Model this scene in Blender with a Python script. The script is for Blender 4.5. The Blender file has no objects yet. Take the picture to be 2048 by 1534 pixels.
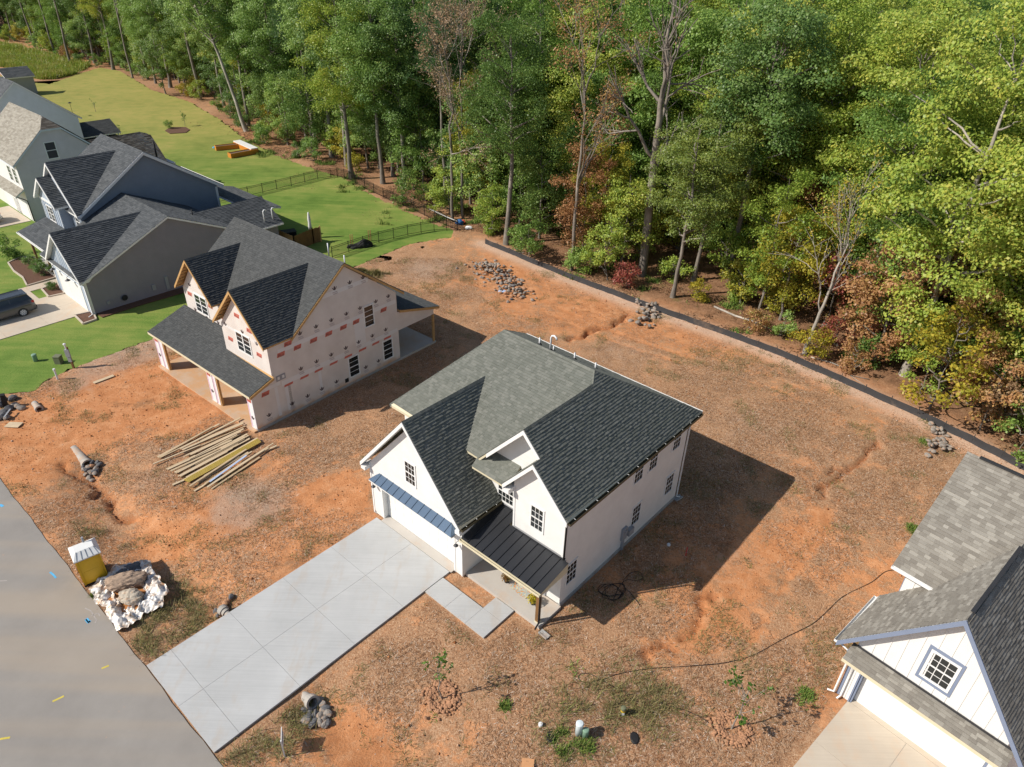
import bpy, math, random
import numpy as np
from mathutils import Vector, Matrix
random.seed(7); rng = np.random.default_rng(7)
S = bpy.context.scene
COL = S.collection
R = math.radians
# ---------------------------------------------------------------- camera
CAM_H, CAM_PITCH, CAM_ROLL, CAM_F = 27.5126, R(32.4335), R(1.681), 1419.0
cd = bpy.data.cameras.new('camera'); cam = bpy.data.objects.new('camera', cd); COL.objects.link(cam)
cd.sensor_width = 36.0; cd.lens = 36.0 * CAM_F / 2048.0; cd.clip_start = 0.5; cd.clip_end = 4000
cam.matrix_world = Matrix.Translation((0, 0, CAM_H)) @ Matrix.Rotation(R(90) - CAM_PITCH, 4, 'X') @ Matrix.Rotation(CAM_ROLL, 4, 'Z')
S.camera = cam
# ---------------------------------------------------------------- sky and sun
SUN_EL, SUN_AZ = R(39.3), R(14.5)          # light travels towards +x (12 degrees off)
W = bpy.data.worlds.new('World'); S.world = W; W.use_nodes = True
nt = W.node_tree; nt.nodes.clear()
sky = nt.nodes.new('ShaderNodeTexSky'); sky.sky_type = 'NISHITA'; sky.sun_disc = False
sky.sun_elevation = SUN_EL; sky.sun_rotation = R(259); sky.air_density = 1.0; sky.dust_density = 0.6
bg = nt.nodes.new('ShaderNodeBackground'); bg.inputs['Strength'].default_value = 0.098
wo = nt.nodes.new('ShaderNodeOutputWorld')
nt.links.new(sky.outputs[0], bg.inputs[0]); nt.links.new(bg.outputs[0], wo.inputs[0])
sl = bpy.data.lights.new('sun', 'SUN'); sl.energy = 5.0; sl.angle = R(0.55); sl.color = (1.0, 0.93, 0.83)
so = bpy.data.objects.new('sun', sl); COL.objects.link(so)
sd = Vector((math.cos(SUN_EL) * math.cos(SUN_AZ), math.cos(SUN_EL) * math.sin(SUN_AZ), -math.sin(SUN_EL)))
so.rotation_euler = sd.to_track_quat('-Z', 'Y').to_euler(); so.location = (-60, -10, 60)
S.view_settings.view_transform = 'Standard'; S.view_settings.look = 'None'
S.view_settings.exposure = 0.14; S.view_settings.gamma = 1.0; S.view_settings.use_curve_mapping = False
try:
    S.cycles.max_bounces = 5; S.cycles.diffuse_bounces = 3; S.cycles.glossy_bounces = 2
    S.cycles.transmission_bounces = 3; S.cycles.transparent_max_bounces = 4; S.cycles.use_denoising = True
except Exception: pass

# ---------------------------------------------------------------- measuring: a point of the photograph as a point of the place
_fw = np.array([0, math.cos(CAM_PITCH), -math.sin(CAM_PITCH)]); _rt = np.array([1.0, 0, 0]); _up = np.array([0, math.sin(CAM_PITCH), math.cos(CAM_PITCH)])
def at(px, py, z=0.0):
    a, b = px - 1024.0, py - 767.0
    c, s = math.cos(CAM_ROLL), math.sin(CAM_ROLL)
    X, Y = c * a + s * b, -s * a + c * b
    d = (X / CAM_F) * _rt - (Y / CAM_F) * _up + _fw
    t = (z - CAM_H) / d[2]
    p = np.array([0, 0, CAM_H]) + d * t
    return Vector((p[0], p[1], z))
def ats(pts, z=0.0): return [at(x, y, z) for x, y in pts]
# ---------------------------------------------------------------- mesh helpers
def link(name, me, parent=None, loc=None):
    o = bpy.data.objects.new(name, me); COL.objects.link(o)
    if parent is not None: o.parent = parent
    if loc is not None: o.location = loc
    return o
def tag(o, label=None, cat=None, group=None, kind=None):
    if label: o['label'] = label
    if cat: o['category'] = cat
    if group: o['group'] = group
    if kind: o['kind'] = kind
    return o
def thing(name, label, cat, loc=(0, 0, 0), rz=0.0, group=None):
    o = bpy.data.objects.new(name, None); COL.objects.link(o); o.empty_display_size = 0.3
    o.location = loc; o.rotation_euler = (0, 0, rz)
    return tag(o, label, cat, group)
def np_mesh(name, V, F, mats=(), mi=None, smooth=False):
    """V (n,3); F list of faces or (m,k) array"""
    me = bpy.data.meshes.new(name)
    if isinstance(F, np.ndarray):
        m, k = F.shape
        me.vertices.add(len(V)); me.vertices.foreach_set('co', np.asarray(V, np.float32).ravel())
        me.loops.add(m * k); me.loops.foreach_set('vertex_index', F.astype(np.int32).ravel())
        me.polygons.add(m); me.polygons.foreach_set('loop_start', np.arange(0, m * k, k, dtype=np.int32))
        me.update(calc_edges=True)
    else:
        me.from_pydata([tuple(v) for v in V], [], F); me.update()
    for m_ in mats: me.materials.append(m_)
    if mi is not None: me.polygons.foreach_set('material_index', np.asarray(mi, np.int32))
    if smooth: me.polygons.foreach_set('use_smooth', np.ones(len(me.polygons), bool))
    return me
class MB:
    def __init__(s): s.v = []; s.f = []; s.m = []; s.cur = 0
    def face(s, pts):
        n = len(s.v); s.v += [tuple(p) for p in pts]; s.f.append(tuple(range(n, n + len(pts)))); s.m.append(s.cur)
    def obox(s, o, ax, ay, az):
        o, ax, ay, az = map(Vector, (o, ax, ay, az)); n = len(s.v)
        for k in range(8): s.v.append(tuple(o + (ax if k & 1 else ax * 0) + (ay if k & 2 else ay * 0) + (az if k & 4 else az * 0)))
        fl = [(0, 2, 3, 1), (4, 5, 7, 6), (0, 1, 5, 4), (2, 6, 7, 3), (0, 4, 6, 2), (1, 3, 7, 5)]
        if ax.cross(ay).dot(az) < 0: fl = [f[::-1] for f in fl]
        for f in fl: s.f.append(tuple(n + i for i in f)); s.m.append(s.cur)
    def box(s, x0, x1, y0, y1, z0, z1): s.obox((x0, y0, z0), (x1 - x0, 0, 0), (0, y1 - y0, 0), (0, 0, z1 - z0))
    def cbox(s, c, sx, sy, sz): s.box(c[0] - sx / 2, c[0] + sx / 2, c[1] - sy / 2, c[1] + sy / 2, c[2] - sz / 2, c[2] + sz / 2)
    def prism(s, pts, vec):
        vec = Vector(vec); n = len(s.v); k = len(pts)
        P = [Vector(p) for p in pts]; nr = Vector((0, 0, 0))
        for i in range(k): nr += P[i].cross(P[(i + 1) % k])
        if nr.dot(vec) > 0: P = P[::-1]
        s.v += [tuple(p) for p in P] + [tuple(p + vec) for p in P]
        s.f.append(tuple(range(n, n + k))); s.f.append(tuple(range(n + 2 * k - 1, n + k - 1, -1))); s.m += [s.cur] * 2
        for i in range(k):
            j = (i + 1) % k; s.f.append((n + j, n + i, n + k + i, n + k + j)); s.m.append(s.cur)
    def tube(s, pts, r, n=8, cap=True):
        pts = [Vector(p) for p in pts]; rr = r if isinstance(r, (list, tuple)) else [r] * len(pts); rings = []
        up = Vector((0, 0, 1)); prev = None
        for i, p in enumerate(pts):
            d = (pts[min(i + 1, len(pts) - 1)] - pts[max(i - 1, 0)])
            if d.length < 1e-9: d = Vector((0, 0, 1))
            d.normalize()
            if prev is None:
                a = d.cross(up if abs(d.z) < .95 else Vector((1, 0, 0)))
            else: a = prev - d * prev.dot(d)
            a.normalize(); prev = a; b = d.cross(a); st = len(s.v)
            for k in range(n):
                t = 2 * math.pi * k / n; s.v.append(tuple(p + (a * math.cos(t) + b * math.sin(t)) * rr[i]))
            rings.append(st)
        for a_, b_ in zip(rings, rings[1:]):
            for k in range(n): s.f.append((a_ + k, a_ + (k + 1) % n, b_ + (k + 1) % n, b_ + k)); s.m.append(s.cur)
        if cap:
            s.f.append(tuple(rings[0] + k for k in range(n))[::-1]); s.f.append(tuple(rings[-1] + k for k in range(n))); s.m += [s.cur] * 2
    def lathe(s, prof, c=(0, 0, 0), n=16):
        st = len(s.v)
        for r, z in prof:
            for k in range(n):
                t = 2 * math.pi * k / n; s.v.append((c[0] + r * math.cos(t), c[1] + r * math.sin(t), c[2] + z))
        for i in range(len(prof) - 1):
            for k in range(n):
                a = st + i * n; s.f.append((a + k, a + (k + 1) % n, a + n + (k + 1) % n, a + n + k)); s.m.append(s.cur)
        s.f.append(tuple(st + (len(prof) - 1) * n + k for k in range(n))); s.f.append(tuple(st + k for k in range(n))[::-1]); s.m += [s.cur] * 2
    def mesh(s, name, mats, smooth=False):
        if not isinstance(mats, (list, tuple)): mats = [mats]
        return np_mesh(name, s.v, s.f, mats, s.m, smooth)
    def build(s, name, mats, parent=None, smooth=False, loc=None): return link(name, s.mesh(name, mats, smooth), parent, loc)
def V3(*a): return Vector(a)

# ---------------------------------------------------------------- materials
def newmat(name):
    m = bpy.data.materials.new(name); m.use_nodes = True; t = m.node_tree
    return m, t, t.nodes['Principled BSDF']
def nd(t, kind, **kw):
    n = t.nodes.new('ShaderNode' + kind)
    for k, v in kw.items(): setattr(n, k, v)
    return n
def lk(t, a, b): t.links.new(a, b)
def ramp(t, src, stops):
    r = nd(t, 'ValToRGB'); e = r.color_ramp.elements
    while len(e) < len(stops): e.new(0.5)
    for el, (p, c) in zip(e, stops): el.position = p; el.color = (*c, 1)
    lk(t, src, r.inputs[0]); return r.outputs[0]
def noise(t, scale, detail=4, rough=.55, vec=None, dist=0.0):
    n = nd(t, 'TexNoise'); n.inputs['Scale'].default_value = scale; n.inputs['Detail'].default_value = detail
    n.inputs['Roughness'].default_value = rough; n.inputs['Distortion'].default_value = dist
    if vec is not None: lk(t, vec, n.inputs['Vector'])
    return n.outputs['Fac']
def mix(t, f, a, b, mode='MIX'):
    n = nd(t, 'Mix', data_type='RGBA', blend_type=mode)
    for i, x in ((0, f), (6, a), (7, b)):
        if hasattr(x, 'links'): lk(t, x, n.inputs[i])
        elif i == 0: n.inputs[0].default_value = x
        else: n.inputs[i].default_value = (*x, 1)
    return n.outputs[2]
def mth(t, op, a, b=None, clamp=False):
    n = nd(t, 'Math', operation=op); n.use_clamp = clamp
    for i, x in enumerate((a, b)):
        if x is None: continue
        if hasattr(x, 'links'): lk(t, x, n.inputs[i])
        else: n.inputs[i].default_value = x
    return n.outputs[0]
def smooth(t, x, a, b):
    n = nd(t, 'MapRange', interpolation_type='SMOOTHSTEP'); lk(t, x, n.inputs[0]); n.inputs[1].default_value = a; n.inputs[2].default_value = b
    return n.outputs[0]
def wpos(t): return nd(t, 'NewGeometry').outputs['Position']
def opos(t): return nd(t, 'TexCoord').outputs['Object']
def bump(t, p, h, strength=.4, dist=.02):
    b = nd(t, 'Bump'); b.inputs['Strength'].default_value = strength; b.inputs['Distance'].default_value = dist
    lk(t, h, b.inputs['Height']); lk(t, b.outputs[0], p.inputs['Normal'])
def plain(name, col, rough=.6, var=.12, scale=3.0, metal=0.0, spec=.4, fine=40.0, bmp=0.0, dirt=None):
    """colour with soft wear and fine grain"""
    m, t, p = newmat(name); v = opos(t)
    n1 = noise(t, scale, 5, .6, v); n2 = noise(t, fine, 3, .6, v)
    lo = tuple(c * (1 - var) for c in col); hi = tuple(min(1, c * (1 + var * .6)) for c in col)
    c = ramp(t, mth(t, 'ADD', mth(t, 'MULTIPLY', n1, .7), mth(t, 'MULTIPLY', n2, .3)), [(.3, lo), (.7, hi)])
    if dirt:
        d = smooth(t, noise(t, dirt[2], 6, .65, v), dirt[3], dirt[3] + .15); c = mix(t, mth(t, 'MULTIPLY', d, dirt[1]), c, dirt[0])
    lk(t, c, p.inputs['Base Color']); p.inputs['Roughness'].default_value = rough; p.inputs['Metallic'].default_value = metal
    p.inputs['Specular IOR Level'].default_value = spec
    if bmp: bump(t, p, n2, bmp, .01)
    return m
def islands(name, stops, rough=.85, spec=.2, grain=60., gv=.35):
    """every loose piece (shingle, blade, stone) gets a tone of its own"""
    m, t, p = newmat(name); g = nd(t, 'NewGeometry'); c = ramp(t, mth(t, 'FRACT', mth(t, 'ADD', g.outputs['Random Per Island'], nd(t, 'ObjectInfo').outputs['Random'])), stops)
    n = noise(t, grain, 3, .6, opos(t)); c = mix(t, 1.0, c, ramp(t, n, [(.3, (1 - gv,) * 3), (.7, (1 + gv * .3,) * 3)]), 'MULTIPLY')
    lk(t, c, p.inputs['Base Color']); p.inputs['Roughness'].default_value = rough; p.inputs['Specular IOR Level'].default_value = spec
    return m
def lapsiding(name, col, step=.16, depth=.5):
    m, t, p = newmat(name); v = opos(t); sx = nd(t, 'SeparateXYZ'); lk(t, v, sx.inputs[0])
    fr = mth(t, 'FRACT', mth(t, 'DIVIDE', sx.outputs[2], step))
    n1 = noise(t, 1.2, 4, .6, v)
    c = ramp(t, n1, [(.3, tuple(x * .93 for x in col)), (.7, tuple(min(1, x * 1.04) for x in col))])
    lk(t, c, p.inputs['Base Color']); p.inputs['Roughness'].default_value = .6
    bump(t, p, mth(t, 'SUBTRACT', 1.0, fr), depth, .02); return m
def leafmat(name, stops, trans=.3):
    m, t, p = newmat(name); g = nd(t, 'NewGeometry'); oi = nd(t, 'ObjectInfo')
    f = mth(t, 'ADD', mth(t, 'MULTIPLY', g.outputs['Random Per Island'], .62), mth(t, 'MULTIPLY', oi.outputs['Random'], .38))
    n = noise(t, .33, 2, .5, opos(t)); f = mth(t, 'ADD', f, mth(t, 'MULTIPLY', mth(t, 'SUBTRACT', n, .5), .7), True)
    c = ramp(t, f, stops); lk(t, c, p.inputs['Base Color']); p.inputs['Roughness'].default_value = .45; p.inputs['Specular IOR Level'].default_value = .35
    tr = nd(t, 'BsdfTranslucent'); lk(t, c, tr.inputs[0]); mx = nd(t, 'MixShader'); mx.inputs[0].default_value = trans
    out = t.nodes['Material Output']; lk(t, p.outputs[0], mx.inputs[1]); lk(t, tr.outputs[0], mx.inputs[2]); lk(t, mx.outputs[0], out.inputs[0])
    return m
def barkmat(name, a, b):
    m, t, p = newmat(name); v = opos(t); mp = nd(t, 'Mapping'); mp.inputs['Scale'].default_value = (6, 6, .8); lk(t, v, mp.inputs[0])
    n = noise(t, 2.0, 6, .7, mp.outputs[0]); n2 = noise(t, .5, 3, .6, v)
    c = mix(t, smooth(t, n2, .45, .7), ramp(t, n, [(.3, a), (.7, b)]), tuple(min(1, x * 1.35) for x in b))
    lk(t, c, p.inputs['Base Color']); p.inputs['Roughness'].default_value = .95; bump(t, p, n, .8, .05); return m
M = {}
M['white'] = plain('white_paint', (.74, .73, .705), .55, .05, 1.2, dirt=((.62, .52, .42), .25, 1.5, .6))
M['trim'] = plain('white_trim', (.76, .76, .745), .5, .04)
M['white_lap'] = lapsiding('white_lap_siding', (.74, .73, .705), .19, .3)
M['glass'], _t, _p = newmat('window_glass')
_p.inputs['Base Color'].default_value = (.018, .022, .024, 1); _p.inputs['Roughness'].default_value = .06; _p.inputs['Specular IOR Level'].default_value = .6
M['concrete'] = plain('concrete_foundation', (.36, .36, .35), .85, .2, 1.5, dirt=((.34, .22, .14), .5, 1.2, .5))
M['slab'] = plain('porch_concrete', (.47, .44, .40), .85, .1, .8, dirt=((.5, .33, .2), .3, .9, .5), bmp=.1)
M['black_metal'] = plain('black_metal', (.018, .018, .02), .4, .2, metal=.3)
M['dark_metal'] = plain('dark_metal', (.06, .06, .065), .45, .2, metal=.4)
M['roof_metal'] = plain('black_roof_metal', (.035, .037, .042), .42, .12, .7, metal=.35, spec=.5)
M['awning_metal'] = plain('awning_metal', (.10, .15, .22), .3, .1, .7, metal=.55, spec=.6)  # blue base colour paints in the sky reflected by dark grey metal
M['rawwood'] = plain('raw_lumber', (.50, .30, .12), .8, .22, 2.5, fine=18)
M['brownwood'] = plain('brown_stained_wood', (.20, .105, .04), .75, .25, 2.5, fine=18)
M['cream'] = plain('cream_primed_board', (.62, .56, .40), .7, .1)
M['gutter_brown'] = plain('bronze_gutter', (.10, .085, .05), .5, .15, metal=.3)
M['pvc'] = plain('white_pvc_pipe', (.72, .73, .74), .5, .06)
M['rubber'] = plain('black_rubber', (.015, .015, .016), .7, .2)
M['grey_box'] = plain('grey_metal_box', (.30, .31, .33), .55, .1)
M['sh_green'] = islands('green_grey_shingles', [(0, (.150, .158, .136)), (.5, (.176, .184, .160)), (1, (.216, .220, .194))])
M['sh_dark'] = islands('charcoal_shingles', [(0, (.070, .074, .075)), (.5, (.082, .086, .087)), (1, (.10, .104, .104))])
M['sh_slate'] = islands('slate_grey_shingles', [(0, (.075, .082, .088)), (.5, (.098, .106, .112)), (1, (.125, .132, .138))])
M['sh_tan'] = islands('grey_tan_shingles', [(0, (.21, .192, .165)), (.35, (.245, .226, .195)), (.7, (.275, .256, .222)), (1, (.36, .338, .295))])
M['sh_brown'] = islands('brown_shingles', [(0, (.10, .085, .068)), (.5, (.15, .13, .11)), (1, (.22, .20, .17))])
M['sh_pale'] = islands('light_tan_shingles', [(0, (.27, .245, .2)), (.5, (.33, .305, .255)), (1, (.40, .375, .315))])
M['bark'] = barkmat('grey_bark', (.10, .085, .068), (.25, .22, .185))
M['bark_dark'] = barkmat('dark_bark', (.05, .04, .032), (.14, .115, .09))
M['bark_pale'] = barkmat('pale_bark', (.20, .18, .15), (.40, .36, .31))
M['stone'] = plain('grey_stone', (.28, .25, .22), .9, .35, 5., dirt=((.42, .24, .13), .7, 3., .5), bmp=.4)
M['stone_dark'] = plain('dark_stone', (.13, .13, .135), .9, .35, 5., dirt=((.38, .22, .12), .5, 3., .55), bmp=.4)
M['clay_lump'] = plain('clay_lump', (.42, .22, .12), .95, .3, 6., bmp=.5)

# ---------------------------------------------------------------- roofs
def plane_axes(poly):
    P = [Vector(p) for p in poly]; n = Vector((0, 0, 0))
    for i in range(len(P)): n += (P[i] - P[0]).cross(P[(i + 1) % len(P)] - P[0])
    n.normalize()
    if n.z < 0: n = -n
    s = Vector((0, 0, 1)) - n * n.z; s.normalize(); a = s.cross(n); return P[0], a, s, n
def spans(Q, b):
    xs = []
    for (a0, b0), (a1, b1) in zip(Q, Q[1:] + Q[:1]):
        if (b0 <= b) != (b1 <= b): xs.append(a0 + (a1 - a0) * (b - b0) / (b1 - b0))
    xs.sort(); return list(zip(xs[::2], xs[1::2]))
def shingle_tabs(poly, expo=.145, tab=(.17, .40), t=.016, seed=0, over=.03):
    """list of tabs; each is 6 points: lower top, upper top, lower bottom"""
    r = random.Random(seed); o, a, s, n = plane_axes(poly)
    Q = [((Vector(p) - o).dot(a), (Vector(p) - o).dot(s)) for p in poly]
    b0, bm = min(q[1] for q in Q), max(q[1] for q in Q); out = []; k = 0
    while b0 + k * expo < bm - .02:
        lo = b0 + k * expo; hi = min(lo + expo, bm); e = 1e-4
        L, H = spans(Q, lo + e), spans(Q, hi - e)
        if len(L) != len(H): L = H = spans(Q, (lo + hi) / 2)
        for (al, ar), (bl, br) in zip(L, H):
            x = min(al, bl) - r.random() * tab[0]; end = max(ar, br)
            while x < end:
                x2 = x + r.uniform(*tab)
                c = [min(max(v, al), ar) for v in (x, x2)]; d = [min(max(v, bl), br) for v in (x, x2)]
                if c[1] - c[0] > .01 or d[1] - d[0] > .01:
                    tt = t * r.uniform(.7, 1.3); lob = lo - (over if k == 0 else 0.0)
                    f = lambda aa, bb, h: o + a * aa + s * bb + n * h
                    out.append((f(c[0], lob, .012 + tt), f(c[1], lob, .012 + tt), f(d[1], hi, .014), f(d[0], hi, .014), f(c[0], lob, .006), f(c[1], lob, .006)))
                x = x2
        k += 1
    return out
def tabs_to(mb, tabs):
    for A, B, C_, D, E_, F_ in tabs:
        n = len(mb.v); mb.v += [tuple(q) for q in (A, B, C_, D, E_, F_)]
        mb.f += [(n, n + 1, n + 2, n + 3), (n + 4, n + 5, n + 1, n)]; mb.m += [0, 0]
def caps_to(mb, p, q, step=.22, w=.12, dz=.11, h=.05):
    p, q = Vector(p), Vector(q); d = q - p; L = d.length; d.normalize(); sd_ = d.cross(Vector((0, 0, 1))); sd_.normalize()
    k = max(1, int(L / step))
    for i in range(k):
        A = p + d * (L * i / k); B = p + d * (L * (i + 1) / k + .03); z0, z1 = Vector((0, 0, h + .012)), Vector((0, 0, h))
        lo = Vector((0, 0, -dz)); n = len(mb.v)
        for c, zz in ((A, z0), (B, z1)):
            mb.v += [tuple(c + sd_ * w + zz + lo), tuple(c + zz), tuple(c - sd_ * w + zz + lo)]
        mb.f += [(n, n + 3, n + 4, n + 1), (n + 1, n + 4, n + 5, n + 2)]; mb.m += [0, 0]
CAPDZ = [.13]
def roof(root, polys, sh, trim, thick=.16, ridges=(), expo=.15, tab=(.11, .26), t=.032, pieces=0, name='roof'):
    mb = MB(); s_ = MB(); alltabs = []
    for i, P in enumerate(polys):
        o, a, s, n = plane_axes(P); Pv = [Vector(p) for p in P]
        mb.prism(Pv, (0, 0, -thick)); alltabs += shingle_tabs(P, expo, tab, t, i + 11)
    ro = mb.build(name, trim, root)
    if pieces:
        cw = cam.matrix_world.translation; mw = Matrix.Translation(root.location) @ root.rotation_euler.to_matrix().to_4x4()
        alltabs.sort(key=lambda T: ((mw @ T[0]) - cw).length); near, alltabs = alltabs[:pieces], alltabs[pieces:]
        for T in near:
            b = MB(); c = (T[0] + T[2]) / 2; b_ = [q - c for q in T]; tabs_to(b, [b_]); o_ = b.build('shingle', sh, ro); o_.location = c
    for p, q in ridges: caps_to(s_, p, q, dz=CAPDZ[0])
    tabs_to(s_, alltabs); so_ = s_.build('shingles', sh, ro); so_['kind'] = 'stuff'
    return ro
def window(root, o, ax, nrm, w, h, cols, rows, fr=.09, twin=1, col='trim', gap=.1, glass='glass', munt=True):
    """double-hung window on a wall: o lower-left corner of the glass opening, ax along the wall, nrm outwards"""
    o, ax, nrm = Vector(o), Vector(ax), Vector(nrm); up = Vector((0, 0, 1)); mb = MB()
    W_ = w * twin + gap * (twin - 1)
    B = lambda x0, x1, z0, z1, d0, d1: mb.obox(o + ax * x0 + up * z0 + nrm * d0, ax * (x1 - x0), nrm * (d1 - d0), up * (z1 - z0))
    B(-fr, W_ + fr, -fr, -.0, .003, .04); B(-fr, W_ + fr, h, h + fr, .003, .042); B(-fr, 0, 0, h, .003, .034); B(W_, W_ + fr, 0, h, .003, .034)
    panes = []
    for k in range(twin):
        x0 = k * (w + gap)
        if k: B(x0 - gap, x0, 0, h, .003, .05)
        B(x0, x0 + w, h / 2 - .03, h / 2 + .03, .003, .028)
        for half in (0, 1):
            z0 = half * (h / 2 + .03); z1 = z0 + h / 2 - .03; rr = rows // 2; d = .032 if half == 0 else .04
            for i in range(1, cols): B(x0 + w * i / cols - .013, x0 + w * i / cols + .013, z0, z1, .013, .019)
            for j in range(1, rr):
                zz = z0 + (z1 - z0) * j / rr
                for i in range(cols):
                    B(x0 + w * i / cols + (.013 if i else 0), x0 + w * (i + 1) / cols - (.013 if i < cols - 1 else 0), zz - .013, zz + .013, .013, .019)
            for i in range(cols):
                for j in range(rr): panes.append((x0 + w * i / cols, x0 + w * (i + 1) / cols, z0 + (z1 - z0) * j / rr, z0 + (z1 - z0) * (j + 1) / rr, .012))
    wo_ = mb.build('window', M[col], root)
    for x0, x1, z0, z1, d in panes:
        pb = MB(); e = .004; pb.obox(o + ax * (x0 + e) + up * (z0 + e) + nrm * .004, ax * (x1 - x0 - 2 * e), nrm * (d - .004), up * (z1 - z0 - 2 * e)); pb.build('pane', M[glass], wo_)
    return wo_
def wallbox(mb, u0, u1, v0, v1, z0, z1): mb.box(u0, u1, v0, v1, z0, z1)
def gutter(root, p, q, mat, r=.065, name='gutter', hang=0):
    mb = MB(); p, q = Vector(p), Vector(q); d = (q - p).normalized(); s_ = d.cross(Vector((0, 0, 1)))
    mb.obox(p - s_ * r + Vector((0, 0, -.13)), q - p, s_ * (2 * r), (0, 0, .02)); mb.obox(p - s_ * r + Vector((0, 0, -.11)), q - p, s_ * .012, (0, 0, .11))
    mb.obox(p + s_ * (r - .012) + Vector((0, 0, -.11)), q - p, s_ * .012, (0, 0, .11))
    for e in (p, q - d * .012): mb.obox(e - s_ * (r - .012) + Vector((0, 0, -.11)), d * .012, s_ * (2 * r - .024), (0, 0, .10))
    g = mb.build(name, mat, root)
    if hang:
        for i in range(hang):
            hb = MB(); c = p + (q - p) * ((i + .5) / hang); hb.obox(c - s_ * (r + .01) + Vector((0, 0, .0)) - d * .02, d * .018, s_ * (2 * r - .03), (0, 0, .012)); hb.build('gutter_strap', M['trim'], g)
    return g
def pipe(root, pts, r, mat, name): 
    mb = MB(); mb.tube(pts, r, 8); return mb.build(name, mat, root, True)
# ================================================================= ground
def vnoise(x, y, sc, seed):
    r = np.random.default_rng(seed); T = r.random((256, 256)); X, Y = x / sc + 1000, y / sc + 1000
    i, j = np.floor(X).astype(int), np.floor(Y).astype(int); fx, fy = X - i, Y - j; fx = fx * fx * (3 - 2 * fx); fy = fy * fy * (3 - 2 * fy)
    g = lambda a, b: T[a % 256, b % 256]
    return (g(i, j) * (1 - fx) * (1 - fy) + g(i + 1, j) * fx * (1 - fy) + g(i, j + 1) * (1 - fx) * fy + g(i + 1, j + 1) * fx * fy) - .5
def seg_dist(x, y, pts):
    d = np.full(x.shape, 1e9)
    for (x0, y0), (x1, y1) in zip(pts, pts[1:]):
        dx, dy = x1 - x0, y1 - y0; L = dx * dx + dy * dy + 1e-9
        t = np.clip(((x - x0) * dx + (y - y0) * dy) / L, 0, 1); d = np.minimum(d, np.hypot(x - x0 - t * dx, y - y0 - t * dy))
    return d
def inside(x, y, poly):
    c = np.zeros(x.shape, bool); n = len(poly)
    for i in range(n):
        (x0, y0), (x1, y1) = poly[i], poly[(i + 1) % n]
        if y0 == y1: continue
        k = ((y0 > y) != (y1 > y)) & (x < (x1 - x0) * (y - y0) / (y1 - y0) + x0); c ^= k
    return c
P2 = lambda L: [(p.x, p.y) for p in ats(L)]
U = Vector((math.cos(R(40.93)), -math.sin(R(40.93)), 0)); Vv = Vector((math.sin(R(40.93)), math.cos(R(40.93)), 0)); O0 = Vector((-7.4834, 29.5536, 0))
def uvw(u, v, z=0.0): q = O0 + U * u + Vv * v; return Vector((q.x, q.y, z))
FENCE = [(970, 487), (1022, 505), (1065, 528), (1123, 552), (1154, 563), (1205, 581), (1238, 593), (1299, 619), (1357, 639), (1420, 655), (1463, 674), (1558, 709), (1621, 735), (1716, 783), (1859, 838), (1938, 881), (2048, 938), (2200, 1020), (2400, 1130)]
EDGE = [(-260, 70), (-60, 74), (0, 82), (60, 100), (125, 122), (190, 136), (250, 158), (300, 175), (380, 200), (440, 235), (500, 280), (560, 310), (640, 338), (720, 375), (800, 412), (870, 446), (930, 470)]
def smoothline(L):
    for _ in range(3): L = [L[0]] + [((a[0] + 2 * b[0] + c[0]) / 4, (a[1] + 2 * b[1] + c[1]) / 4) for a, b, c in zip(L, L[1:], L[2:])] + [L[-1]]
    return L
fence_w, edge_w = smoothline(P2(FENCE)), P2(EDGE); wood_line = edge_w + fence_w
LAWN = [(-400, 150), (-40, 150), (20, 152), (60, 165), (100, 168), (150, 150), (200, 135), (240, 142), (300, 178), (380, 204), (440, 240), (500, 285), (560, 314), (630, 339), (690, 357), (720, 379), (800, 417), (870, 449), (925, 466), (940, 474), (890, 476), (820, 488), (760, 512), (706, 535), (640, 540), (560, 620), (400, 650), (327, 668), (270, 690), (215, 711), (168, 728), (105, 754), (64, 784), (0, 790), (-60, 812), (-200, 860)]
lawn_w = P2(LAWN); lawn_w.append((-75, 62)); lawn_w = lawn_w[:-1]
def jag(poly, step=.5, amp=.22, seed=3):
    out = []; r = random.Random(seed)
    for (x0, y0), (x1, y1) in zip(poly, poly[1:] + poly[:1]):
        L = math.hypot(x1 - x0, y1 - y0); n = max(1, int(L / step))
        for i in range(n):
            t = i / n; out.append((x0 + (x1 - x0) * t + r.uniform(-amp, amp), y0 + (y1 - y0) * t + r.uniform(-amp, amp)))
    return out
RILLS = [([(1140, 679), (1158, 672), (1179, 665), (1202, 658), (1220, 654), (1233, 649), (1250, 635), (1262, 626)], .30, .38), ([(1760, 888), (1738, 902), (1722, 918), (1705, 930), (1690, 944), (1668, 958), (1655, 975), (1640, 992)], .26, .32),
         ([(1436, 1192), (1418, 1199), (1404, 1223), (1390, 1250), (1375, 1268)], .2, .28), ([(1345, 1290), (1308, 1298), (1302, 1319)], .22, .3), ([(1690, 944), (1672, 938), (1655, 945)], .18, .25),
         ([(122, 926), (135, 940), (163, 948), (178, 940)], .28, .4), ([(180, 950), (190, 968), (206, 993), (224, 1014), (250, 1030)], .34, .42), ([(1205, 655), (1190, 655), (1170, 668)], .2, .3)]
SWALE = P2([(178, 938), (190, 960), (225, 1030), (300, 1110), (370, 1160), (430, 1210), (470, 1240)]); SWALE2 = P2([(600, 1380), (640, 1425), (700, 1455), (800, 1500), (920, 1545), (1100, 1600)])
nx = np.concatenate([-np.geomspace(1500, 62, 14), np.arange(-60, 52, .2), np.geomspace(53, 1500, 14)]); ny = np.concatenate([[-300, -80, -20], np.arange(6, 72, .2), np.geomspace(75, 2200, 26)])
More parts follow.
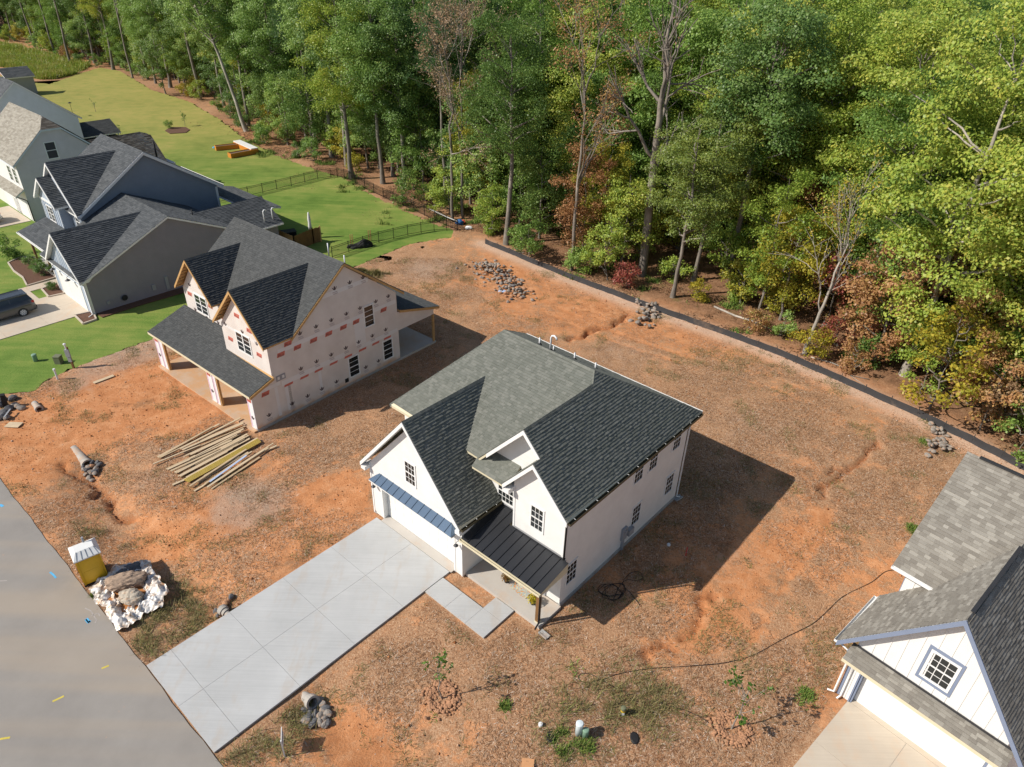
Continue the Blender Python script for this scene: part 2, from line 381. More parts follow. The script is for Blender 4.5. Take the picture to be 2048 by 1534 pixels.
gx, gy = np.meshgrid(nx, ny); near = ((gx > -58) & (gx < 50) & (gy > 5) & (gy < 72)).astype(float)
gu = (gx - O0.x) * U.x + (gy - O0.y) * U.y; gv = (gx - O0.x) * Vv.x + (gy - O0.y) * Vv.y
gz = (vnoise(gx, gy, 6, 1) * .10 + vnoise(gx, gy, 1.6, 2) * .06 + vnoise(gx, gy, .6, 3) * .045) * near
trk = np.sin(gu * 21 + vnoise(gx, gy, 3, 9) * 6) * .02 * np.clip(vnoise(gx, gy, 4, 10) * 4, 0, 1); gz += trk * near      # machine track ribs
rill = np.zeros_like(gx)
for pts, dep, wd in RILLS:
    d = seg_dist(gx + vnoise(gx, gy, .8, 5) * .75, gy + vnoise(gx, gy, .8, 6) * .75, P2(pts)); gz -= dep * np.clip(1.6 - 1.6 * (d / (wd * .68)) ** 2, 0, 1) * near; rill = np.maximum(rill, np.clip(1.25 - d / (wd * .75), 0, 1))
RUTS = [[(40, 900), (180, 850), (330, 850), (470, 930), (620, 1000)], [(55, 925), (190, 872), (330, 868), (455, 950), (600, 1025)], [(300, 1080), (420, 1010), (560, 960), (740, 900)], [(330, 1100), (450, 1030), (590, 980), (750, 925)], [(210, 1000), (330, 1070), (420, 1150)], [(1100, 610), (1300, 690), (1560, 760), (1780, 850)], [(1085, 622), (1290, 705), (1550, 778), (1760, 870)], [(1480, 1320), (1560, 1200), (1640, 1090), (1700, 980)], [(900, 560), (1060, 600), (1200, 625)]]
rut = np.zeros_like(gx)
for L_ in RUTS:
    d = seg_dist(gx + vnoise(gx, gy, 5, 14) * .8, gy + vnoise(gx, gy, 5, 15) * .8, P2(L_)); q_ = np.clip(1 - d / .32, 0, 1) * np.clip(vnoise(gx, gy, 3, 16) * 3 + .7, 0, 1); rut = np.maximum(rut, q_); gz -= q_ * .07 * (1 + .5 * np.sin(gu * 17) * np.sin(gv * 17))
for sw, dep, wd in ((SWALE, .42, 1.5), (SWALE2, .35, 1.3)):
    d = seg_dist(gx, gy, sw); gz -= dep * np.exp(-(d / wd) ** 2)
inl = inside(gx, gy, lawn_w)
pads = ((gu > -1.0) & (gu < 12.0) & (gv > -.3) & (gv < 13)) | ((gu > .3) & (gu < 6.7) & (gv > -14) & (gv < .3)) | ((gu > 6.3) & (gu < 10.6) & (gv > -2.2) & (gv < .4))
h2 = Vector((-16.2407, 36.7246)); cu, su = math.cos(R(38.9)), math.sin(R(38.9)); hu = (gx - h2.x) * cu - (gy - h2.y) * su; hv = (gx - h2.x) * su + (gy - h2.y) * cu
pads |= (hu > -12.6) & (hu < .4) & (hv > -.4) & (hv < 16.4)
h1 = Vector((14.858, 18.6166)); c1, s1 = math.cos(R(48)), math.sin(R(48)); ku = (gx - h1.x) * c1 - (gy - h1.y) * s1; kv = (gx - h1.x) * s1 + (gy - h1.y) * c1
pads |= (ku > -1) & (ku < 16) & (kv > -.3) & (kv < 12); pads |= (ku > -.6) & (ku < 6) & (kv > -18) & (kv < 0)
gz = np.where(pads, np.minimum(gz, .0) * .2 - .06, gz); gz = np.where(inl, np.minimum(gz * .2, 0) - .06, gz)
roadd = gv < -13.0; gz = np.where(gv < -12.7, np.minimum(gz, .0) * np.clip((gv + 13.2) * 2, 0, 1) - .015, gz)
def gh(x, y):
    i = int(np.clip(np.searchsorted(nx, x), 1, len(nx) - 1)); j = int(np.clip(np.searchsorted(ny, y), 1, len(ny) - 1)); return float(gz[j, i])
blobs = lambda L: sum(np.exp(-(np.hypot(gx - at(px, py).x, gy - at(px, py).y) / r) ** 2) * w for px, py, r, w in L)
bare = blobs([(330, 790, 2.6, 1.1), (370, 830, 2.2, 1.0), (230, 790, 3, .8), (130, 830, 4, .8), (60, 870, 4, .7), (20, 940, 3, .6), (180, 860, 2, .5), (690, 975, 1.6, .8), (650, 990, 1.6, .6), (1640, 1040, .9, .7), (1605, 1065, 1.0, .7), (1560, 1110, .9, .6), (1500, 1165, 1.0, .7), (1440, 1225, 1.3, .7), (1400, 1255, .9, .6), (1380, 1280, .9, .5),
              (1320, 1300, 1, .5), (1010, 540, 3.5, .5), (1180, 610, 3, .5), (1350, 690, 3, .4), (1040, 620, 4, .35), (560, 905, 2, .4), (420, 930, 2, .2), (380, 1060, 1.8, .7), (330, 1080, 1.5, .7), (700, 1470, 1.6, .7), (760, 1500, 1.5, .5), (900, 1510, 2, .35), (1700, 730, 2.5, .3), (1560, 700, 2.5, .4), (1240, 1520, 1.5, .2), (1480, 1450, 1.5, .5), (1640, 1400, 1.2, .7), (870, 560, 3, .3), (930, 520, 2.5, .2), (960, 1190, 1.2, .5)])
strip = seg_dist(gx, gy, fence_w); sand = np.exp(-((strip - .2) / 1.1) ** 2) * (gy > 0); bare = bare + sand * .9 + rut * .5 + np.clip(vnoise(gx, gy, 9, 21) * 2, -.3, .8) * .6
greyv = blobs([(235, 715, 2.2, .9), (300, 690, 2, .8), (150, 770, 2, .5), (860, 540, 4, .5), (480, 1010, 2, .5), (300, 960, 2, .3), (520, 1010, 2.5, .4), (980, 700, 4, .3), (1500, 850, 5, .3), (1240, 700, 4, .3), (1440, 1100, 3, .3), (620, 560, 3, .3)])
wx = np.array([p[0] for p in wood_line]); wy = np.array([p[1] for p in wood_line])
forest_poly = wood_line + [(900, 20), (900, 1200), (-900, 1200), (-900, wy[0])]
inf = inside(gx, gy, forest_poly); df = seg_dist(gx, gy, wood_line); forest = np.where(inf, np.clip(df / 3.0, 0, 1), 0.0)
meadow_w = P2([(-60, 78), (0, 84), (60, 98), (130, 118), (190, 133), (150, 149), (100, 160), (60, 157), (20, 140), (-60, 128)])
path_d = seg_dist(gx, gy, P2([(-60, 70), (0, 78), (60, 92), (130, 114), (200, 136), (240, 150)]))
GV = np.stack([gx.ravel(), gy.ravel(), gz.ravel()], 1); ncx = len(nx); ii = np.arange(len(ny) - 1)[:, None] * ncx + np.arange(ncx - 1)[None]; ii = ii.ravel()
GF = np.stack([ii, ii + 1, ii + 1 + ncx, ii + ncx], 1)
def groundmat():
    m, t, p = newmat('clay_and_straw'); v = wpos(t)
    A = lambda n: nd(t, 'Attribute', attribute_name=n).outputs['Fac']
    big = noise(t, .22, 6, .62, v); mid = noise(t, 1.1, 6, .65, v); fine = noise(t, 9, 5, .7, v)
    mp = nd(t, 'Mapping'); mp.inputs['Scale'].default_value = (9, 26, 9); mp.inputs['Rotation'].default_value = (0, 0, .7); lk(t, v, mp.inputs[0])
    mp2 = nd(t, 'Mapping'); mp2.inputs['Scale'].default_value = (24, 8, 9); mp2.inputs['Rotation'].default_value = (0, 0, .3); lk(t, v, mp2.inputs[0])
    s1, s2 = noise(t, 1.0, 4, .7, mp.outputs[0], .6), noise(t, 1.0, 4, .7, mp2.outputs[0], .6)
    st = mth(t, 'MAXIMUM', s1, s2)
    straw = ramp(t, st, [(.32, (.14, .070, .036)), (.44, (.295, .148, .078)), (.55, (.43, .245, .135)), (.66, (.60, .42, .275)), (.76, (.73, .60, .46))])
    clay = ramp(t, mth(t, 'ADD', mth(t, 'MULTIPLY', mid, .6), mth(t, 'MULTIPLY', fine, .4)), [(.3, (.38, .145, .055)), (.5, (.54, .24, .105)), (.7, (.67, .37, .20))])
    fib = noise(t, 3.2, 6, .75, v, .8)
    k = mth(t, 'ADD', mth(t, 'ADD', mth(t, 'MULTIPLY', big, .7), mth(t, 'MULTIPLY', mid, .9)), mth(t, 'MULTIPLY', A('bare'), .34))
    k = mth(t, 'ADD', k, mth(t, 'MULTIPLY', fib, .7)); cm = smooth(t, mth(t, 'ADD', k, mth(t, 'MULTIPLY', fine, .3)), 1.30, 1.52)
    c = mix(t, cm, straw, clay)
    gr = smooth(t, mth(t, 'ADD', A('grey'), mth(t, 'MULTIPLY', mid, .9)), .6, 1.05); c = mix(t, mth(t, 'MULTIPLY', gr, .5), c, ramp(t, st, [(.35, (.16, .12, .095)), (.55, (.36, .30, .245)), (.72, (.60, .54, .47))]))
    dk = smooth(t, noise(t, .5, 6, .7, v), .54, .70); c = mix(t, mth(t, 'MULTIPLY', dk, .5), c, (.18, .11, .06)); c = mix(t, mth(t, 'MULTIPLY', A('rill'), .7), c, (.33, .12, .045))
    gn = smooth(t, noise(t, .8, 5, .7, v), .66, .74); c = mix(t, mth(t, 'MULTIPLY', gn, .3), c, (.11, .12, .03))
    c = mix(t, mth(t, 'MULTIPLY', A('sand'), .7), c, ramp(t, fine, [(.3, (.46, .32, .23)), (.7, (.68, .54, .43))]))
    lit = ramp(t, mth(t, 'ADD', mth(t, 'MULTIPLY', noise(t, 6, 6, .75, v), .6), mth(t, 'MULTIPLY', mid, .4)), [(.34, (.10, .056, .032)), (.5, (.25, .135, .075)), (.66, (.40, .24, .145))])
    fg = smooth(t, noise(t, .45, 5, .65, v), .56, .68); lit = mix(t, mth(t, 'MULTIPLY', fg, .5), lit, (.12, .12, .035))
    c = mix(t, A('forest'), c, lit)
    lk(t, c, p.inputs['Base Color']); p.inputs['Roughness'].default_value = 1.0; p.inputs['Specular IOR Level'].default_value = .1
    bump(t, p, mth(t, 'ADD', mth(t, 'MULTIPLY', st, .6), mth(t, 'MULTIPLY', fine, .8)), .9, .06); return m
gme = np_mesh('ground', GV, GF, [groundmat()], None, True)
for nm, arr in (('bare', bare), ('grey', greyv), ('forest', forest), ('sand', np.clip(sand * 1.2, 0, 1)), ('rill', rill)):
    a = gme.attributes.new(nm, 'FLOAT', 'POINT'); a.data.foreach_set('value', arr.ravel().astype(np.float32))
tag(link('ground', gme), kind='structure')
def sheet(name, poly, z, mat, kind='structure', thick=0.0, seams=None):
    b = bpy.data.meshes.new(name); import bmesh
    bm = bmesh.new(); vs = [bm.verts.new((x, y, z)) for x, y in poly]; f = bm.faces.new(vs)
    if f.normal.z < 0 or sum((poly[i][0] * poly[(i + 1) % len(poly)][1] - poly[(i + 1) % len(poly)][0] * poly[i][1]) for i in range(len(poly))) < 0: f.normal_flip()
    if thick:
        r = bmesh.ops.extrude_face_region(bm, geom=[f]); bmesh.ops.translate(bm, vec=(0, 0, -thick), verts=[g for g in r['geom'] if isinstance(g, bmesh.types.BMVert)])
    bmesh.ops.triangulate(bm, faces=bm.faces[:]); bmesh.ops.recalc_face_normals(bm, faces=bm.faces[:]) if thick else None
    bm.to_mesh(b); bm.free(); b.materials.append(mat); return tag(link(name, b), kind=kind)
def lawnmat():
    m, t, p = newmat('lawn_grass'); v = wpos(t)
    big = noise(t, .10, 4, .6, v); mid = noise(t, .55, 5, .65, v); fine = noise(t, 7, 5, .75, v)
    mp = nd(t, 'Mapping'); mp.inputs['Rotation'].default_value = (0, 0, R(35)); mp.inputs['Scale'].default_value = (.12, 1.6, 1); lk(t, v, mp.inputs[0]); st = noise(t, 1.0, 5, .65, mp.outputs[0])
    f = mth(t, 'ADD', mth(t, 'ADD', mth(t, 'MULTIPLY', big, .42), mth(t, 'MULTIPLY', st, .24)), mth(t, 'ADD', mth(t, 'MULTIPLY', mid, .22), mth(t, 'MULTIPLY', fine, .12)))
    c = ramp(t, f, [(.36, (.075, .14, .022)), (.46, (.135, .215, .040)), (.55, (.215, .26, .060)), (.66, (.38, .31, .115))])
    sx = nd(t, 'SeparateXYZ'); lk(t, v, sx.inputs[0]); far = smooth(t, sx.outputs[1], 85, 125); c = mix(t, mth(t, 'MULTIPLY', mth(t, 'MULTIPLY', far, mth(t, 'ADD', mid, .2)), .75), c, (.40, .31, .10))
    c = mix(t, mth(t, 'MULTIPLY', smooth(t, mth(t, 'ADD', mth(t, 'MULTIPLY', mid, .5), mth(t, 'MULTIPLY', fine, .5)), .58, .7), .35), c, (.34, .25, .10))
    lk(t, c, p.inputs['Base Color']); p.inputs['Roughness'].default_value = .9; p.inputs['Specular IOR Level'].default_value = .15; bump(t, p, fine, .8, .05); return m
M['lawn'] = lawnmat()
sheet('lawn', jag(lawn_w, .35, .24), .0, M['lawn'])
# road along the lots
def roadmat():
    m, t, p = newmat('asphalt'); v = wpos(t); n = noise(t, .35, 5, .65, v); f = noise(t, 60, 3, .7, v); sp = noise(t, 14, 3, .8, v)
    c = ramp(t, mth(t, 'ADD', mth(t, 'MULTIPLY', n, .7), mth(t, 'MULTIPLY', f, .3)), [(.3, (.225, .207, .188)), (.7, (.305, .282, .255))])
    mp = nd(t, 'Mapping'); mp.inputs['Rotation'].default_value = (0, 0, R(40.93)); mp.inputs['Scale'].default_value = (.02, .42, 1); lk(t, v, mp.inputs[0]); w = noise(t, 1.0, 3, .5, mp.outputs[0])
    c = mix(t, mth(t, 'MULTIPLY', smooth(t, w, .48, .66), .5), c, (.37, .30, .225)); c = mix(t, mth(t, 'MULTIPLY', smooth(t, sp, .7, .76), .35), c, (.10, .095, .09))
    c = mix(t, mth(t, 'MULTIPLY', smooth(t, noise(t, 1.7, 4, .7, v), .68, .72), .5), c, (.40, .27, .20))
    lk(t, c, p.inputs['Base Color']); p.inputs['Roughness'].default_value = .85; bump(t, p, f, .3, .01); return m
rd = [uvw(u, -13.12 + .025 * math.sin(u * 1.3) + .015 * math.sin(u * 3.7)) for u in np.arange(-90, 60, .5)] + [uvw(60, -24), uvw(-90, -24)]
sheet('road', [(p.x, p.y) for p in rd], .02, roadmat())
def drivemat(name, a, b, stain, rot):
    m, t, p = newmat(name); v = wpos(t); n = noise(t, .45, 5, .6, v); f = noise(t, 45, 3, .7, v)
    mp = nd(t, 'Mapping'); mp.inputs['Rotation'].default_value = (0, 0, rot); mp.inputs['Scale'].default_value = (.25, 14, 1); lk(t, v, mp.inputs[0]); br = noise(t, 1.0, 4, .6, mp.outputs[0])
    c = ramp(t, mth(t, 'ADD', mth(t, 'ADD', mth(t, 'MULTIPLY', n, .5), mth(t, 'MULTIPLY', br, .35)), mth(t, 'MULTIPLY', f, .15)), [(.34, a), (.66, b)])
    mp2 = nd(t, 'Mapping'); mp2.inputs['Rotation'].default_value = (0, 0, rot); mp2.inputs['Scale'].default_value = (1.3, .12, 1); lk(t, v, mp2.inputs[0]); tr = noise(t, 1.0, 4, .6, mp2.outputs[0])
    c = mix(t, mth(t, 'MULTIPLY', smooth(t, mth(t, 'ADD', mth(t, 'MULTIPLY', tr, .6), mth(t, 'MULTIPLY', noise(t, 1.4, 6, .7, v), .4)), .5, .64), .42), c, stain)
    lk(t, c, p.inputs['Base Color']); p.inputs['Roughness'].default_value = .85; bump(t, p, br, .12, .01); return m
M['drive'] = drivemat('driveway_concrete', (.385, .39, .385), (.495, .50, .495), (.42, .36, .30), R(40.93))
M['drive2'] = drivemat('warm_concrete', (.46, .39, .31), (.57, .495, .395), (.56, .39, .26), R(45))
def paving(name, label, us, vs, fn, mat, z=.05, gap=.006, skip=()):
    """a paved area of separate slabs between joints"""
    t = thing(name, None, None, fn((us[0] + us[-1]) / 2, (vs[0] + vs[-1]) / 2)); t['kind'] = 'structure'
    bq = MB()
    for i, (a, b) in enumerate(zip(us, us[1:])):
        for j, (c, d) in enumerate(zip(vs, vs[1:])):
            if (i, j) in skip: continue
            q = [fn(a + gap, c + gap), fn(b - gap, c + gap), fn(b - gap, d - gap), fn(a + gap, d - gap)]; mb = MB(); mb.prism([(p.x - t.location.x, p.y - t.location.y, z - .1) for p in q], (0, 0, .1)); mb.build('slab', mat, t); q = [fn(a, c), fn(b, c), fn(b, d), fn(a, d)]; bq.face([(p.x - t.location.x, p.y - t.location.y, z - .014) for p in q])
    bq.build('joint_base', M['concrete'], t)
    return t
paving('driveway', None, [.52, 3.40, 6.3], [-13.05, -11.95, -9.1, -6.2, -3.3, -.25], uvw, M['drive'])
mb = MB(); q = [uvw(.9, -.24, .03), uvw(6.4, -.24, .03), uvw(6.4, .28, .03), uvw(.9, .28, .03)]; mb.prism(q, (0, 0, .04)); tag(mb.build('garage_apron', M['slab']), kind='structure')
paving('walkway', None, [6.33, 7.75, 9.12, 10.32], [-1.95, -.74, .16], uvw, M['drive'], .045, .006, skip=((0, 1), (1, 1)))
fnB = lambda u, v: Vector((-34.637 + u * math.cos(R(41)) + v * math.sin(R(41)), 51.938 - u * math.sin(R(41)) + v * math.cos(R(41)), 0))
fnC = lambda u, v: Vector((14.858 + u * c1 + v * s1, 18.6166 - u * s1 + v * c1, 0))
paving('driveway', None, [-6.3, -3.5, -.75], [-16, -12.5, -9.2, -6.2, -3.2, -.08], fnB, M['drive2'])
paving('walkway', None, [-9.6, -8.0, -6.31], [-3.2, -2.0], fnB, M['drive2'], .045); paving('walkway', None, [-9.6, -8.4], [-2.0, -.6, .58], fnB, M['drive2'], .045)
paving('driveway', None, [-.05, 2.45, 4.95], [-15, -11.8, -8.6, -5.6, -2.8, -.02], fnC, M['drive2'])
mb = MB(); q = [fnC(.09, -.015) + Vector((0, 0, .03)), fnC(4.81, -.015) + Vector((0, 0, .03)), fnC(4.81, .235) + Vector((0, 0, .03)), fnC(.09, .235) + Vector((0, 0, .03))]; mb.prism(q, (0, 0, .03)); tag(mb.build('garage_apron', M['drive2']), kind='structure')
paving('driveway', None, [-34.0, -31.0, -27.2], [-12, -8, -4, 1.0, 4.4], fnB, M['drive2'])
# paint marks of the utility locators on the road
def mark(pts, col, name, w=.09):
    mb = MB()
    for (a, b) in zip(pts, pts[1:]):
        A, B = at(*a, .024), at(*b, .024); d = (B - A).normalized(); s_ = Vector((-d.y, d.x, 0)) * w / 2; mb.face([A - s_, B - s_, B + s_, A + s_])
    o = mb.build(name, col); return tag(o, kind='structure')
M['blue_paint'] = plain('blue_marking_paint', (.10, .42, .70), .7, .3, 5.); M['yellow_paint'] = plain('yellow_marking_paint', (.62, .50, .08), .7, .3, 5.); M['chalk'] = plain('pale_chalk', (.40, .36, .33), .8, .2, 5.)
mark([(100, 1144), (107, 1150), (112, 1156)], M['blue_paint'], 'road_marking'); mark([(0, 1009), (6, 1013)], M['blue_paint'], 'road_marking', .14)
mark([(171, 1239), (177, 1246), (181, 1241)], M['blue_paint'], 'road_marking'); mark([(173, 1237), (179, 1245)], M['blue_paint'], 'road_marking', .12); mark([(218, 1331), (203, 1337)], M['yellow_paint'], 'road_marking'); mark([(128, 1392), (105, 1403)], M['yellow_paint'], 'road_marking'); mark([(20, 1475), (0, 1478)], M['yellow_paint'], 'road_marking')
mark([(170, 1216), (182, 1222), (193, 1240), (190, 1246)], M['chalk'], 'road_marking', .05); mark([(182, 1232), (196, 1226), (200, 1232)], M['chalk'], 'road_marking', .05); mark([(0, 1162), (14, 1161)], M['chalk'], 'road_marking', .06)
# ================================================================= the finished white house
WH = thing('white_house', 'finished two storey white house with dark green grey roof and new driveway', 'house', (-7.4834, 29.5536, 0), -R(40.93))
E_, SL = 5.95, 1.145
mb = MB()
mb.box(0, 11.73, 2.6, 12.6, .15, 5.86)                                   # main block
mb.box(8.62, 11.73, 1.85, 2.6, .15, 5.86)                                # forward bay
mb.box(0, .85, 0, 2.6, .02, 3.5); mb.box(6.45, 7.0, 0, 2.6, .02, 3.5); mb.box(.85, 6.45, 0, 2.6, 2.42, 3.5); mb.box(.85, 6.45, .35, 2.6, .02, 2.42)
mb.prism([(0, 0, 3.5), (7.0, 0, 3.5), (3.5, 0, 7.55)], (0, 3.4, 0))       # garage gable
mb.prism([(8.62, 1.85, 5.86), (11.73, 1.85, 5.86), (11.73, 1.85, 6.1), (10.0, 1.85, 7.85), (8.62, 1.85, 6.15)], (0, .7, 0))
mb.prism([(6.5, 2.55, 5.8), (11.73, 2.55, 5.8), (11.73, 2.55, 6.05), (8.97, 2.55, 8.9), (6.5, 2.55, 6.1)], (0, 2.0, 0))
wall = mb.build('wall', M['white_lap'], WH)
mb = MB(); mb.box(11.6, 11.76, 1.85, 12.62, -.1, .2); mb.box(-.03, .2, 0, 12.6, -.1, .15); mb.box(-.03, 11.7, 12.5, 12.63, -.1, .15)
mb.build('foundation', M['concrete'], WH)
mb = MB(); mb.prism([(7.02, .2, -.1), (11.85, .2, -.1), (11.85, 1.84, -.1), (8.6, 1.84, -.1), (8.6, 2.58, -.1), (7.02, 2.58, -.1)], (0, 0, .22)); ps = mb.build('porch_slab', M['slab'], WH)
right = [(12.05, 1.45, E_), (12.05, 13.2, E_), (8.60, 7.65, 9.5), (8.97, 7.06, 9.12), (8.97, 1.95, 9.12), (10.0, 1.95, 8.06), (10.0, 1.45, 8.06)]
front = [(-.55, 2.1, E_), (6.15, 2.1, E_), (8.97, 7.06, 9.12), (8.60, 7.65, 9.5), (2.6, 7.65, 9.5)]
rear = [(12.05, 13.2, E_), (-.55, 13.2, E_), (2.6, 7.65, 9.5), (8.60, 7.65, 9.5)]
left = [(-.55, 13.2, E_), (-.55, 2.1, E_), (2.6, 7.65, 9.5)]
wingl = [(6.15, 1.95, 5.95), (8.97, 1.95, 9.12), (8.97, 7.06, 9.12)]
smalll = [(8.25, 1.45, 5.95), (10.0, 1.45, 8.06), (10.0, 2.56, 8.06), (8.25, 2.56, 5.95)]
garr = [(3.45, -.35, 8.0), (3.45, 5.3, 8.0), (5.19, 2.1, 5.95), (5.19, 2.56, 5.95), (7.2, 2.56, 3.6), (7.2, -.35, 3.6)]
garl = [(3.45, -.35, 8.0), (-.3, -.35, 3.6), (-.3, 2.56, 3.6), (1.71, 2.1, 5.95), (3.45, 5.3, 8.0)]
pent = [(6.1, 1.62, 5.72), (8.4, 1.62, 5.72), (8.4, 2.56, 6.42), (6.1, 2.56, 6.42)]
roof(WH, [right, front, rear, left, wingl, smalll, garr, garl, pent], M['sh_green'], M['cream'], .15,
     [((2.6, 7.65, 9.5), (8.60, 7.65, 9.5)), ((8.60, 7.65, 9.5), (12.05, 13.2, E_)), ((8.60, 7.65, 9.5), (8.97, 7.06, 9.12)), ((8.97, 1.97, 9.12), (8.97, 7.06, 9.12)),
      ((2.6, 7.65, 9.5), (-.55, 2.1, E_)), ((2.6, 7.65, 9.5), (-.55, 13.2, E_)), ((3.45, -.33, 8.0), (3.45, 5.3, 8.0)), ((10.0, 1.47, 8.06), (10.0, 2.5, 8.06))])
def barge(root, pts, v, mat, depth=.24, th=.035, soffit=.3, sm=None):
    """gable rake boards along a polyline of (u,z) in the plane v, soffit back to the wall"""
    for (u0, z0), (u1, z1) in zip(pts, pts[1:]):
        mb = MB(); mb.prism([(u0, v, z0 + .01), (u1, v, z1 + .01), (u1, v, z1 - depth), (u0, v, z0 - depth)], (0, -th, 0)); b = mb.build('rake_board', mat, root)
        if soffit:
            sb = MB(); sb.prism([(u0, v + .004, z0 - depth + .02), (u1, v + .004, z1 - depth + .02), (u1, v + .004, z1 - depth + .05), (u0, v + .004, z0 - depth + .05)], (0, soffit, 0)); sb.build('soffit', sm or mat, b)
barge(WH, [(-.3, 3.6), (3.45, 8.0), (7.2, 3.6)], -.352, M['trim'], soffit=.34)
barge(WH, [(6.75, 6.62), (8.97, 9.12), (9.98, 8.08)], 1.948, M['trim'], soffit=.6)
barge(WH, [(8.25, 5.95), (10.0, 8.06), (12.05, 5.95)], 1.448, M['trim'], soffit=.39)
for u0 in (-.3, 6.86):                                                   # gable returns
    mb = MB(); mb.box(u0, u0 + .34, -.35, .3, 3.16, 3.38); mb.build('eave_return', M['trim'], WH)
mb = MB(); mb.box(8.25, 8.62, 1.45, 2.3, 5.5, 5.76); mb.build('eave_return', M['trim'], WH)
for n_, (q0, q1, ax) in enumerate((((0, -.0, .02), (.0, .0, 3.5), 0), ((6.9, 0, .02), (6.9, 0, 3.3), 0), ((11.62, 1.85, 3.3), (0, 0, 5.6), 0), ((8.62, 1.85, 3.3), (0, 0, 5.8), 0))):
    mb = MB(); mb.box(q0[0], q0[0] + .1, q0[1] - .025, q0[1] - .003, q0[2], q1[2]); mb.build('corner_board', M['trim'], WH)
# garage door in four sections with its jambs
gd = MB(); gd.box(.80, .9, -.02, .36, .02, 2.5); gd.box(6.4, 6.5, -.02, .36, .02, 2.5); gd.box(.9, 6.4, -.02, .36, 2.4, 2.5)
gdo = gd.build('garage_door', M['trim'], WH)
for k in range(4):
    s_ = MB(); z0 = .03 + k * .592; s_.box(.91, 6.39, .30, .345, z0, z0 + .584)
    for j in range(8): s_.box(.98 + j * .676, .98 + j * .676 + .58, .292, .30, z0 + .1, z0 + .48)
    s_.build('door_section', M['white'], gdo)
for u in (.45, 6.78):
    l = MB(); l.tube([(u, -.01, 2.35), (u, -.12, 2.42), (u, -.2, 2.38), (u, -.22, 2.3)], .015, 6); l.lathe([(.02, .1), (.05, .06), (.13, -.02), (.12, -.02)], (u, -.22, 2.22), 12); l.build('wall_lantern', M['dark_metal'], WH)
# standing-seam awning over the garage
aw = MB(); aw.box(.5, 6.75, -.5, -.46, 2.84, 2.93); aw.prism([(.5, -.5, 2.83), (6.75, -.5, 2.83), (6.75, 0, 2.83), (.5, 0, 2.83)], (0, 0, .02)); awo = aw.build('garage_awning', M['trim'], WH)
NP = 13
for k in range(NP):
    a0, a1 = .5 + 6.25 * k / NP, .5 + 6.25 * (k + 1) / NP; t0, t1 = max(a0, .82), min(a1, 6.3)
    p = MB(); p.prism([(a0 + .006, -.52, 2.93), (a1 - .006, -.52, 2.93), (max(t1, a0 + .05), -.005, 3.2), (t0, -.005, 3.2)], (0, 0, .012))
    if 0 < k: p.obox((a0 - .012, -.52, 2.944), (.024, 0, 0), (0, .515, .262), (0, 0, .035))
    p.build('roof_panel', M['awning_metal'], awo)
for q_ in ([(6.75, -.52, 2.935), (6.75, 0, 2.935), (6.3, -.005, 3.2)], [(.5, 0, 2.935), (.5, -.52, 2.935), (.82, -.005, 3.2)]): e = MB(); e.face(q_); e.build('end_panel', M['awning_metal'], awo)
# porch roof of black standing-seam panels
pz = lambda v: 2.80 + .21 * (v + .1)
pr = MB(); pr.prism([(7.02, -.1, 2.62), (12.05, -.1, 2.62), (12.05, 1.84, 2.62), (8.61, 1.84, 2.62), (8.61, 2.58, 2.62), (7.02, 2.58, 2.62)], (0, 0, .06)); pr.box(7.02, 12.05, -.12, -.08, 2.6, 2.79); pr.prism([(12.02, -.1, 2.68), (12.02, 1.84, 2.68), (12.02, 1.84, pz(1.84) - .02), (12.02, -.1, pz(-.1) - .02)], (.03, 0, 0))
pro = pr.build('porch_roof', M['cream'], WH)
for k in range(11):
    a0, a1 = 7.02 + 5.05 * k / 11, 7.02 + 5.05 * (k + 1) / 11; vb = 2.58 if a1 < 8.7 else 1.84
    p = MB(); p.prism([(a0 + .006, -.14, pz(-.14)), (a1 - .006, -.14, pz(-.14)), (a1 - .006, vb, pz(vb)), (a0 + .006, vb, pz(vb))], (0, 0, .012))
    if k: p.obox((a0 - .013, -.14, pz(-.14) + .014), (.026, 0, 0), (0, vb + .14, pz(vb) - pz(-.14)), (0, 0, .04))
    p.build('roof_panel', M['roof_metal'], pro)
fl = MB(); fl.obox((8.61, 1.80, pz(1.8) + .02), (3.3, 0, 0), (0, .046, .05), (0, 0, .11)); fl.obox((7.02, 2.53, pz(2.53) + .02), (1.55, 0, 0), (0, .046, .05), (0, 0, .11)); fl.build('flashing', M['roof_metal'], pro)
gutter(WH, (7.05, -.21, 2.82), (12.08, -.21, 2.82), M['cream'], hang=0)
mb = MB(); mb.box(11.5, 11.68, .3, .48, .12, 2.62); post = mb.build('porch_post', M['brownwood'], WH)
mb = MB(); mb.box(11.48, 11.7, .28, .5, .12, .2); mb.build('post_base', M['cream'], post)
mb = MB(); mb.box(7.02, 12.0, .28, .5, 2.42, 2.62); mb.build('porch_beam', M['trim'], WH)
pipe(WH, [(11.78, -.15, 2.7), (11.76, .25, 2.45), (11.76, .25, .25), (11.8, -.05, .12)], .045, M['black_metal'], 'downspout')
pipe(WH, [(11.95, 1.72, 5.8), (11.80, 1.79, 5.55), (11.80, 1.79, 3.3)], .05, M['black_metal'], 'downspout')
pipe(WH, [(11.9, 12.75, 5.8), (11.80, 12.66, 5.5), (11.80, 12.66, .15), (11.95, 12.8, .1)], .045, M['trim'], 'downspout')
pipe(WH, [(-.05, .05, 3.2), (-.05, .05, .2)], .04, M['black_metal'], 'downspout')
gutter(WH, (12.13, 1.5, E_ - .02), (12.13, 13.15, E_ - .02), M['gutter_brown'], .075, hang=14)
gutter(WH, (-.55, 13.28, E_), (12.05, 13.28, E_), M['trim'], .07)
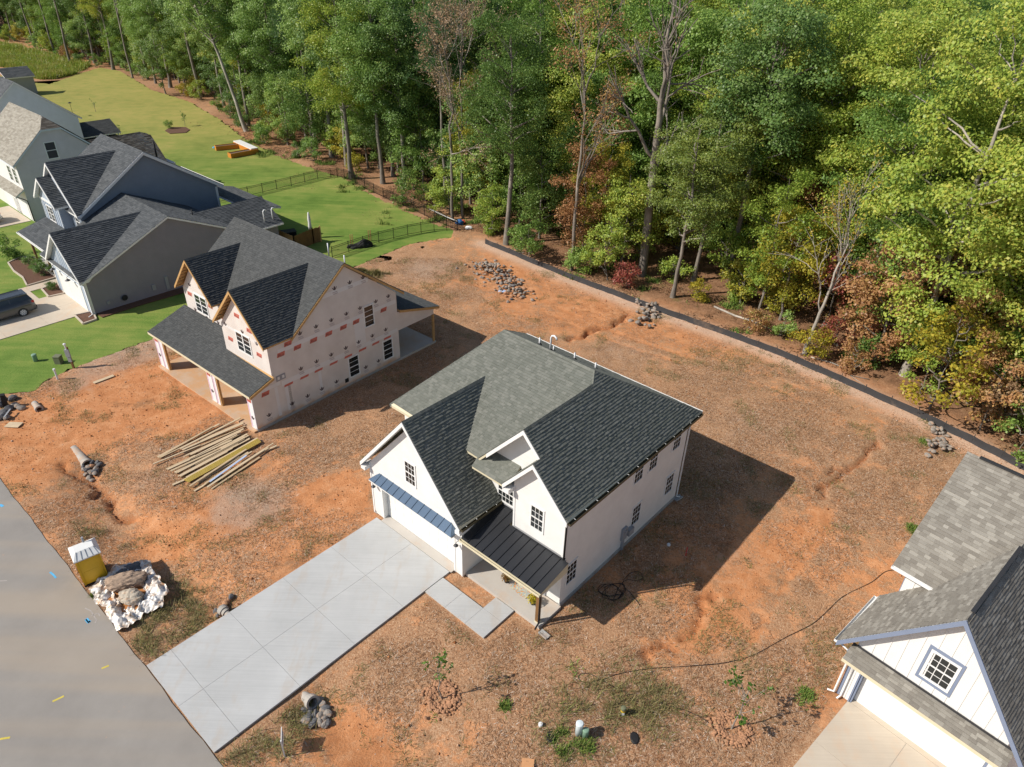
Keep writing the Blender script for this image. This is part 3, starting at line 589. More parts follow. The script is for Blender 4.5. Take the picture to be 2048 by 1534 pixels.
gutter(WH, (7.27, -.3, 3.6), (7.27, 2.5, 3.6), M['gutter_brown'], .065, hang=4)
# windows: front, recess, right side
X, Y = (1, 0, 0), (0, 1, 0)
window(WH, (3.04, 0, 4.0), X, (0, -1, 0), .68, 1.3, 3, 4); window(WH, (9.74, 1.85, 4.05), X, (0, -1, 0), .68, 1.28, 3, 4)
window(WH, (7.0, 2.6, 3.62), X, (0, -1, 0), .95, 1.2, 4, 4)
for v, z, h in ((11.15, 4.28, 1.24), (8.82, 4.26, 1.24), (7.45, 4.26, 1.24), (11.15, 1.15, 1.24), (7.82, 1.13, 1.24), (2.25, 1.2, 1.22)):
    window(WH, (11.73, v, z), Y, (1, 0, 0), .72, h, 3, 4)
mb = MB(); mb.box(9.9, 10.9, 1.80, 1.845, .13, 2.25); mb.build('front_door', M['grey_box'], WH)
mb = MB(); mb.box(11.735, 11.87, 6.9, 7.3, .75, 1.55); mt = mb.build('electric_meter', M['grey_box'], WH)
mb = MB(); mb.tube([(11.87, 7.1, 1.35), (11.95, 7.1, 1.35)], .09, 12); mb.build('meter_dial', M['grey_box'], mt)
mb = MB(); mb.box(11.735, 11.95, 7.4, 7.85, .8, 1.2); mb.build('disconnect_box', M['grey_box'], mt)
mb = MB(); mb.box(11.735, 11.85, 7.03, 7.15, .0, .75); mb.build('conduit', M['grey_box'], mt)
for pts, r in (([(4.34, 8.57, 8.8), (4.34, 8.57, 9.36)], .045), ([(5.05, 8.9, 8.55), (5.05, 8.9, 8.98)], .035), ([(5.3, 8.3, 8.95), (5.3, 8.3, 9.85), (5.36, 8.3, 9.97), (5.5, 8.3, 10.02), (5.64, 8.3, 9.96), (5.68, 8.3, 9.85)], .05),
               ([(6.25, 9.2, 8.4), (6.25, 9.2, 8.95)], .045), ([(7.35, 9.6, 8.1), (7.35, 9.6, 8.62)], .045)):
    vp = pipe(WH, pts, r, M['pvc'], 'vent_pipe'); b = MB(); c = pts[0]; b.lathe([(.14, -.05), (.13, .06), (.06, .14)], (c[0], c[1], c[2] + .1), 10); b.build('pipe_boot', M['rubber'], vp)

# ================================================================= the house under construction
SH = thing('unfinished_house', 'unfinished house in white sheathing with red prints and charcoal roof', 'house', (-16.2407, 36.7246, 0), -R(38.9))
def sheath():
    m, t, p = newmat('sheathing'); v = opos(t); s = nd(t, 'SeparateXYZ'); lk(t, v, s.inputs[0])
    base = ramp(t, noise(t, .8, 5, .6, v), [(.3, (.60, .54, .50)), (.7, (.70, .65, .61))])
    dz = mth(t, 'ADD', s.outputs[2], mth(t, 'MULTIPLY', noise(t, 1.3, 5, .6, v), .9))
    c = mix(t, smooth(t, dz, 1.0, .45), base, (.55, .33, .19)); lk(t, c, p.inputs['Base Color']); p.inputs['Roughness'].default_value = .6; return m
M['sheath'] = sheath(); M['tape'] = plain('seam_tape', (.70, .68, .67), .5, .06, 1.5); M['red_print'] = plain('red_print', (.56, .15, .11), .6, .3, 4.); M['dark_print'] = plain('dark_print', (.06, .035, .04), .6, .2); M['pale_print'] = plain('faded_print', (.46, .41, .41), .6, .1)
M['wrap'] = plain('white_wrap', (.74, .72, .74), .5, .06, dirt=((.5, .3, .18), .5, 1.2, .62)); M['pink'] = plain('pink_tape', (.62, .42, .58), .6, .1)
mb = MB()
mb.box(-12.1, 0, 2.8, 12.3, .12, 5.4); mb.box(-5.15, 0, 1.6, 2.8, .12, 5.4)
mb.prism([(0, 3.0, 5.4), (0, 12.3, 5.4), (0, 12.3, 5.55), (0, 7.9, 8.98), (0, 3.3, 5.45)], (-12.1, 0, 0))
mb.prism([(-5.15, 1.6, 5.4), (0, 1.6, 5.4), (-2.6, 1.6, 8.32)], (0, 2.5, 0)); mb.prism([(-12.1, 2.8, 5.4), (-7.75, 2.8, 5.4), (-9.92, 2.8, 7.95)], (0, 2.2, 0))
mb.prism([(0, 0, .02), (0, 1.6, .02), (0, 1.6, 3.25), (0, 0, 2.65)], (-.14, 0, 0))
mb.prism([(0, 12.3, 2.45), (0, 15.95, 2.45), (0, 15.95, 2.95), (0, 12.3, 3.95)], (-.1, 0, 0))
mb.build('wall', M['sheath'], SH)
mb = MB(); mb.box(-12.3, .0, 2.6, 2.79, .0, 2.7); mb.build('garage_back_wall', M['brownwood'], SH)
mb = MB()
for k in range(18): mb.box(-12.0 + k * .66, -11.95 + k * .66, 2.5, 2.6, .05, 2.7)
mb.build('wall_stud', M['rawwood'], SH)
M['dirty_slab'] = plain('clay_stained_slab', (.50, .36, .25), .9, .1, .8, dirt=((.52, .30, .15), .8, .6, .42), bmp=.1)
mb = MB(); mb.box(-12.3, -.02, -.3, 2.6, -.12, .05); mb.build('garage_slab', M['dirty_slab'], SH)
mb = MB(); mb.box(-6.0, .05, 12.3, 16.05, -.1, .1); mb.build('patio_slab', M['slab'], SH)
mb = MB(); mb.box(-.2, .03, -.05, 12.3, -.1, .12); mb.build('foundation', M['concrete'], SH)
LZ = lambda v: 2.8 + .34 * (v + .25)
sl_ = .79
rp = [[(-2.6, 1.25, 8.6), (-5.45, 1.25, 5.63), (-5.45, 3.4, 5.63), (-2.6, 7.14, 8.6)], [(-2.6, 1.25, 8.6), (-2.6, 7.14, 8.6), (.22, 3.4, 5.63), (.22, 1.25, 5.63)],
      [(-9.9, 2.35, 8.2), (-12.35, 2.35, 5.55), (-12.35, 3.4, 5.55), (-9.9, 6.63, 8.2)], [(-9.9, 2.35, 8.2), (-9.9, 6.63, 8.2), (-7.5, 3.3, 5.55), (-7.5, 2.35, 5.55)],
      [(-12.4, 3.25, 5.53), (.22, 3.25, 5.53), (.22, 7.9, 9.2), (-12.4, 7.9, 9.2)], [(.22, 12.85, 5.45), (-12.4, 12.85, 5.45), (-12.4, 7.9, 9.2), (.22, 7.9, 9.2)],
      [(-12.5, -.25, 2.8), (.2, -.25, 2.8), (.2, 1.59, LZ(1.59)), (-5.16, 1.59, LZ(1.59)), (-5.16, 2.79, LZ(2.79)), (-12.5, 2.79, LZ(2.79))],
      [(.3, 16.3, 3.08), (-6.2, 16.3, 3.08), (-6.2, 12.32, 4.2), (.3, 12.32, 4.2)]]
roof(SH, rp, M['sh_dark'], M['rawwood'], .13, [((-2.6, 1.27, 8.6), (-2.6, 7.14, 8.6)), ((-9.9, 2.37, 8.2), (-9.9, 6.63, 8.2)), ((-12.4, 7.9, 9.2), (.22, 7.9, 9.2))])
for pts, v in (([(-5.45, 5.63), (-2.6, 8.6), (.22, 5.63)], 1.245), ([(-12.35, 5.55), (-9.9, 8.2), (-7.5, 5.55)], 2.345)):
    barge(SH, pts, v, M['rawwood'], .2, .04, 0)
    for (u0, z0), (u1, z1) in zip(pts, pts[1:]):
        for k in range(7):
            f = (k + .5) / 7; l = MB(); u, z = u0 + (u1 - u0) * f, z0 + (z1 - z0) * f; l.box(u - .03, u + .03, v + .02, v + .4, z - .24, z - .15); l.build('lookout', M['rawwood'], SH)
for (v0, z0), (v1, z1) in (((3.25, 5.53), (7.9, 9.2)), ((7.9, 9.2), (12.85, 5.45)), ((-.25, 2.8), (1.59, LZ(1.59))), ((12.32, 4.2), (16.3, 3.08))):
    mb = MB(); mb.prism([(.225, v0, z0 - .02), (.225, v1, z1 - .02), (.225, v1, z1 - .2), (.225, v0, z0 - .2)], (.035, 0, 0)); mb.build('rake_board', M['rawwood'], SH)
mb = MB(); mb.box(-12.5, .2, -.29, -.252, 2.62, 2.8); mb.build('fascia', M['cream'], SH)
for u0, u1 in ((-12.3, -11.75), (-11.65, -11.2), (-5.35, -4.75), (-4.65, -4.3), (-.62, -.02)):
    mb = MB(); mb.box(u0, u1, -.05, .12, .05, 2.66); co = mb.build('column', M['wrap'], SH); e = MB(); e.box(u0 + .03, u0 + .12, -.056, -.052, .1, 2.6); e.build('edge_tape', M['pink'], co)
for u in (-11.15, -4.25): mb = MB(); mb.box(u, u + .1, -.03, .12, .05, 2.6); mb.build('wood_jamb', M['rawwood'], SH)
mb = MB(); mb.box(-12.3, -.02, -.04, .12, 2.56, 2.7); mb.build('header_beam', M['rawwood'], SH)
mb = MB(); mb.box(-.12, .03, 15.82, 15.97, .1, 2.46); mb.build('porch_post', M['rawwood'], SH); mb = MB(); mb.box(-6.1, -5.95, 15.82, 15.97, .1, 2.46); mb.build('porch_post', M['rawwood'], SH)
mb = MB(); mb.box(-6.1, -.12, 15.82, 15.97, 2.46, 2.7); mb.build('porch_beam', M['rawwood'], SH)
for v, z in ((7.58, .58), (10.76, .6)): window(SH, (0, v, z), Y, (1, 0, 0), .8, 1.48, 1, 4)
window(SH, (0, 9.32, 3.9), Y, (1, 0, 0), .76, 1.5, 1, 4)
window(SH, (-3.4, 1.6, 4.1), X, (0, -1, 0), .68, 1.3, 1, 4, twin=2); window(SH, (-10.6, 2.8, 4.05), X, (0, -1, 0), .68, 1.28, 1, 4, twin=2)
def tape(*b): mb = MB(); mb.box(*b); mb.build('seam_tape', M['tape'], SH)      # taped seams
for z0, z1, v0, v1 in ((2.36, 2.72, 2.2, 7.3), (2.4, 2.7, 8.7, 12.2), (4.72, 5.02, 2.3, 12.2), (2.55, 2.8, .4, 2.1), (7.2, 7.5, 5.7, 9.9)): tape(.003, .006, v0, v1, z0, z1)
for v, z0, z1 in ((2.35, .4, 2.3), (5.0, .3, 2.3), (8.35, 2.75, 4.7), (1.62, .3, 2.5)): tape(.003, .005, v, v + (.9 if v == 8.35 else .22), z0, z1)
for u0, u1, z0, z1, v in ((-5.1, -.1, 5.3, 5.5, 1.6), (-12, -7.9, 5.3, 5.5, 2.8)): tape(u0, u1, v - .006, v - .003, z0, z1)
fc = bpy.data.curves.new('print', 'FONT'); fc.body = 'Plus'; fc.size = .34; fc.shear = .3; fc.resolution_u = 2; fo = bpy.data.objects.new('print', fc); COL.objects.link(fo)
_dg = bpy.context.evaluated_depsgraph_get(); tm = bpy.data.meshes.new_from_object(fo.evaluated_get(_dg)); bpy.data.objects.remove(fo)
TV = [v.co.copy() for v in tm.vertices]; TF = [tuple(p.vertices) for p in tm.polygons]
def stamp(mb, o, ax, nrm, polys, d):
    o, ax, nrm = Vector(o), Vector(ax), Vector(nrm); up = Vector((0, 0, 1))
    for P in polys: mb.prism([o + ax * a + up * b + nrm * .0065 for a, b in P], nrm * d)
def text(mb, o, ax, nrm, sc=1.0, d=.0105):
    o, ax, nrm = Vector(o), Vector(ax), Vector(nrm); n = len(mb.v); up = Vector((0, 0, 1))
    mb.v += [tuple(o + ax * v.x * sc + up * v.y * sc + nrm * d) for v in TV]; mb.f += [tuple(n + i for i in f) for f in TF]; mb.m += [mb.cur] * len(TF)
LOGO_ = [[(-.05, -.12), (.05, -.12), (.07, .1), (0, .2), (-.07, .1)], [(-.09, -.14), (.09, -.14), (.07, -.1), (-.07, -.1)], [(.06, -.1), (.12, -.1), (.24, .12), (.16, .08), (.1, .02)], [(-.06, -.1), (-.12, -.1), (-.24, .12), (-.16, .08), (-.1, .02)]]
LOGO = [[(a * .85, b * .85) for a, b in q] for q in LOGO_]
PAR = [[(-.32, -.15), (.24, -.15), (.32, .15), (-.24, .15)]]
def printmesh(name, polys, mat, txt=None):
    mb = MB(); stamp(mb, (0, 0, 0), (1, 0, 0), (0, -1, 0), polys, .003)
    if txt: mb.cur = 1; text(mb, (-txt * .33, 0, -.15), (1, 0, 0), (0, -1, 0), txt); mb.cur = 0
    return mb.mesh(name, [mat, M['dark_print']])
PM = dict(red=printmesh('red_print', PAR, M['red_print'], .85), half=printmesh('red_print', [[(-.24, -.2), (.2, -.2), (.24, .17), (-.2, .17)]], M['red_print'], .62), low=printmesh('red_print', [[(-.36, -.1), (.3, -.1), (.36, .06), (-.3, .06)]], M['red_print']), logo=printmesh('logo_print', LOGO, M['dark_print']),
          small=printmesh('small_print', [[(-.2, 0), (.2, 0), (.2, .06), (-.2, .06)]], M['pale_print']), small2=printmesh('small_print', [[(-.15, -.12), (.22, -.12), (.22, -.05), (-.15, -.05)]], M['pale_print']))
def put(k, p, side):
    o = link(PM[k].name.split('.')[0], PM[k], SH, p); o.rotation_euler = (0, 0, R(90) if side else 0)
for v, z in ((2.49, 4.62), (3.74, 4.62), (5.0, 4.62), (6.23, 4.62), (7.46, 4.62), (8.56, 4.62), (11.05, 4.62), (.95, 2.39), (3.1, 5.15)): put('red', (0, v, z), 1)
for v in (2.68, 3.91, 5.06, 6.32, 7.59, 8.87, 10.09, 11.2): put('low', (0, v, 2.31), 1)
for v, z in [(v, .76) for v in (.92, 2.69, 3.93, 5.11, 6.36, 9.0, 10.2)] + [(v, 3.0) for v in (3.74, 5.0, 6.21, 7.46, 8.59, 9.84, 11.1)] + [(v, 5.5) for v in (4.07, 5.33, 6.56, 7.82, 9.0, 10.42, 11.57)] + [(v, 7.62) for v in (7.11, 8.37, 9.5)]:
    put('logo', (0, v, z), 1); put('small', (0, v, z - .3), 1); put('small2', (0, v, z - .3), 1)
for u, v, z in ((-4.3, 1.6, 4.5), (-1.05, 1.6, 4.55), (-1.7, 1.6, 6.05), (-2.9, 1.6, 6.7), (-11.3, 2.8, 5.1), (-8.6, 2.8, 5.0), (-7.0, 2.8, 4.6)): put('red', (u, v, z), 0)
for u in (-.32, -5.05, -12.0): put('half', (u, -.052, 2.3), 0)
for u, v, z in ((-4.6, 1.6, 5.5), (-2.6, 1.6, 5.65), (-1.1, 1.6, 5.35), (-11.0, 2.8, 5.9), (-9.6, 2.8, 6.1), (-11, 2.8, 3.95), (-9.5, 2.8, 3.9), (-8, 2.8, 3.95), (-.3, -.05, .9), (-5.05, -.05, .9), (-12.0, -.05, 1.0)): put('logo', (u, v, z), 0)
mb = MB(); mb.box(.003, .02, 1.85, 2.55, 2.85, 3.25); vo = mb.build('vent_plate', M['grey_box'], SH)
for v in (2.03, 2.38): b = MB(); b.box(.02, .03, v - .08, v + .08, 2.95, 3.15); b.build('vent_hole', M['tape'], vo)
mb = MB(); mb.box(.003, .01, 7.08, 7.4, .3, .62); mb.build('crawl_vent', M['rubber'], SH)
for u, v in ((.0, 8.6), (-2.5, 9.2)): pipe(SH, [(u - .6, v, 8.4), (u - .6, v, 9.3)], .045, M['pvc'], 'vent_pipe')

# ================================================================= the blue grey neighbouring house
BH = thing('blue_grey_house', 'blue grey house with slate roof and white garage door beside the lawn', 'house', (-34.637, 51.938, 0), -R(41.0))
M['ground_tint_lap'] = lapsiding('ground_tint_lap_siding', (.225, .215, .25)); M['sky_tint_lap'] = lapsiding('sky_tint_lap_siding', (.21, .25, .305)); M['blue_batten'] = plain('pale_blue_siding', (.36, .42, .50), .6, .05)  # same lap siding: grey and blue tints paint in light from ground and sky
mb = MB(); mb.box(-7.0, 0, 0, 13.0, -.2, 2.9); mb.prism([(0, .0, 2.9), (0, 13.0, 2.9), (0, 13.0, 4.0), (0, 7.55, 6.4), (0, .05, 2.95)], (-6.9, 0, 0)); mb.box(-7.0, -.9, 13.0, 18.3, -.2, 2.95); mb.build('wall', M['ground_tint_lap'], BH)
mb = MB(); mb.prism([(-.1, -.0, 2.9), (-6.9, -.0, 2.9), (-3.45, -.0, 5.95)], (0, -.06, 0)); mb.box(-6.95, -6.1, -.06, 0, -.2, 2.9); mb.box(-.95, -.02, -.06, 0, -.2, 2.9); mb.box(-6.1, -.95, -.06, 0, 2.3, 2.9); fw_ = mb.build('front_wall', M['blue_batten'], BH)
for k in range(16):
    b = MB(); u = -6.7 + k * .42; top = 2.9 + (1 - abs(u + 3.45) / 3.45) * 3.0; b.box(u, u + .05, -.085, -.06, 2.95, top); b.build('batten', M['trim'] if k % 5 == 0 else M['blue_batten'], fw_)
mb = MB(); mb.box(-7.0, .02, -.1, -.06, 2.72, 2.92); mb.build('band_board', M['trim'], BH)
for u in (-.14, -6.95): mb = MB(); mb.box(u, u + .16, -.1, -.06, -.1, 2.72); mb.build('corner_board', M['trim'], BH)
mb = MB(); mb.box(-.0, .04, -.06, .12, -.1, 2.9); mb.build('corner_board', M['trim'], BH)
gd = MB(); gd.box(-6.08, -5.98, -.1, .1, 0, 2.3); gd.box(-1.0, -.9, -.1, .1, 0, 2.3); gd.box(-5.98, -1.0, -.1, .1, 2.2, 2.3); g_ = gd.build('garage_door', M['trim'], BH)
for k in range(4): s_ = MB(); s_.box(-5.97, -1.01, -.085, -.065, .02 + k * .545, .02 + k * .545 + .535); s_.build('door_section', M['white'], g_)
for u in (-5.4, -2.2): l = MB(); l.tube([(u, -.06, 2.75), (u, -.3, 2.95), (u, -.5, 2.85), (u, -.5, 2.7)], .02, 6); l.lathe([(.03, .12), (.22, -.04), (.2, -.05)], (u, -.5, 2.6), 12); l.build('barn_light', M['dark_metal'], BH)
rg = [[(.3, -.4, 3.08), (-3.25, -.4, 6.25), (-3.25, 7.0, 6.3), (.3, .3, 3.1)], [(-6.85, -.4, 3.08), (-6.85, 1.5, 3.08), (-3.25, 7.0, 6.3), (-3.25, -.4, 6.25)],
      [(.32, -.3, 2.97), (.32, 7.6, 6.62), (-8.55, 7.6, 6.62), (-8.55, -.3, 2.97)], [(.32, 13.4, 4.05), (-8.55, 13.4, 4.05), (-8.55, 7.6, 6.62), (.32, 7.6, 6.62)],
      [(-.3, 12.2, 3.2), (-.3, 18.6, 3.2), (-3.6, 18.6, 5.0), (-3.6, 10.4, 5.0)], [(-7.1, 18.6, 3.2), (-7.1, 12.2, 3.2), (-3.6, 10.4, 5.0), (-3.6, 18.6, 5.0)]]
roof(BH, rg, M['sh_slate'], M['trim'], .16, [((-3.25, -.38, 6.27), (-3.25, 7, 6.3)), ((.3, 7.6, 6.62), (-8.5, 7.6, 6.62)), ((-3.6, 10.6, 5.0), (-3.6, 18.6, 5.0))], .17, (.25, .6))
barge(BH, [(.3, 3.08), (-3.25, 6.25), (-6.85, 3.08)], -.402, M['trim'], .22, .04, .3)
for v, a in ((17.0, .3), (17.9, .0)): pipe(BH, [(-.9, v, 3.4), (-.9, v, 4.5), (-.9, v + .1, 4.65), (-.9, v + .25, 4.65), (-.9, v + .3, 4.5)], .06, M['pvc'], 'vent_pipe')
pipe(BH, [(-3.0, 11.2, 4.6), (-3.0, 11.2, 5.6)], .05, M['rubber'], 'vent_pipe')
gutter(BH, (-.22, 12.4, 3.2), (-.22, 18.55, 3.2), M['trim'], .07)
pipe(BH, [(.06, -.12, 2.9), (.06, -.12, .15), (.25, -.5, .08)], .05, M['trim'], 'downspout')
for v, z0, z1, s in ((5.0, .6, 1.1, .3), (6.2, .3, 1.5, .25), (8.3, .5, 1.2, .2), (1.2, .6, .85, .2)): b = MB(); b.box(.003, .12, v, v + s, z0, z1); b.build('utility_box', M['grey_box'], BH)
b = MB(); b.lathe([(.18, -.05), (.25, 0), (.18, .05)], (0, 0, 0), 16); hr = b.build('hose_reel', M['rubber'], BH, loc=(.16, 2.6, .75)); hr.rotation_euler = (0, R(90), 0)
# two-storey part
UH = BH
mb = MB(); mb.box(-17.0, -8.6, 4.0, 16.7, -.2, 5.5); mb.prism([(-8.6, 4.0, 5.5), (-8.6, 16.7, 5.5), (-8.6, 10.2, 9.6)], (-8.4, 0, 0)); mb.box(-11.1, -8.6, 3.7, 4.0, 2.5, 5.5)
mb.build('upper_wall', M['sky_tint_lap'], BH)
mb = MB(); mb.prism([(-16.4, 3.7, 5.5), (-8.3, 3.7, 5.5), (-12.3, 3.7, 9.1)], (0, .3, 0)); mb.box(-15.4, -11.1, 2.9, 4.0, -.2, 5.8); mb.prism([(-15.4, 2.9, 5.8), (-11.1, 2.9, 5.8), (-13.3, 2.9, 7.65)], (0, .8, 0)); uf = mb.build('front_wall', M['blue_batten'], BH)
for k in range(9): b = MB(); u = -15.2 + k * .5; b.box(u, u + .05, 2.87, 2.9, 3.4, 5.6); b.build('batten', M['trim'] if k in (0, 8) else M['blue_batten'], uf)
for u, z in ((-14.1, 3.95),): window(BH, (u, 2.87, z), X, (0, -1, 0), .62, 1.3, 2, 4, twin=2)
window(BH, (-9.9, 3.7, 3.9), X, (0, -1, 0), .8, 1.4, 2, 4); window(BH, (-12.0, 3.7, 7.2), X, (0, -1, 0), .5, .6, 1, 2)
mb = MB(); mb.box(-16.2, -8.45, 3.66, 3.7, 5.35, 5.6); mb.box(-15.5, -11.0, 2.86, 2.9, 5.6, 5.82); mb.build('band_board', M['trim'], BH)
ru = [[(-8.25, 3.45, 5.45), (-8.25, 10.25, 9.9), (-17.2, 10.25, 9.9), (-17.2, 3.45, 5.45)], [(-8.25, 17.15, 5.45), (-17.2, 17.15, 5.45), (-17.2, 10.25, 9.9), (-8.25, 10.25, 9.9)],
      [(-12.3, 3.35, 9.35), (-16.5, 3.35, 5.5), (-16.5, 3.7, 5.55), (-12.3, 9.45, 9.37)], [(-12.3, 3.35, 9.35), (-12.3, 9.45, 9.37), (-8.1, 3.7, 5.55), (-8.1, 3.35, 5.5)],
      [(-13.3, 2.55, 7.95), (-15.8, 2.55, 5.8), (-15.8, 3.7, 5.8), (-13.3, 3.7, 7.95)], [(-13.3, 2.55, 7.95), (-13.3, 3.7, 7.95), (-10.8, 3.7, 5.8), (-10.8, 2.55, 5.8)],
      [(-15.5, .25, 3.0), (-7.1, .25, 3.0), (-7.1, 2.9, 3.75), (-15.5, 2.9, 3.75)], [(-4.6, 21.1, 3.15), (-14, 21.1, 3.15), (-14, 16.75, 4.3), (-4.6, 16.75, 4.3)]]
roof(BH, ru, M['sh_slate'], M['trim'], .18, [((-8.25, 10.25, 9.9), (-17.2, 10.25, 9.9)), ((-12.3, 3.4, 9.36), (-12.3, 9.4, 9.37)), ((-13.3, 2.6, 7.95), (-13.3, 3.7, 7.95))], .17, (.25, .6))
barge(BH, [(-16.5, 5.5), (-12.3, 9.35), (-8.1, 5.5)], 3.346, M['trim'], .24, .04, .3); barge(BH, [(-15.8, 5.8), (-13.3, 7.95), (-10.8, 5.8)], 2.546, M['trim'], .24, .04, .3)
mb = MB(); mb.prism([(-8.24, 3.45, 5.4), (-8.24, 10.25, 9.86), (-8.24, 10.25, 9.6), (-8.24, 3.45, 5.14)], (.04, 0, 0)); mb.prism([(-8.24, 17.15, 5.4), (-8.24, 10.25, 9.86), (-8.24, 10.25, 9.6), (-8.24, 17.15, 5.14)], (.04, 0, 0)); mb.box(-8.6, -8.56, 16.5, 16.72, 3.3, 5.3); mb.build('rake_board', M['trim'], BH)
gutter(BH, (-8.3, 17.25, 5.45), (-17.2, 17.25, 5.45), M['trim'], .08); gutter(BH, (-15.5, .17, 3.0), (-7.2, .17, 3.0), M['trim'], .07)
for u, v in ((-15.1, .8), (-11.5, .8)): mb = MB(); mb.box(u, u + .18, v, v + .18, 0, 2.85); mb.build('porch_post', M['brownwood'], BH)
mb = MB(); mb.box(-15.4, -7.0, .6, 4.0, -.1, .1); mb.build('porch_slab', M['slab'], BH)
pipe(BH, [(-10.2, 12.2, 8.5), (-10.2, 12.2, 10.1)], .09, M['rubber'], 'vent_pipe')
# ================================================================= houses further along the street
LH = thing('light_grey_house', 'light grey two storey house with tan roof and one gable window', 'house', (BH.matrix_basis @ Vector((-26.7, 4.6, 0))).to_tuple(), -R(41))
M['pale_lap'] = lapsiding('pale_grey_siding', (.62, .575, .60)); M['bluewhite_lap'] = lapsiding('blue_white_siding', (.62, .66, .70))
mb = MB(); mb.box(-11, 0, 0, 8.4, -.3, 6.0); mb.prism([(0, 0, 6.0), (0, 8.4, 6.0), (0, 5.0, 8.95), (0, 3.2, 8.95)], (-11, 0, 0)); mb.box(-11, -.4, 8.4, 16.5, -.3, 3.2); mb.build('wall', M['pale_lap'], LH)
mb = MB(); mb.box(-11, .02, -.04, -.0, -.2, 5.9); mb.build('front_wall', M['white'], LH)
lr = [[(.3, -.35, 6.0), (.3, 3.2, 9.1), (-1.5, 4.2, 10.0), (-11.2, 4.2, 10.0), (-11.2, -.35, 6.0)], [(.3, 8.75, 6.0), (-11.2, 8.75, 6.0), (-11.2, 4.2, 10.0), (-1.5, 4.2, 10.0), (.3, 5.1, 9.1)], [(.3, 3.2, 9.1), (.3, 5.1, 9.1), (-1.5, 4.2, 10.0)]]
roof(LH, lr[:1], M['sh_pale'], M['bluewhite_lap'], .2, [((-1.5, 4.2, 10), (-11.2, 4.2, 10))], .18, (.3, .7)); roof(LH, lr[1:] + [[(-.2, 8.3, 3.3), (-.2, 15.6, 3.3), (-3.4, 15.6, 6.0), (-3.8, 14.6, 6.4), (-3.8, 6.5, 6.4)], [(-7.4, 15.6, 3.3), (-7.4, 8.3, 3.3), (-3.8, 6.5, 6.4), (-3.8, 14.6, 6.4), (-4.2, 15.6, 6.0)]], M['sh_brown'], M['bluewhite_lap'], .2, [((-3.8, 7, 6.4), (-3.8, 14.6, 6.4))], .18, (.3, .7), name='rear_roof')  # front slope lighter tan, rear slopes and rear wing darker brown
roof(LH, [[(.1, -1.0, 2.9), (-11, -1.0, 2.9), (-11, -.05, 3.5), (.1, -.05, 3.5)]], M['sh_pale'], M['trim'], .15, (), .18, (.3, .7), name='pent_roof')
window(LH, (0, 3.2, 6.1), Y, (1, 0, 0), .95, 1.6, 1, 2)
for u in (-1.6, -3.2): window(LH, (u, -.04, 3.9), X, (0, -1, 0), .8, 1.5, 2, 4)
for u0 in (-5.6, -.2 - 2.6): gd = MB(); gd.box(u0 - 2.2, u0 + 2.2, -.07, -.042, 0, 2.3); gd.build('garage_door', M['trim'], LH)
pipe(LH, [(.08, -.9, 2.9), (.1, -.3, 2.5), (.1, -.08, 2.3), (.1, -.08, .1)], .05, M['black_metal'], 'downspout'); pipe(LH, [(-2.0, 10.2, 4.4), (-2.0, 10.2, 6.2)], .08, M['rubber'], 'vent_pipe')
FHs = thing('pale_blue_house', 'pale blue sided house with a tall blank gable wall and rear porch', 'house', (BH.matrix_basis @ Vector((-46.0, 6.0, 0))).to_tuple(), -R(41))
mb = MB(); mb.box(-11, 0, 0, 12, -.3, 5.8); mb.prism([(0, 0, 5.8), (0, 12, 5.8), (0, 6, 10.6)], (-11, 0, 0)); mb.build('wall', M['bluewhite_lap'], FHs)
roof(FHs, [[(.2, -.4, 5.7), (.2, 6, 10.8), (-11, 6, 10.8), (-11, -.4, 5.7)], [(.2, 12.4, 5.7), (-11, 12.4, 5.7), (-11, 6, 10.8), (.2, 6, 10.8)]], M['sh_slate'], M['trim'], .18, (), .2, (.4, .8))
roof(FHs, [[(-1.0, 12.1, 3.0), (-1.0, 17.2, 3.0), (-3.8, 17.2, 4.3), (-3.8, 12.1, 4.3)], [(-6.6, 17.2, 3.0), (-6.6, 12.1, 3.0), (-3.8, 12.1, 4.3), (-3.8, 17.2, 4.3)]], M['sh_dark'], M['trim'], .15, (), .2, (.4, .8), name='porch_roof')
for u, v in ((-1.3, 16.9), (-1.3, 14.5), (-6.3, 16.9)): mb = MB(); mb.box(u - .08, u + .08, v - .08, v + .08, 0, 2.9); mb.build('porch_post', M['trim'], FHs)
mb = MB(); mb.box(-6.2, -1.4, 12.2, 16.8, 0, 2.6); mb.build('screen', M['rubber'], FHs)
GH = thing('far_house', 'farthest house at the left edge showing only its dark porch roof', 'house', (BH.matrix_basis @ Vector((-102.4, 13.0, 0))).to_tuple(), -R(41))
mb = MB(); mb.box(-10, 0, 0, 12, -.3, 4.5); mb.prism([(0, 0, 4.5), (0, 12, 4.5), (0, 6, 7.5)], (-10, 0, 0)); mb.build('wall', M['white'], GH)
roof(GH, [[(.3, -.4, 4.5), (.3, 6, 7.7), (-10, 6, 7.7), (-10, -.4, 4.5)], [(.3, 12.4, 4.5), (-10, 12.4, 4.5), (-10, 6, 7.7), (.3, 6, 7.7)], [(3.6, 12.1, 3.1), (3.6, 17, 3.1), (.6, 17, 4.4), (.6, 12.1, 4.4)]], M['sh_slate'], M['trim'], .18, (), .25, (.5, 1.0))
mb = MB(); mb.box(.6, 3.3, 12.1, 16.7, 0, 3.0); mb.build('porch', M['grey_box'], GH)
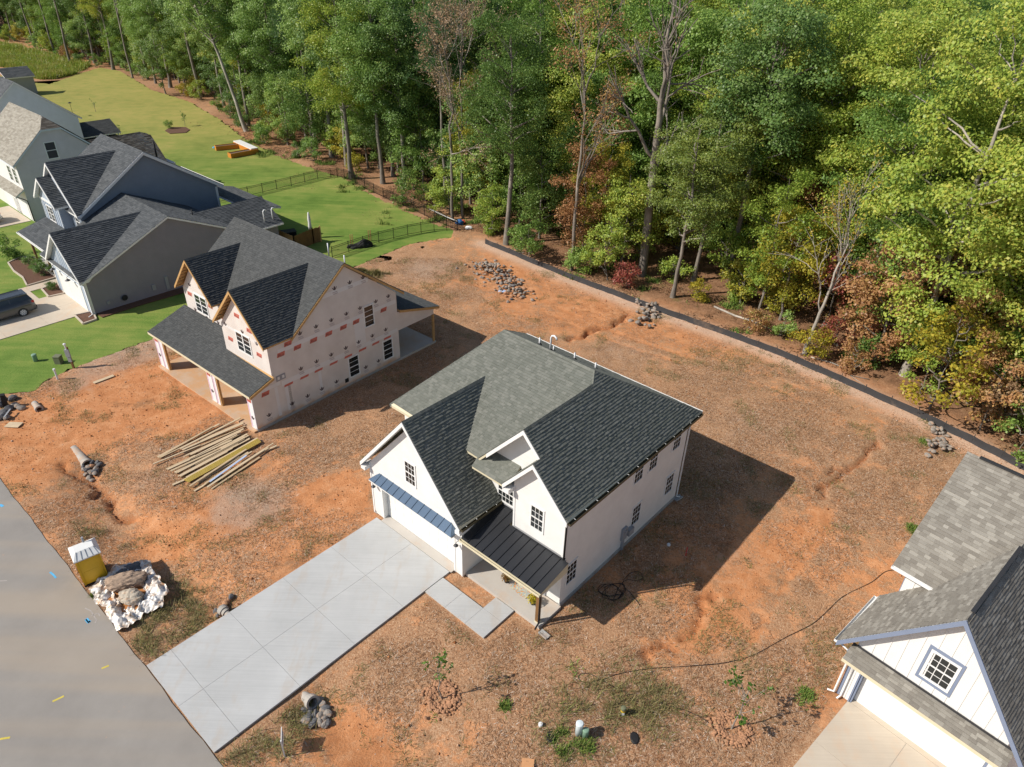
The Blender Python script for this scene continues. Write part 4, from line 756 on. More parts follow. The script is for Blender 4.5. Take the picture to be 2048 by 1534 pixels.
# ================================================================= the board and batten house at the lower right
CAPDZ[0] = .2
CH = thing('batten_house', 'white board and batten house with tan shingles and slate blue trim', 'house', (14.858, 18.6166, 0), -R(48.0))
M['blue_trim'] = plain('slate_blue_trim', (.20, .245, .345), .5, .06)
mb = MB(); mb.box(-.55, 5.05, .3, 3.2, .02, 3.1); mb.box(-.55, 0, 0, .3, .02, 3.1); mb.box(4.9, 5.05, 0, .3, .02, 3.1); mb.box(0, 4.9, 0, .3, 2.3, 3.1); mb.prism([(-.55, 0, 3.1), (5.05, 0, 3.1), (5.05, 0, 3.6), (2.25, 0, 7.35), (-.55, 0, 3.65)], (0, 3.2, 0)); mb.box(-.55, 15, 3.2, 11.0, .02, 5.6); mb.box(5.05, 15, 1.2, 3.2, .02, 3.0)
cw_ = mb.build('wall', M['white'], CH)
for k in range(12):
    b = MB(); u = -.5 + k * .47; zt = 7.3 - abs(u - 2.25) * 1.32
    if 2.0 < u + .03 - 0 and 1.7 < u < 2.8: b.box(u, u + .05, -.022, -.0, 3.2, 3.75); b.box(u, u + .05, -.022, -.0, 5.35, zt)
    else: b.box(u, u + .05, -.022, 0, 3.2, max(3.25, zt))
    b.build('batten', M['white'], cw_)
for k in range(3): b = MB(); u = -.42 + k * .17; b.box(u, u + .04, -.022, 0, .05, 2.7); b.build('batten', M['white'], cw_)
for k in range(5): b = MB(); v = .3 + k * .55; b.box(-.572, -.55, v, v + .05, .05, 3.1); b.build('batten', M['white'], cw_)
for k in range(8): b = MB(); u = -.2 + k * .45; b.box(u, u + .05, 3.178, 3.2, 3.2, 5.5); b.build('batten', M['white'], cw_)
mb = MB(); mb.box(-.575, -.45, -.03, -.002, .02, 3.1); mb.box(-.58, -.552, -.0, .14, .02, 3.1); mb.box(-.06, 0, -.06, -.002, .02, 2.3); mb.box(-.58, -.552, 3.2, 3.34, 3.2, 5.5); mb.build('corner_board', M['blue_trim'], CH)
gd = MB(); gd.box(0, .08, .0, .32, .02, 2.3); gd.box(4.82, 4.9, .0, .32, .02, 2.3); gdo = gd.build('garage_door', M['blue_trim'], CH)
for k in range(4): s_ = MB(); s_.box(.09, 4.81, .24, .29, .03 + k * .565, .03 + k * .565 + .555); s_.build('door_section', M['trim'], gdo)
sl2 = (7.7 - 3.17) / 3.45
cr = [[(2.25, -.4, 7.7), (-1.22, -.4, 3.17), (-1.22, 3.2, 3.17), (.45, 3.2, 5.35), (.6, 2.85, 5.55), (2.25, 5.3, 7.7)], [(2.25, -.4, 7.7), (2.25, 5.3, 7.7), (4.4, 2.6, 4.9), (5.7, 2.6, 3.2), (5.7, -.4, 3.2)],
      [(-1.1, 2.8, 5.55), (15.3, 2.8, 5.55), (15.3, 7.2, 9.3), (-1.1, 7.2, 9.3)], [(15.3, 11.6, 5.55), (-1.1, 11.6, 5.55), (-1.1, 7.2, 9.3), (15.3, 7.2, 9.3)],
      [(-.72, -.72, 2.86), (5.32, -.72, 2.86), (5.32, -.03, 3.16), (-.72, -.03, 3.16)], [(5.4, .6, 3.0), (15.3, .6, 3.0), (15.3, 3.15, 4.2), (5.0, 3.15, 4.2), (5.4, 2.5, 3.9)]]
roof(CH, cr, M['sh_tan'], M['trim'], .16, [((2.25, -.38, 7.7), (2.25, 5.3, 7.7)), ((-1.1, 7.2, 9.3), (15.3, 7.2, 9.3))], .15, (.18, .40), .03, pieces=300)
barge(CH, [(-1.22, 3.17), (2.25, 7.7), (5.7, 3.2)], -.402, M['blue_trim'], .26, .04, .38, M['blue_trim'])
mb = MB(); mb.prism([(-.75, -.40, 2.95), (5.3, -.40, 2.95), (5.3, -.40, 3.0), (-.75, -.40, 3.0)], (0, .38, .0)); mb.build('pent_soffit', M['blue_trim'], CH)
mb = MB(); mb.box(-.72, 5.32, -.06, -.032, 3.17, 3.27); mb.build('flashing', M['dark_metal'], CH)
mb = MB(); mb.box(-.74, 5.34, -.75, -.722, 2.68, 2.86); mb.build('fascia', M['cream'], CH)
window(CH, (1.83, -.0, 3.88), X, (0, -1, 0), .86, 1.32, 3, 4, fr=.1)
mb = MB(); mb.box(1.62, 2.9, -.024, -.002, 3.62, 3.77); mb.box(1.62, 2.9, -.024, -.002, 5.31, 5.46); mb.box(1.62, 1.72, -.024, -.002, 3.77, 5.31); mb.box(2.8, 2.9, -.024, -.002, 3.77, 5.31); mb.build('window_trim', M['blue_trim'], CH)
gutter(CH, (-1.28, -.4, 3.17), (-1.28, 3.15, 3.17), M['trim'], .065); gutter(CH, (-1.1, 2.72, 5.55), (.62, 2.72, 5.55), M['trim'], .065)
pipe(CH, [(-1.25, -.3, 3.08), (-.64, -.14, 2.75), (-.64, -.14, .15), (-.9, -.2, .08)], .045, M['trim'], 'downspout'); pipe(CH, [(-.68, -.66, 2.72), (-.36, -.07, 2.5), (-.36, -.07, .12), (-.42, -.3, .07)], .04, M['trim'], 'downspout')
l = MB(); l.box(-.24, -.14, -.1, -.02, 2.25, 2.45); l.build('wall_lantern', M['dark_metal'], CH); l = MB(); l.box(5.0, 5.1, -.1, -.02, 2.25, 2.45); l.build('wall_lantern', M['dark_metal'], CH)
mb = MB()
mb.box(2.18, 2.32, .1, 5.0, 7.735, 7.765); mb.box(-.6, 9, 7.1, 7.3, 9.335, 9.375); mb.build('ridge_vent', M['dark_metal'], CH)
# ================================================================= things on the lots
def onz(p, dz=0.0): return Vector((p.x, p.y, gh(p.x, p.y) + dz))
def rockmesh(seed, flat=.7, mat='stone'):
    r = np.random.default_rng(seed); import bmesh
    bm = bmesh.new(); bmesh.ops.create_icosphere(bm, subdivisions=2, radius=.5); lump = np.random.default_rng(seed + 99).normal(size=(5, 3))
    sc = np.array([1, r.uniform(.65, .95), r.uniform(flat - .2, flat)])
    for v in bm.verts: q = np.array(v.co); k = 1 + .16 * np.sin(q @ lump[0] * 3) + .14 * np.sin(q @ lump[1] * 4 + 1) - .22 * max(0, (q @ lump[2]) / np.linalg.norm(lump[2]) - .28) * 2; v.co = Vector(q * sc * k * r.uniform(.95, 1.05))
    me = bpy.data.meshes.new('rock'); bm.to_mesh(me); bm.free(); me.materials.append(M[mat]); return me
RM = [rockmesh(i) for i in range(7)] + [rockmesh(20 + i, .7, 'stone_dark') for i in range(5)] + [rockmesh(40 + i, .7, 'clay_lump') for i in range(4)]
def rock(p, s, k, label, group, name='rock'):
    o = link(name, RM[k]); o.location = p; o.rotation_euler = (random.uniform(-.4, .4), random.uniform(-.4, .4), random.uniform(0, 6.3)); o.scale = (s, s, s); return tag(o, label, 'rock', group)
# big heap of riprap by the silt fence: rocks one by one
heap = [(965, 535, 3.2), (985, 545, 4.5), (1000, 555, 4.5), (1015, 570, 3.5), (1030, 585, 3.0), (1005, 540, 3.0), (975, 560, 3.0), (1045, 592, 2.0)]
hp = [at(x, y) for x, y, _ in heap]
HS = []
for i in range(255):
    c = hp[i % 5] if i % 3 else hp[random.randrange(8)]; q = Vector((c.x + random.gauss(0, .75), c.y + random.gauss(0, .75), 0))
    h = sum(.5 * math.exp(-((q.x - a.x) ** 2 + (q.y - a.y) ** 2) / .8) for a in hp[:6]); q.z = gh(q.x, q.y) + random.random() ** .6 * min(h, 1.2) + .05
    if i < 125: rock(q, random.uniform(.3, .44), random.choice([0, 1, 2, 3, 4, 5, 6, 12, 13, 14, 7]), 'grey rock in the big heap near the silt fence corner', 'rocks of the big heap')
    else: HS.append((q, random.uniform(.16, .27), RM[random.choice([0, 1, 2, 3, 4, 12])]))
V_, F_ = [], []
for q, s_, m_ in HS: b0 = len(V_); V_ += [tuple(v.co * s_ + q) for v in m_.vertices]; F_ += [tuple(b0 + k for k in pl.vertices) for pl in m_.polygons]
tag(link('small_rubble', np_mesh('small_rubble', V_, F_, [M['stone']])), 'small grey rubble between the rocks of the big heap', None, None, 'stuff')
def pilex(pts, n, spread, size, label, group, ks=range(7), up=.25):
    W_ = [at(x, y) for x, y in pts]
    for i in range(n):
        c = W_[i % len(W_)]; q = Vector((c.x + random.gauss(0, spread), c.y + random.gauss(0, spread), 0)); q.z = gh(q.x, q.y) + random.random() * up + .03
        rock(q, random.uniform(*size), random.choice(list(ks)), label, group)
pilex([(1292, 612), (1296, 622), (1299, 632), (1290, 642), (1280, 648)], 48, .38, (.26, .5), 'grey rock in the crescent shaped pile against the silt fence', 'rocks of the crescent pile', up=.4)
pilex([(1872, 860), (1880, 872), (1882, 886), (1878, 898), (1866, 900), (1888, 895)], 40, .32, (.24, .48), 'grey rock in the pile beside the batten house roof corner', 'rocks of the right pile', up=.35)
for i, (x, y) in enumerate([(607, 1412), (614, 1425), (610, 1434), (622, 1441), (629, 1432), (632, 1418), (640, 1424), (645, 1412), (652, 1408), (642, 1399), (637, 1392), (655, 1420), (640, 1437), (649, 1441), (655, 1437), (627, 1424), (618, 1416), (648, 1430)]):
    rock(onz(at(x, y), .1), random.uniform(.32, .46), random.choice([0, 1, 2, 3, 4, 8, 9]), 'rounded grey rock below the concrete pipe near the yard sign', 'rocks at the pipe outlet near the sign')
for i, (x, y) in enumerate([(164, 928), (170, 933), (176, 928), (183, 926), (190, 930), (180, 936), (186, 939), (172, 940), (178, 944), (195, 924), (192, 920), (168, 936), (188, 934), (166, 931), (182, 921)]):
    rock(onz(at(x, y), .12), random.uniform(.3, .5), random.choice([0, 2, 4, 7, 8, 9, 12]), 'dirty rock piled at the mouth of the left culvert pipe', 'rocks at the left culvert')
for i, (x, y) in enumerate([(430, 1220), (436, 1213), (441, 1206), (447, 1201), (452, 1197), (457, 1193), (462, 1189), (428, 1214), (434, 1223), (446, 1208)]):
    rock(onz(at(x, y), .1), random.uniform(.24, .4), random.choice([7, 8, 9, 0, 2, 12]), 'dark rock in the row beside the long driveway edge', 'rocks beside the driveway')
# concrete pipes
def cpipe(a, b, label, r=.24):
    A, B = a, b; d = (B - A).normalized(); L = (B - A).length; mb = MB(); up = Vector((0, 0, 1)); s_ = d.cross(up).normalized(); u_ = s_.cross(d); n = 20; st = len(mb.v)
    prof = [(0, r), (L - .22, r), (L - .22, r + .05), (L, r + .05), (L, r - .05), (L - .9, r - .05)]
    for t, rr in prof:
        for k in range(n): an = 2 * math.pi * k / n; mb.v.append(tuple(A + d * t + (s_ * math.cos(an) + u_ * math.sin(an)) * rr - A))
    for i in range(len(prof) - 1):
        for k in range(n): mb.f.append((i * n + k, i * n + (k + 1) % n, (i + 1) * n + (k + 1) % n, (i + 1) * n + k)); mb.m.append(0)
    mb.f.append(tuple((len(prof) - 1) * n + k for k in range(n))); mb.m.append(1)
    o = mb.build('culvert_pipe', [M['pipe'], M['rubber']], None, False, A); return tag(o, label, 'pipe')
M['pipe'] = plain('pipe_concrete', (.40, .37, .33), .9, .2, 3., dirt=((.45, .27, .15), .6, 2., .5))
a, b = at(146, 892), at(173, 923); cpipe(Vector((a.x, a.y, -.24)), Vector((b.x, b.y, -.22)), 'half buried concrete pipe across the bare red clay', .27)
a, b = at(617, 1394), at(626, 1404); cpipe(Vector((a.x, a.y, -.18)), Vector((b.x, b.y, -.06)), 'short concrete pipe end beside the pale driveway', .26)
a, b = at(70, 808), at(80, 822); cpipe(Vector((a.x, a.y, .05)), Vector((b.x, b.y, .12)), 'pale pipe end lying by the debris at left edge', .2)
a, b = at(452, 1222), at(442, 1214); cpipe(Vector((a.x, a.y, -.15)), Vector((b.x, b.y, -.12)), 'white pipe end poking out beside dark driveway rocks', .2)
# portable toilet
A, B = at(171, 1173), at(217.5, 1153); d = (B - A); ang = math.atan2(d.y, d.x); PT = thing('portable_toilet', 'yellow portable toilet with a white roof at the road edge', 'toilet', (A.x, A.y, 0), ang)
M['yellow'] = plain('yellow_plastic', (.62, .37, .012), .45, .1, 2.); M['ptroof'] = plain('white_plastic', (.74, .74, .72), .45, .06, 3.)
w, dp, h = 1.06, 1.1, 1.72; mb = MB(); mb.box(0, w, 0, dp, .08, h); mb.build('body', M['yellow'], PT); mb = MB(); mb.box(-.03, w + .03, -.03, dp + .03, 0, .08); mb.build('skid_base', M['rubber'], PT)
mb = MB(); mb.box(.1, w - .1, -.025, -.0, .3, h - .12); mb.box(.18, w - .18, -.032, -.025, .95, h - .2); mb.box(.18, w - .18, -.032, -.025, .4, .88); mb.build('back_panel', M['yellow'], PT)
for x in (.0, w - .06): mb = MB(); mb.box(x, x + .06, -.03, -.0, .08, h); mb.build('corner_rib', M['yellow'], PT)
mb = MB(); mb.box(-.03, .0, .12, dp - .12, .15, h - .1); dr = mb.build('door', M['yellow'], PT); mb = MB(); mb.box(-.05, -.03, .2, .28, .8, 1.0); mb.build('handle', M['rubber'], dr)
mb = MB(); q = [(-.07, -.07, h), (w + .07, -.07, h), (w + .07, dp + .07, h), (-.07, dp + .07, h)]; k = [(.12, .3, h + .24), (w - .12, .3, h + .24), (w - .12, dp - .3, h + .24), (.12, dp - .3, h + .24)]
for i in range(4): j = (i + 1) % 4; mb.face([q[i], q[j], k[j], k[i]])
mb.face(k); mb.face(q[::-1]); mb.box(-.07, w + .07, -.07, dp + .07, h - .06, h - .002); ro = mb.build('roof', M['ptroof'], PT)
for i in range(5): x = .06 + i * (w - .12) / 4; mb = MB(); x2 = .16 + i * (w - .32) / 4; mb.obox((x, -.06, h + .012), (.022, 0, 0), (x2 - x, .35, .235), (0, 0, .012)); mb.build('roof_rib', M['grey_box'], ro)
mb = MB(); mb.tube([(.62, dp - .2, h + .1), (.62, dp - .2, h + .5)], .055, 10); mb.build('vent_pipe', M['grey_box'], PT)
# washout pit lined with plastic
C0 = at(262, 1192); TP = thing('plastic_liner', 'torn white plastic sheeting lining a washout pit of rocks', 'plastic sheet', (C0.x, C0.y, 0))
M['plastic'], _t, _p = newmat('milky_plastic'); _c = ramp(_t, noise(_t, 2.2, 6, .7, opos(_t)), [(.38, (.48, .27, .14)), (.47, (.66, .56, .46)), (.56, (.74, .70, .66)), (.7, (.78, .79, .80))]); lk(_t, _c, _p.inputs['Base Color']); _p.inputs['Roughness'].default_value = .28; _p.inputs['Specular IOR Level'].default_value = .5
nr, na = 34, 260; V_ = []; Fq = []
outl = P2([(188, 1182), (186, 1168), (205, 1152), (240, 1134), (275, 1128), (305, 1140), (322, 1158), (329, 1190), (326, 1220), (300, 1226), (286, 1245), (262, 1252), (238, 1258), (222, 1240), (205, 1215), (192, 1198)])
oa = sorted([(math.atan2(y - C0.y, x - C0.x), math.hypot(x - C0.x, y - C0.y)) for x, y in outl]); oa = [(oa[-1][0] - 2 * math.pi, oa[-1][1])] + oa + [(oa[0][0] + 2 * math.pi, oa[0][1])]
for i in range(nr):
    f = .42 + .58 * i / (nr - 1)
    for k in range(na):
        t = -math.pi + 2 * math.pi * k / na; Rr = np.interp(t, [q[0] for q in oa], [q[1] for q in oa]); Rr *= 1 + .08 * math.sin(t * 4 + 1) + .05 * math.sin(t * 9) + .03 * math.sin(t * 17)
        fold = (.05 * math.sin(t * 19 + 5 * math.sin(t * 3) + f * 4) + .035 * math.sin(t * 41 + f * 9 + 3 * math.sin(t * 7)) + .06 * math.sin(f * 17 + t * 5 + 2 * math.sin(t * 4))) * (.5 + .5 * math.sin(t * 2.3 + 1) ** 2); z = .24 * (.6 + .4 * math.sin(t * 3 + .5)) * math.exp(-((f - .76) / .17) ** 2) + .05 + fold * (f - .35)
        V_.append((math.cos(t) * Rr * f, math.sin(t) * Rr * f, max(z, .012)))
for i in range(nr - 1):
    for k in range(na): Fq.append((i * na + k, i * na + (k + 1) % na, (i + 1) * na + (k + 1) % na, (i + 1) * na + k))
V_ = np.array(V_); cr1 = np.abs(vnoise(V_[:, 0] + V_[:, 1] * .4, V_[:, 1], .32, 81)); cr2 = np.abs(vnoise(V_[:, 0], V_[:, 1] - V_[:, 0] * .5, .13, 82)); V_[:, 2] = np.maximum(V_[:, 2] * .8 + (.16 - cr1 * .5) + (.06 - cr2 * .22), .012)
link('sheet', np_mesh('sheet', V_, np.array(Fq), [M['plastic']], None, False), TP)
mb = MB(); mb.face([(math.cos(t) * 1.05, math.sin(t) * 1.05, .06) for t in np.linspace(0, 2 * math.pi, 24)[:-1]]); mb.build('mud', plain('wet_clay', (.45, .19, .06), .6, .2, 2.), TP)
def bigrock(px, py, sx, sy, sz, seed, mat, label, rz=0):
    import bmesh
    bm = bmesh.new(); bmesh.ops.create_icosphere(bm, subdivisions=4, radius=.5); r = np.random.default_rng(seed); P = np.array([v.co for v in bm.verts]); n = vnoise(P[:, 0] * 2 + P[:, 2], P[:, 1] * 2 + 7, .5, seed) * .3 + vnoise(P[:, 0] * 3, P[:, 2] * 3 + P[:, 1], .22, seed + 1) * .22
    for v, q in zip(bm.verts, n): v.co = Vector((max(-.4, min(.4, v.co.x)) * 1.2, v.co.y, v.co.z)) * (1 + q)
    me = bpy.data.meshes.new('boulder'); bm.to_mesh(me); bm.free(); me.materials.append(mat); p = at(px, py); o = link('boulder', me, None, (p.x, p.y, sz * .3 + .03)); o.scale = (sx, sy, sz); o.rotation_euler = (0, 0, rz); return tag(o, label, 'rock')
M['rubble'] = plain('concrete_rubble', (.36, .26, .19), .95, .45, 14., bmp=.9); M['rubble2'] = plain('pale_rubble', (.46, .40, .32), .9, .3, 6., dirt=((.45, .24, .12), .6, 4., .5), bmp=.6)
bigrock(253, 1172, 1.75, .95, .85, 3, M['rubble'], 'largest pinkish lump of hardened concrete on the plastic sheeting', .25); bigrock(264, 1201, 1.05, .85, .7, 8, M['rubble2'], 'pale squarish boulder lying below the larger concrete lump', -.2)
for x, y in [(245, 1150), (254, 1146), (262, 1142), (270, 1138), (277, 1143), (268, 1150), (259, 1153), (277, 1150), (272, 1156), (250, 1156), (283, 1137), (262, 1136)]: rock(onz(at(x, y), .42), random.uniform(.42, .6), random.choice([7, 8, 9, 10, 11]), 'dark blue grey stone in shade at the back of the plastic sheeting', 'dark stones on the plastic')
for x, y in [(222, 1166), (216, 1172), (226, 1176), (219, 1180), (231, 1167), (213, 1166)]: rock(onz(at(x, y), .28), random.uniform(.26, .38), random.choice([0, 2, 12]), 'small broken stone on the road side of the plastic sheeting', 'small stones on the plastic')
# loose lumber: every board on its own
Zl = lambda x, y: at(280 + x * .1465, 820 + y * .1465)
M['pine'] = plain('weathered_pine', (.56, .44, .29), .8, .2, 1.5, fine=20); M['pine2'] = plain('dry_pine', (.49, .37, .23), .8, .2, 1.5, fine=20); M['joist'] = plain('yellow_joist', (.56, .42, .10), .7, .2, 1.5); M['vinyl'] = plain('blue_white_strip', (.42, .52, .72), .5, .2, 3.)
boards = [(245, 655, 1090, 205, 0), (262, 668, 1000, 250, 1), (285, 672, 900, 380, 1), (560, 560, 1380, 140, 0), (780, 420, 1280, 205, 1), (820, 440, 1410, 190, 0), (185, 760, 830, 505, 0), (590, 575, 1420, 215, 0), (600, 600, 1440, 235, 1), (640, 640, 1420, 280, 0), (610, 660, 1400, 300, 1), (700, 640, 1385, 325, 0), (610, 745, 1260, 420, 0), (360, 825, 760, 640, 1), (385, 838, 1260, 440, 0), (430, 865, 1100, 560, 1), (620, 770, 1380, 335, 0), (480, 870, 1470, 350, 0), (500, 885, 1440, 395, 1), (530, 880, 1490, 380, 0), (700, 800, 1500, 400, 0), (560, 900, 1340, 480, 1), (525, 930, 1265, 550, 0), (560, 935, 1200, 600, 0), (450, 1035, 650, 955, 0), (640, 940, 1290, 590, 0), (600, 985, 1610, 412, 0), (690, 1070, 1460, 570, 1), (800, 1000, 1480, 590, 0), (885, 920, 1360, 652, 1), (870, 1055, 1530, 592, 0), (900, 1040, 1500, 620, 1), (745, 1120, 1100, 910, 0), (1000, 1000, 1820, 475, 0), (1040, 1000, 1760, 545, 1), (930, 1085, 1700, 577, 0), (980, 1090, 1640, 660, 1), (1690, 585, 1870, 510, 0), (760, 770, 1430, 420, 1), (680, 700, 1330, 370, 0), (900, 690, 1480, 370, 1), (820, 760, 1500, 415, 0)]
for i, (x1, y1, x2, y2, k) in enumerate(boards):
    a, b = Zl(x1, y1), Zl(x2, y2); z = .05 + (i % 4) * .035; a.z = z; b.z = z + .02; d = b - a; s_ = Vector((-d.y, d.x, 0)).normalized(); c = (a + b) / 2; mb = MB(); mb.obox(a - c - s_ * .06, d, s_ * random.choice([.09, .13, .14]), (0, 0, .04))
    tag(mb.build('lumber_board', M['pine' if k == 0 else 'pine2'], None, False, c), 'loose pine board in the lumber spread before the unfinished house', 'board', 'loose lumber boards')
for i in range(5):
    a, b = Zl(615 + i * 14, 990 + i * 6), Zl(1620 + i * 10, 425 + i * 9); a.z = b.z = .16 - .01 * i; d = b - a; s_ = Vector((-d.y, d.x, 0)).normalized(); c = (a + b) / 2; mb = MB(); mb.obox(a - c, d, s_ * .05, (0, 0, .05)); tag(mb.build('joist', M['joist'], None, False, c), 'yellow coated joist lying among the pale pine boards', 'board', 'yellow joists')
a, b = Zl(970, 1022), Zl(1470, 660); a.z = b.z = .2; d = b - a; s_ = Vector((-d.y, d.x, 0)).normalized(); mb = MB(); mb.obox(a - (a + b) / 2, d, s_ * .12, (0, 0, .02)); tag(mb.build('vinyl_strip', M['vinyl'], None, False, (a + b) / 2), 'shiny blue and white strip on the lumber spread', 'strip')
def lyingboard(p1, p2, w, label, mat, name='plank', z=.04):
    a, b = at(*p1), at(*p2); a = onz(a, z); b = onz(b, z); d = b - a; s_ = Vector((-d.y, d.x, 0)).normalized(); mb = MB(); mb.obox(a - (a + b) / 2 - s_ * w / 2, d, s_ * w, (0, 0, .04)); return tag(mb.build(name, mat, None, False, (a + b) / 2), label, 'board')
lyingboard((188, 768), (228, 753), .3, 'single wide plank lying on straw near the lawn corner', M['pine']); lyingboard((14, 850), (42, 852), .55, 'tan plywood offcut on clay below the debris pile', M['pine'], 'plywood'); lyingboard((1043, 1527), (1068, 1530), .5, 'orange stained board lying at the bottom edge', plain('clay_stained_board', (.55, .28, .13), .8, .1), 'stained_board')
# yard sign
f = at(569.5, 1512.5); SG = thing('yard_sign', 'white yard sign with a blue stripe beside the driveway end', 'sign', (f.x, f.y, 0), R(150)); mb = MB(); mb.box(-.025, .025, -.025, .025, -.05, 1.05); mb.build('post', M['trim'], SG)
mb = MB(); mb.box(-.02, .64, -.012, .012, .45, .98); sp = mb.build('panel', M['trim'], SG); M['sign_blue'] = plain('sign_blue', (.06, .12, .34), .5, .05)
for y in (-.0135, .0125): mb = MB(); mb.box(0, .62, y, y + .001, .64, .78); mb.build('stripe', M['sign_blue'], sp)
SG.rotation_euler = (0, 0, R(105))
# utility pedestals and small yard furniture
M['ped_green'] = plain('pedestal_green', (.20, .32, .23), .5, .1); M['ped_white'] = plain('pedestal_white', (.62, .70, .72), .45, .06); M['olive'] = plain('olive_plastic', (.16, .17, .10), .6, .1); M['yellow_band'] = plain('yellow_band', (.65, .42, .02), .5, .1)
def pedestal(px, py, h, r, mat, name, label, cat, square=False):
    p = onz(at(px, py)); t = thing(name, label, cat, p); mb = MB()
    if square: mb.box(-r, r, -r, r, -.05, h); mb.box(-r - .02, r + .02, -r - .02, r + .02, h, h + .06)
    else: mb.lathe([(r, -.05), (r, h - .03), (r * .96, h)], n=16)
    mb.build('housing', mat, t, not square); mb = MB(); mb.lathe([(r * 1.08, h - .12), (r * 1.08, h - .02), (r * .9, h + .015), (r * .2, h + .03)], n=16)
    if not square: mb.build('cap', mat, t)
    return t
pedestal(1157, 1469, .78, .15, M['ped_white'], 'utility_pedestal', 'taller pale white cylindrical pedestal with weeds at its foot', 'pedestal'); pedestal(1170, 1475, .55, .125, M['ped_green'], 'utility_pedestal', 'shorter green cylindrical pedestal beside the taller white one', 'pedestal')
g = pedestal(1245, 1428, .5, .105, M['olive'], 'utility_marker', 'dark green marker post with a yellow band on dirt', 'marker post'); mb = MB(); mb.lathe([(.108, .28), (.108, .37)], n=16); mb.build('band', M['yellow_band'], g); mb = MB(); mb.box(-.06, .05, -.112, -.105, .12, .26); mb.build('sticker', M['trim'], g)
pedestal(72, 722, .62, .16, M['ped_green'], 'utility_pedestal', 'pale green pedestal standing alone on the front lawn', 'pedestal'); pedestal(119, 726, .62, .22, M['olive'], 'transformer_box', 'square olive utility box on the lawn corner', 'box', True)
pedestal(1081, 1452, .12, .09, M['pvc'], 'cleanout_cap', 'small white pipe cap low in the dirt', 'cap'); pedestal(1337, 1091, .1, .09, M['pvc'], 'cleanout_cap', 'white cleanout cap in shade of the finished house', 'cap')
for x, y, lb in ((1269, 1476, 'black oval meter lid right of the pedestals'), (1101, 1476, 'black meter lid left of the weedy pedestals')):
    p = onz(at(x, y), .05); mb = MB(); mb.lathe([(.24, -.1), (.24, .0), (.2, .03), (.03, .035)], n=20); o = mb.build('utility_cover', M['rubber'], None, False, p); o.scale = (.75, 1.1, 1); tag(o, lb, 'lid')
p = onz(at(148, 737)); UP = thing('meter_post', 'temporary electric meter post with grey boxes at lawn corner', 'post', p)
mb = MB(); mb.box(-.06, .06, -.06, .06, 0, 1.75); mb.build('post', M['brownwood'], UP); mb = MB(); mb.box(-.16, .16, -.16, -.06, 1.0, 1.6); mb.build('meter_box', M['grey_box'], UP); mb = MB(); mb.tube([(0, -.1, 1.6), (0, -.1, 2.0)], .05, 8); mb.lathe([(.1, 0), (.1, .08), (.03, .12)], (0, -.1, 2.0), 10); mb.build('weatherhead', M['pvc'], UP); mb = MB(); mb.box(-.12, .12, -.15, -.06, .6, .95); mb.build('outlet_box', M['grey_box'], UP)
p = onz(at(116, 760)); mb = MB(); mb.lathe([(.06, -.1), (.06, .75), (.085, .75), (.085, .88), (.03, .9)], n=12); tag(mb.build('standpipe', M['pvc'], None, False, p), 'thin white standpipe on red clay by the lawn edge', 'pipe')
p = onz(at(1371, 1112)); mb = MB(); mb.box(-.02, .02, -.02, .02, 0, .62); tag(mb.build('survey_stake', plain('red_stake', (.55, .05, .05), .6, .1), None, False, p), 'thin red survey stake in the house shadow', 'stake')
for (a, b), lb in ((((1080, 1264), (1096, 1278)), 'grey splash block below the porch corner downspout'), (((1350, 1000), (1362, 994)), 'grey splash block at the far house corner')):
    A, B = onz(at(*a), .03), onz(at(*b), .03); d = B - A; s_ = Vector((-d.y, d.x, 0)).normalized(); mb = MB(); mb.obox(-s_ * .14, d, s_ * .28, (0, 0, .05)); mb.obox(-s_ * .14 + Vector((0, 0, .051)), d, s_ * .05, (0, 0, .04)); mb.obox(s_ * .09 + Vector((0, 0, .051)), d, s_ * .05, (0, 0, .04)); tag(mb.build('splash_block', M['concrete'], None, False, A), lb, 'splash block')
def cable(pts, r, label, name, z=.04, mat='rubber', closed=False):
    P = [onz(at(x, y), z) for x, y in pts]; out = []
    for i in range(len(P) - 1):
        p0, p1, p2, p3 = P[max(i - 1, 0)], P[i], P[i + 1], P[min(i + 2, len(P) - 1)]
        for k in range(6): t = k / 6; out.append(.5 * ((2 * p1) + (p2 - p0) * t + (2 * p0 - 5 * p1 + 4 * p2 - p3) * t * t + (3 * p1 - p0 - 3 * p2 + p3) * t ** 3))
    out.append(P[-1])
    for q in out: q.z = max(q.z, gh(q.x, q.y) + r)
    mb = MB(); mb.tube(out, r, 6); return tag(mb.build(name, M[mat], None, True), label, 'cable')
Z8b = lambda x, y: (1100 + x * .3418, 1100 + y * .3418)
cable([Z8b(*q) for q in [(2040, 118), (1960, 130), (1880, 190), (1720, 270), (1640, 340), (1540, 430), (1380, 510), (1200, 610), (1050, 655), (900, 675), (730, 685), (600, 695), (450, 715), (370, 735), (300, 760), (200, 775), (165, 750), (185, 725), (240, 730), (300, 762), (430, 830), (560, 870), (780, 935), (900, 990), (960, 1045), (1000, 1058), (1050, 1046)]], .014, 'long black cord snaking from the batten house to a sapling', 'power_cord', .03)
r_ = random.Random(4); cc = []
for i in range(44): t = i * .62; rr = 17 + 6 * math.sin(i * .9); cc.append((1224 + rr * 1.25 * math.cos(t) + r_.uniform(-3, 3), 1184 + rr * .8 * math.sin(t) + r_.uniform(-2, 2)))
cc += [(1240, 1172), (1255, 1160), (1270, 1162), (1284, 1158), (1280, 1146), (1266, 1145), (1255, 1152), (1245, 1170), (1262, 1190), (1278, 1212)]
cable(cc, .013, 'tangled coil of black hose in the house shadow', 'hose_coil', .05)
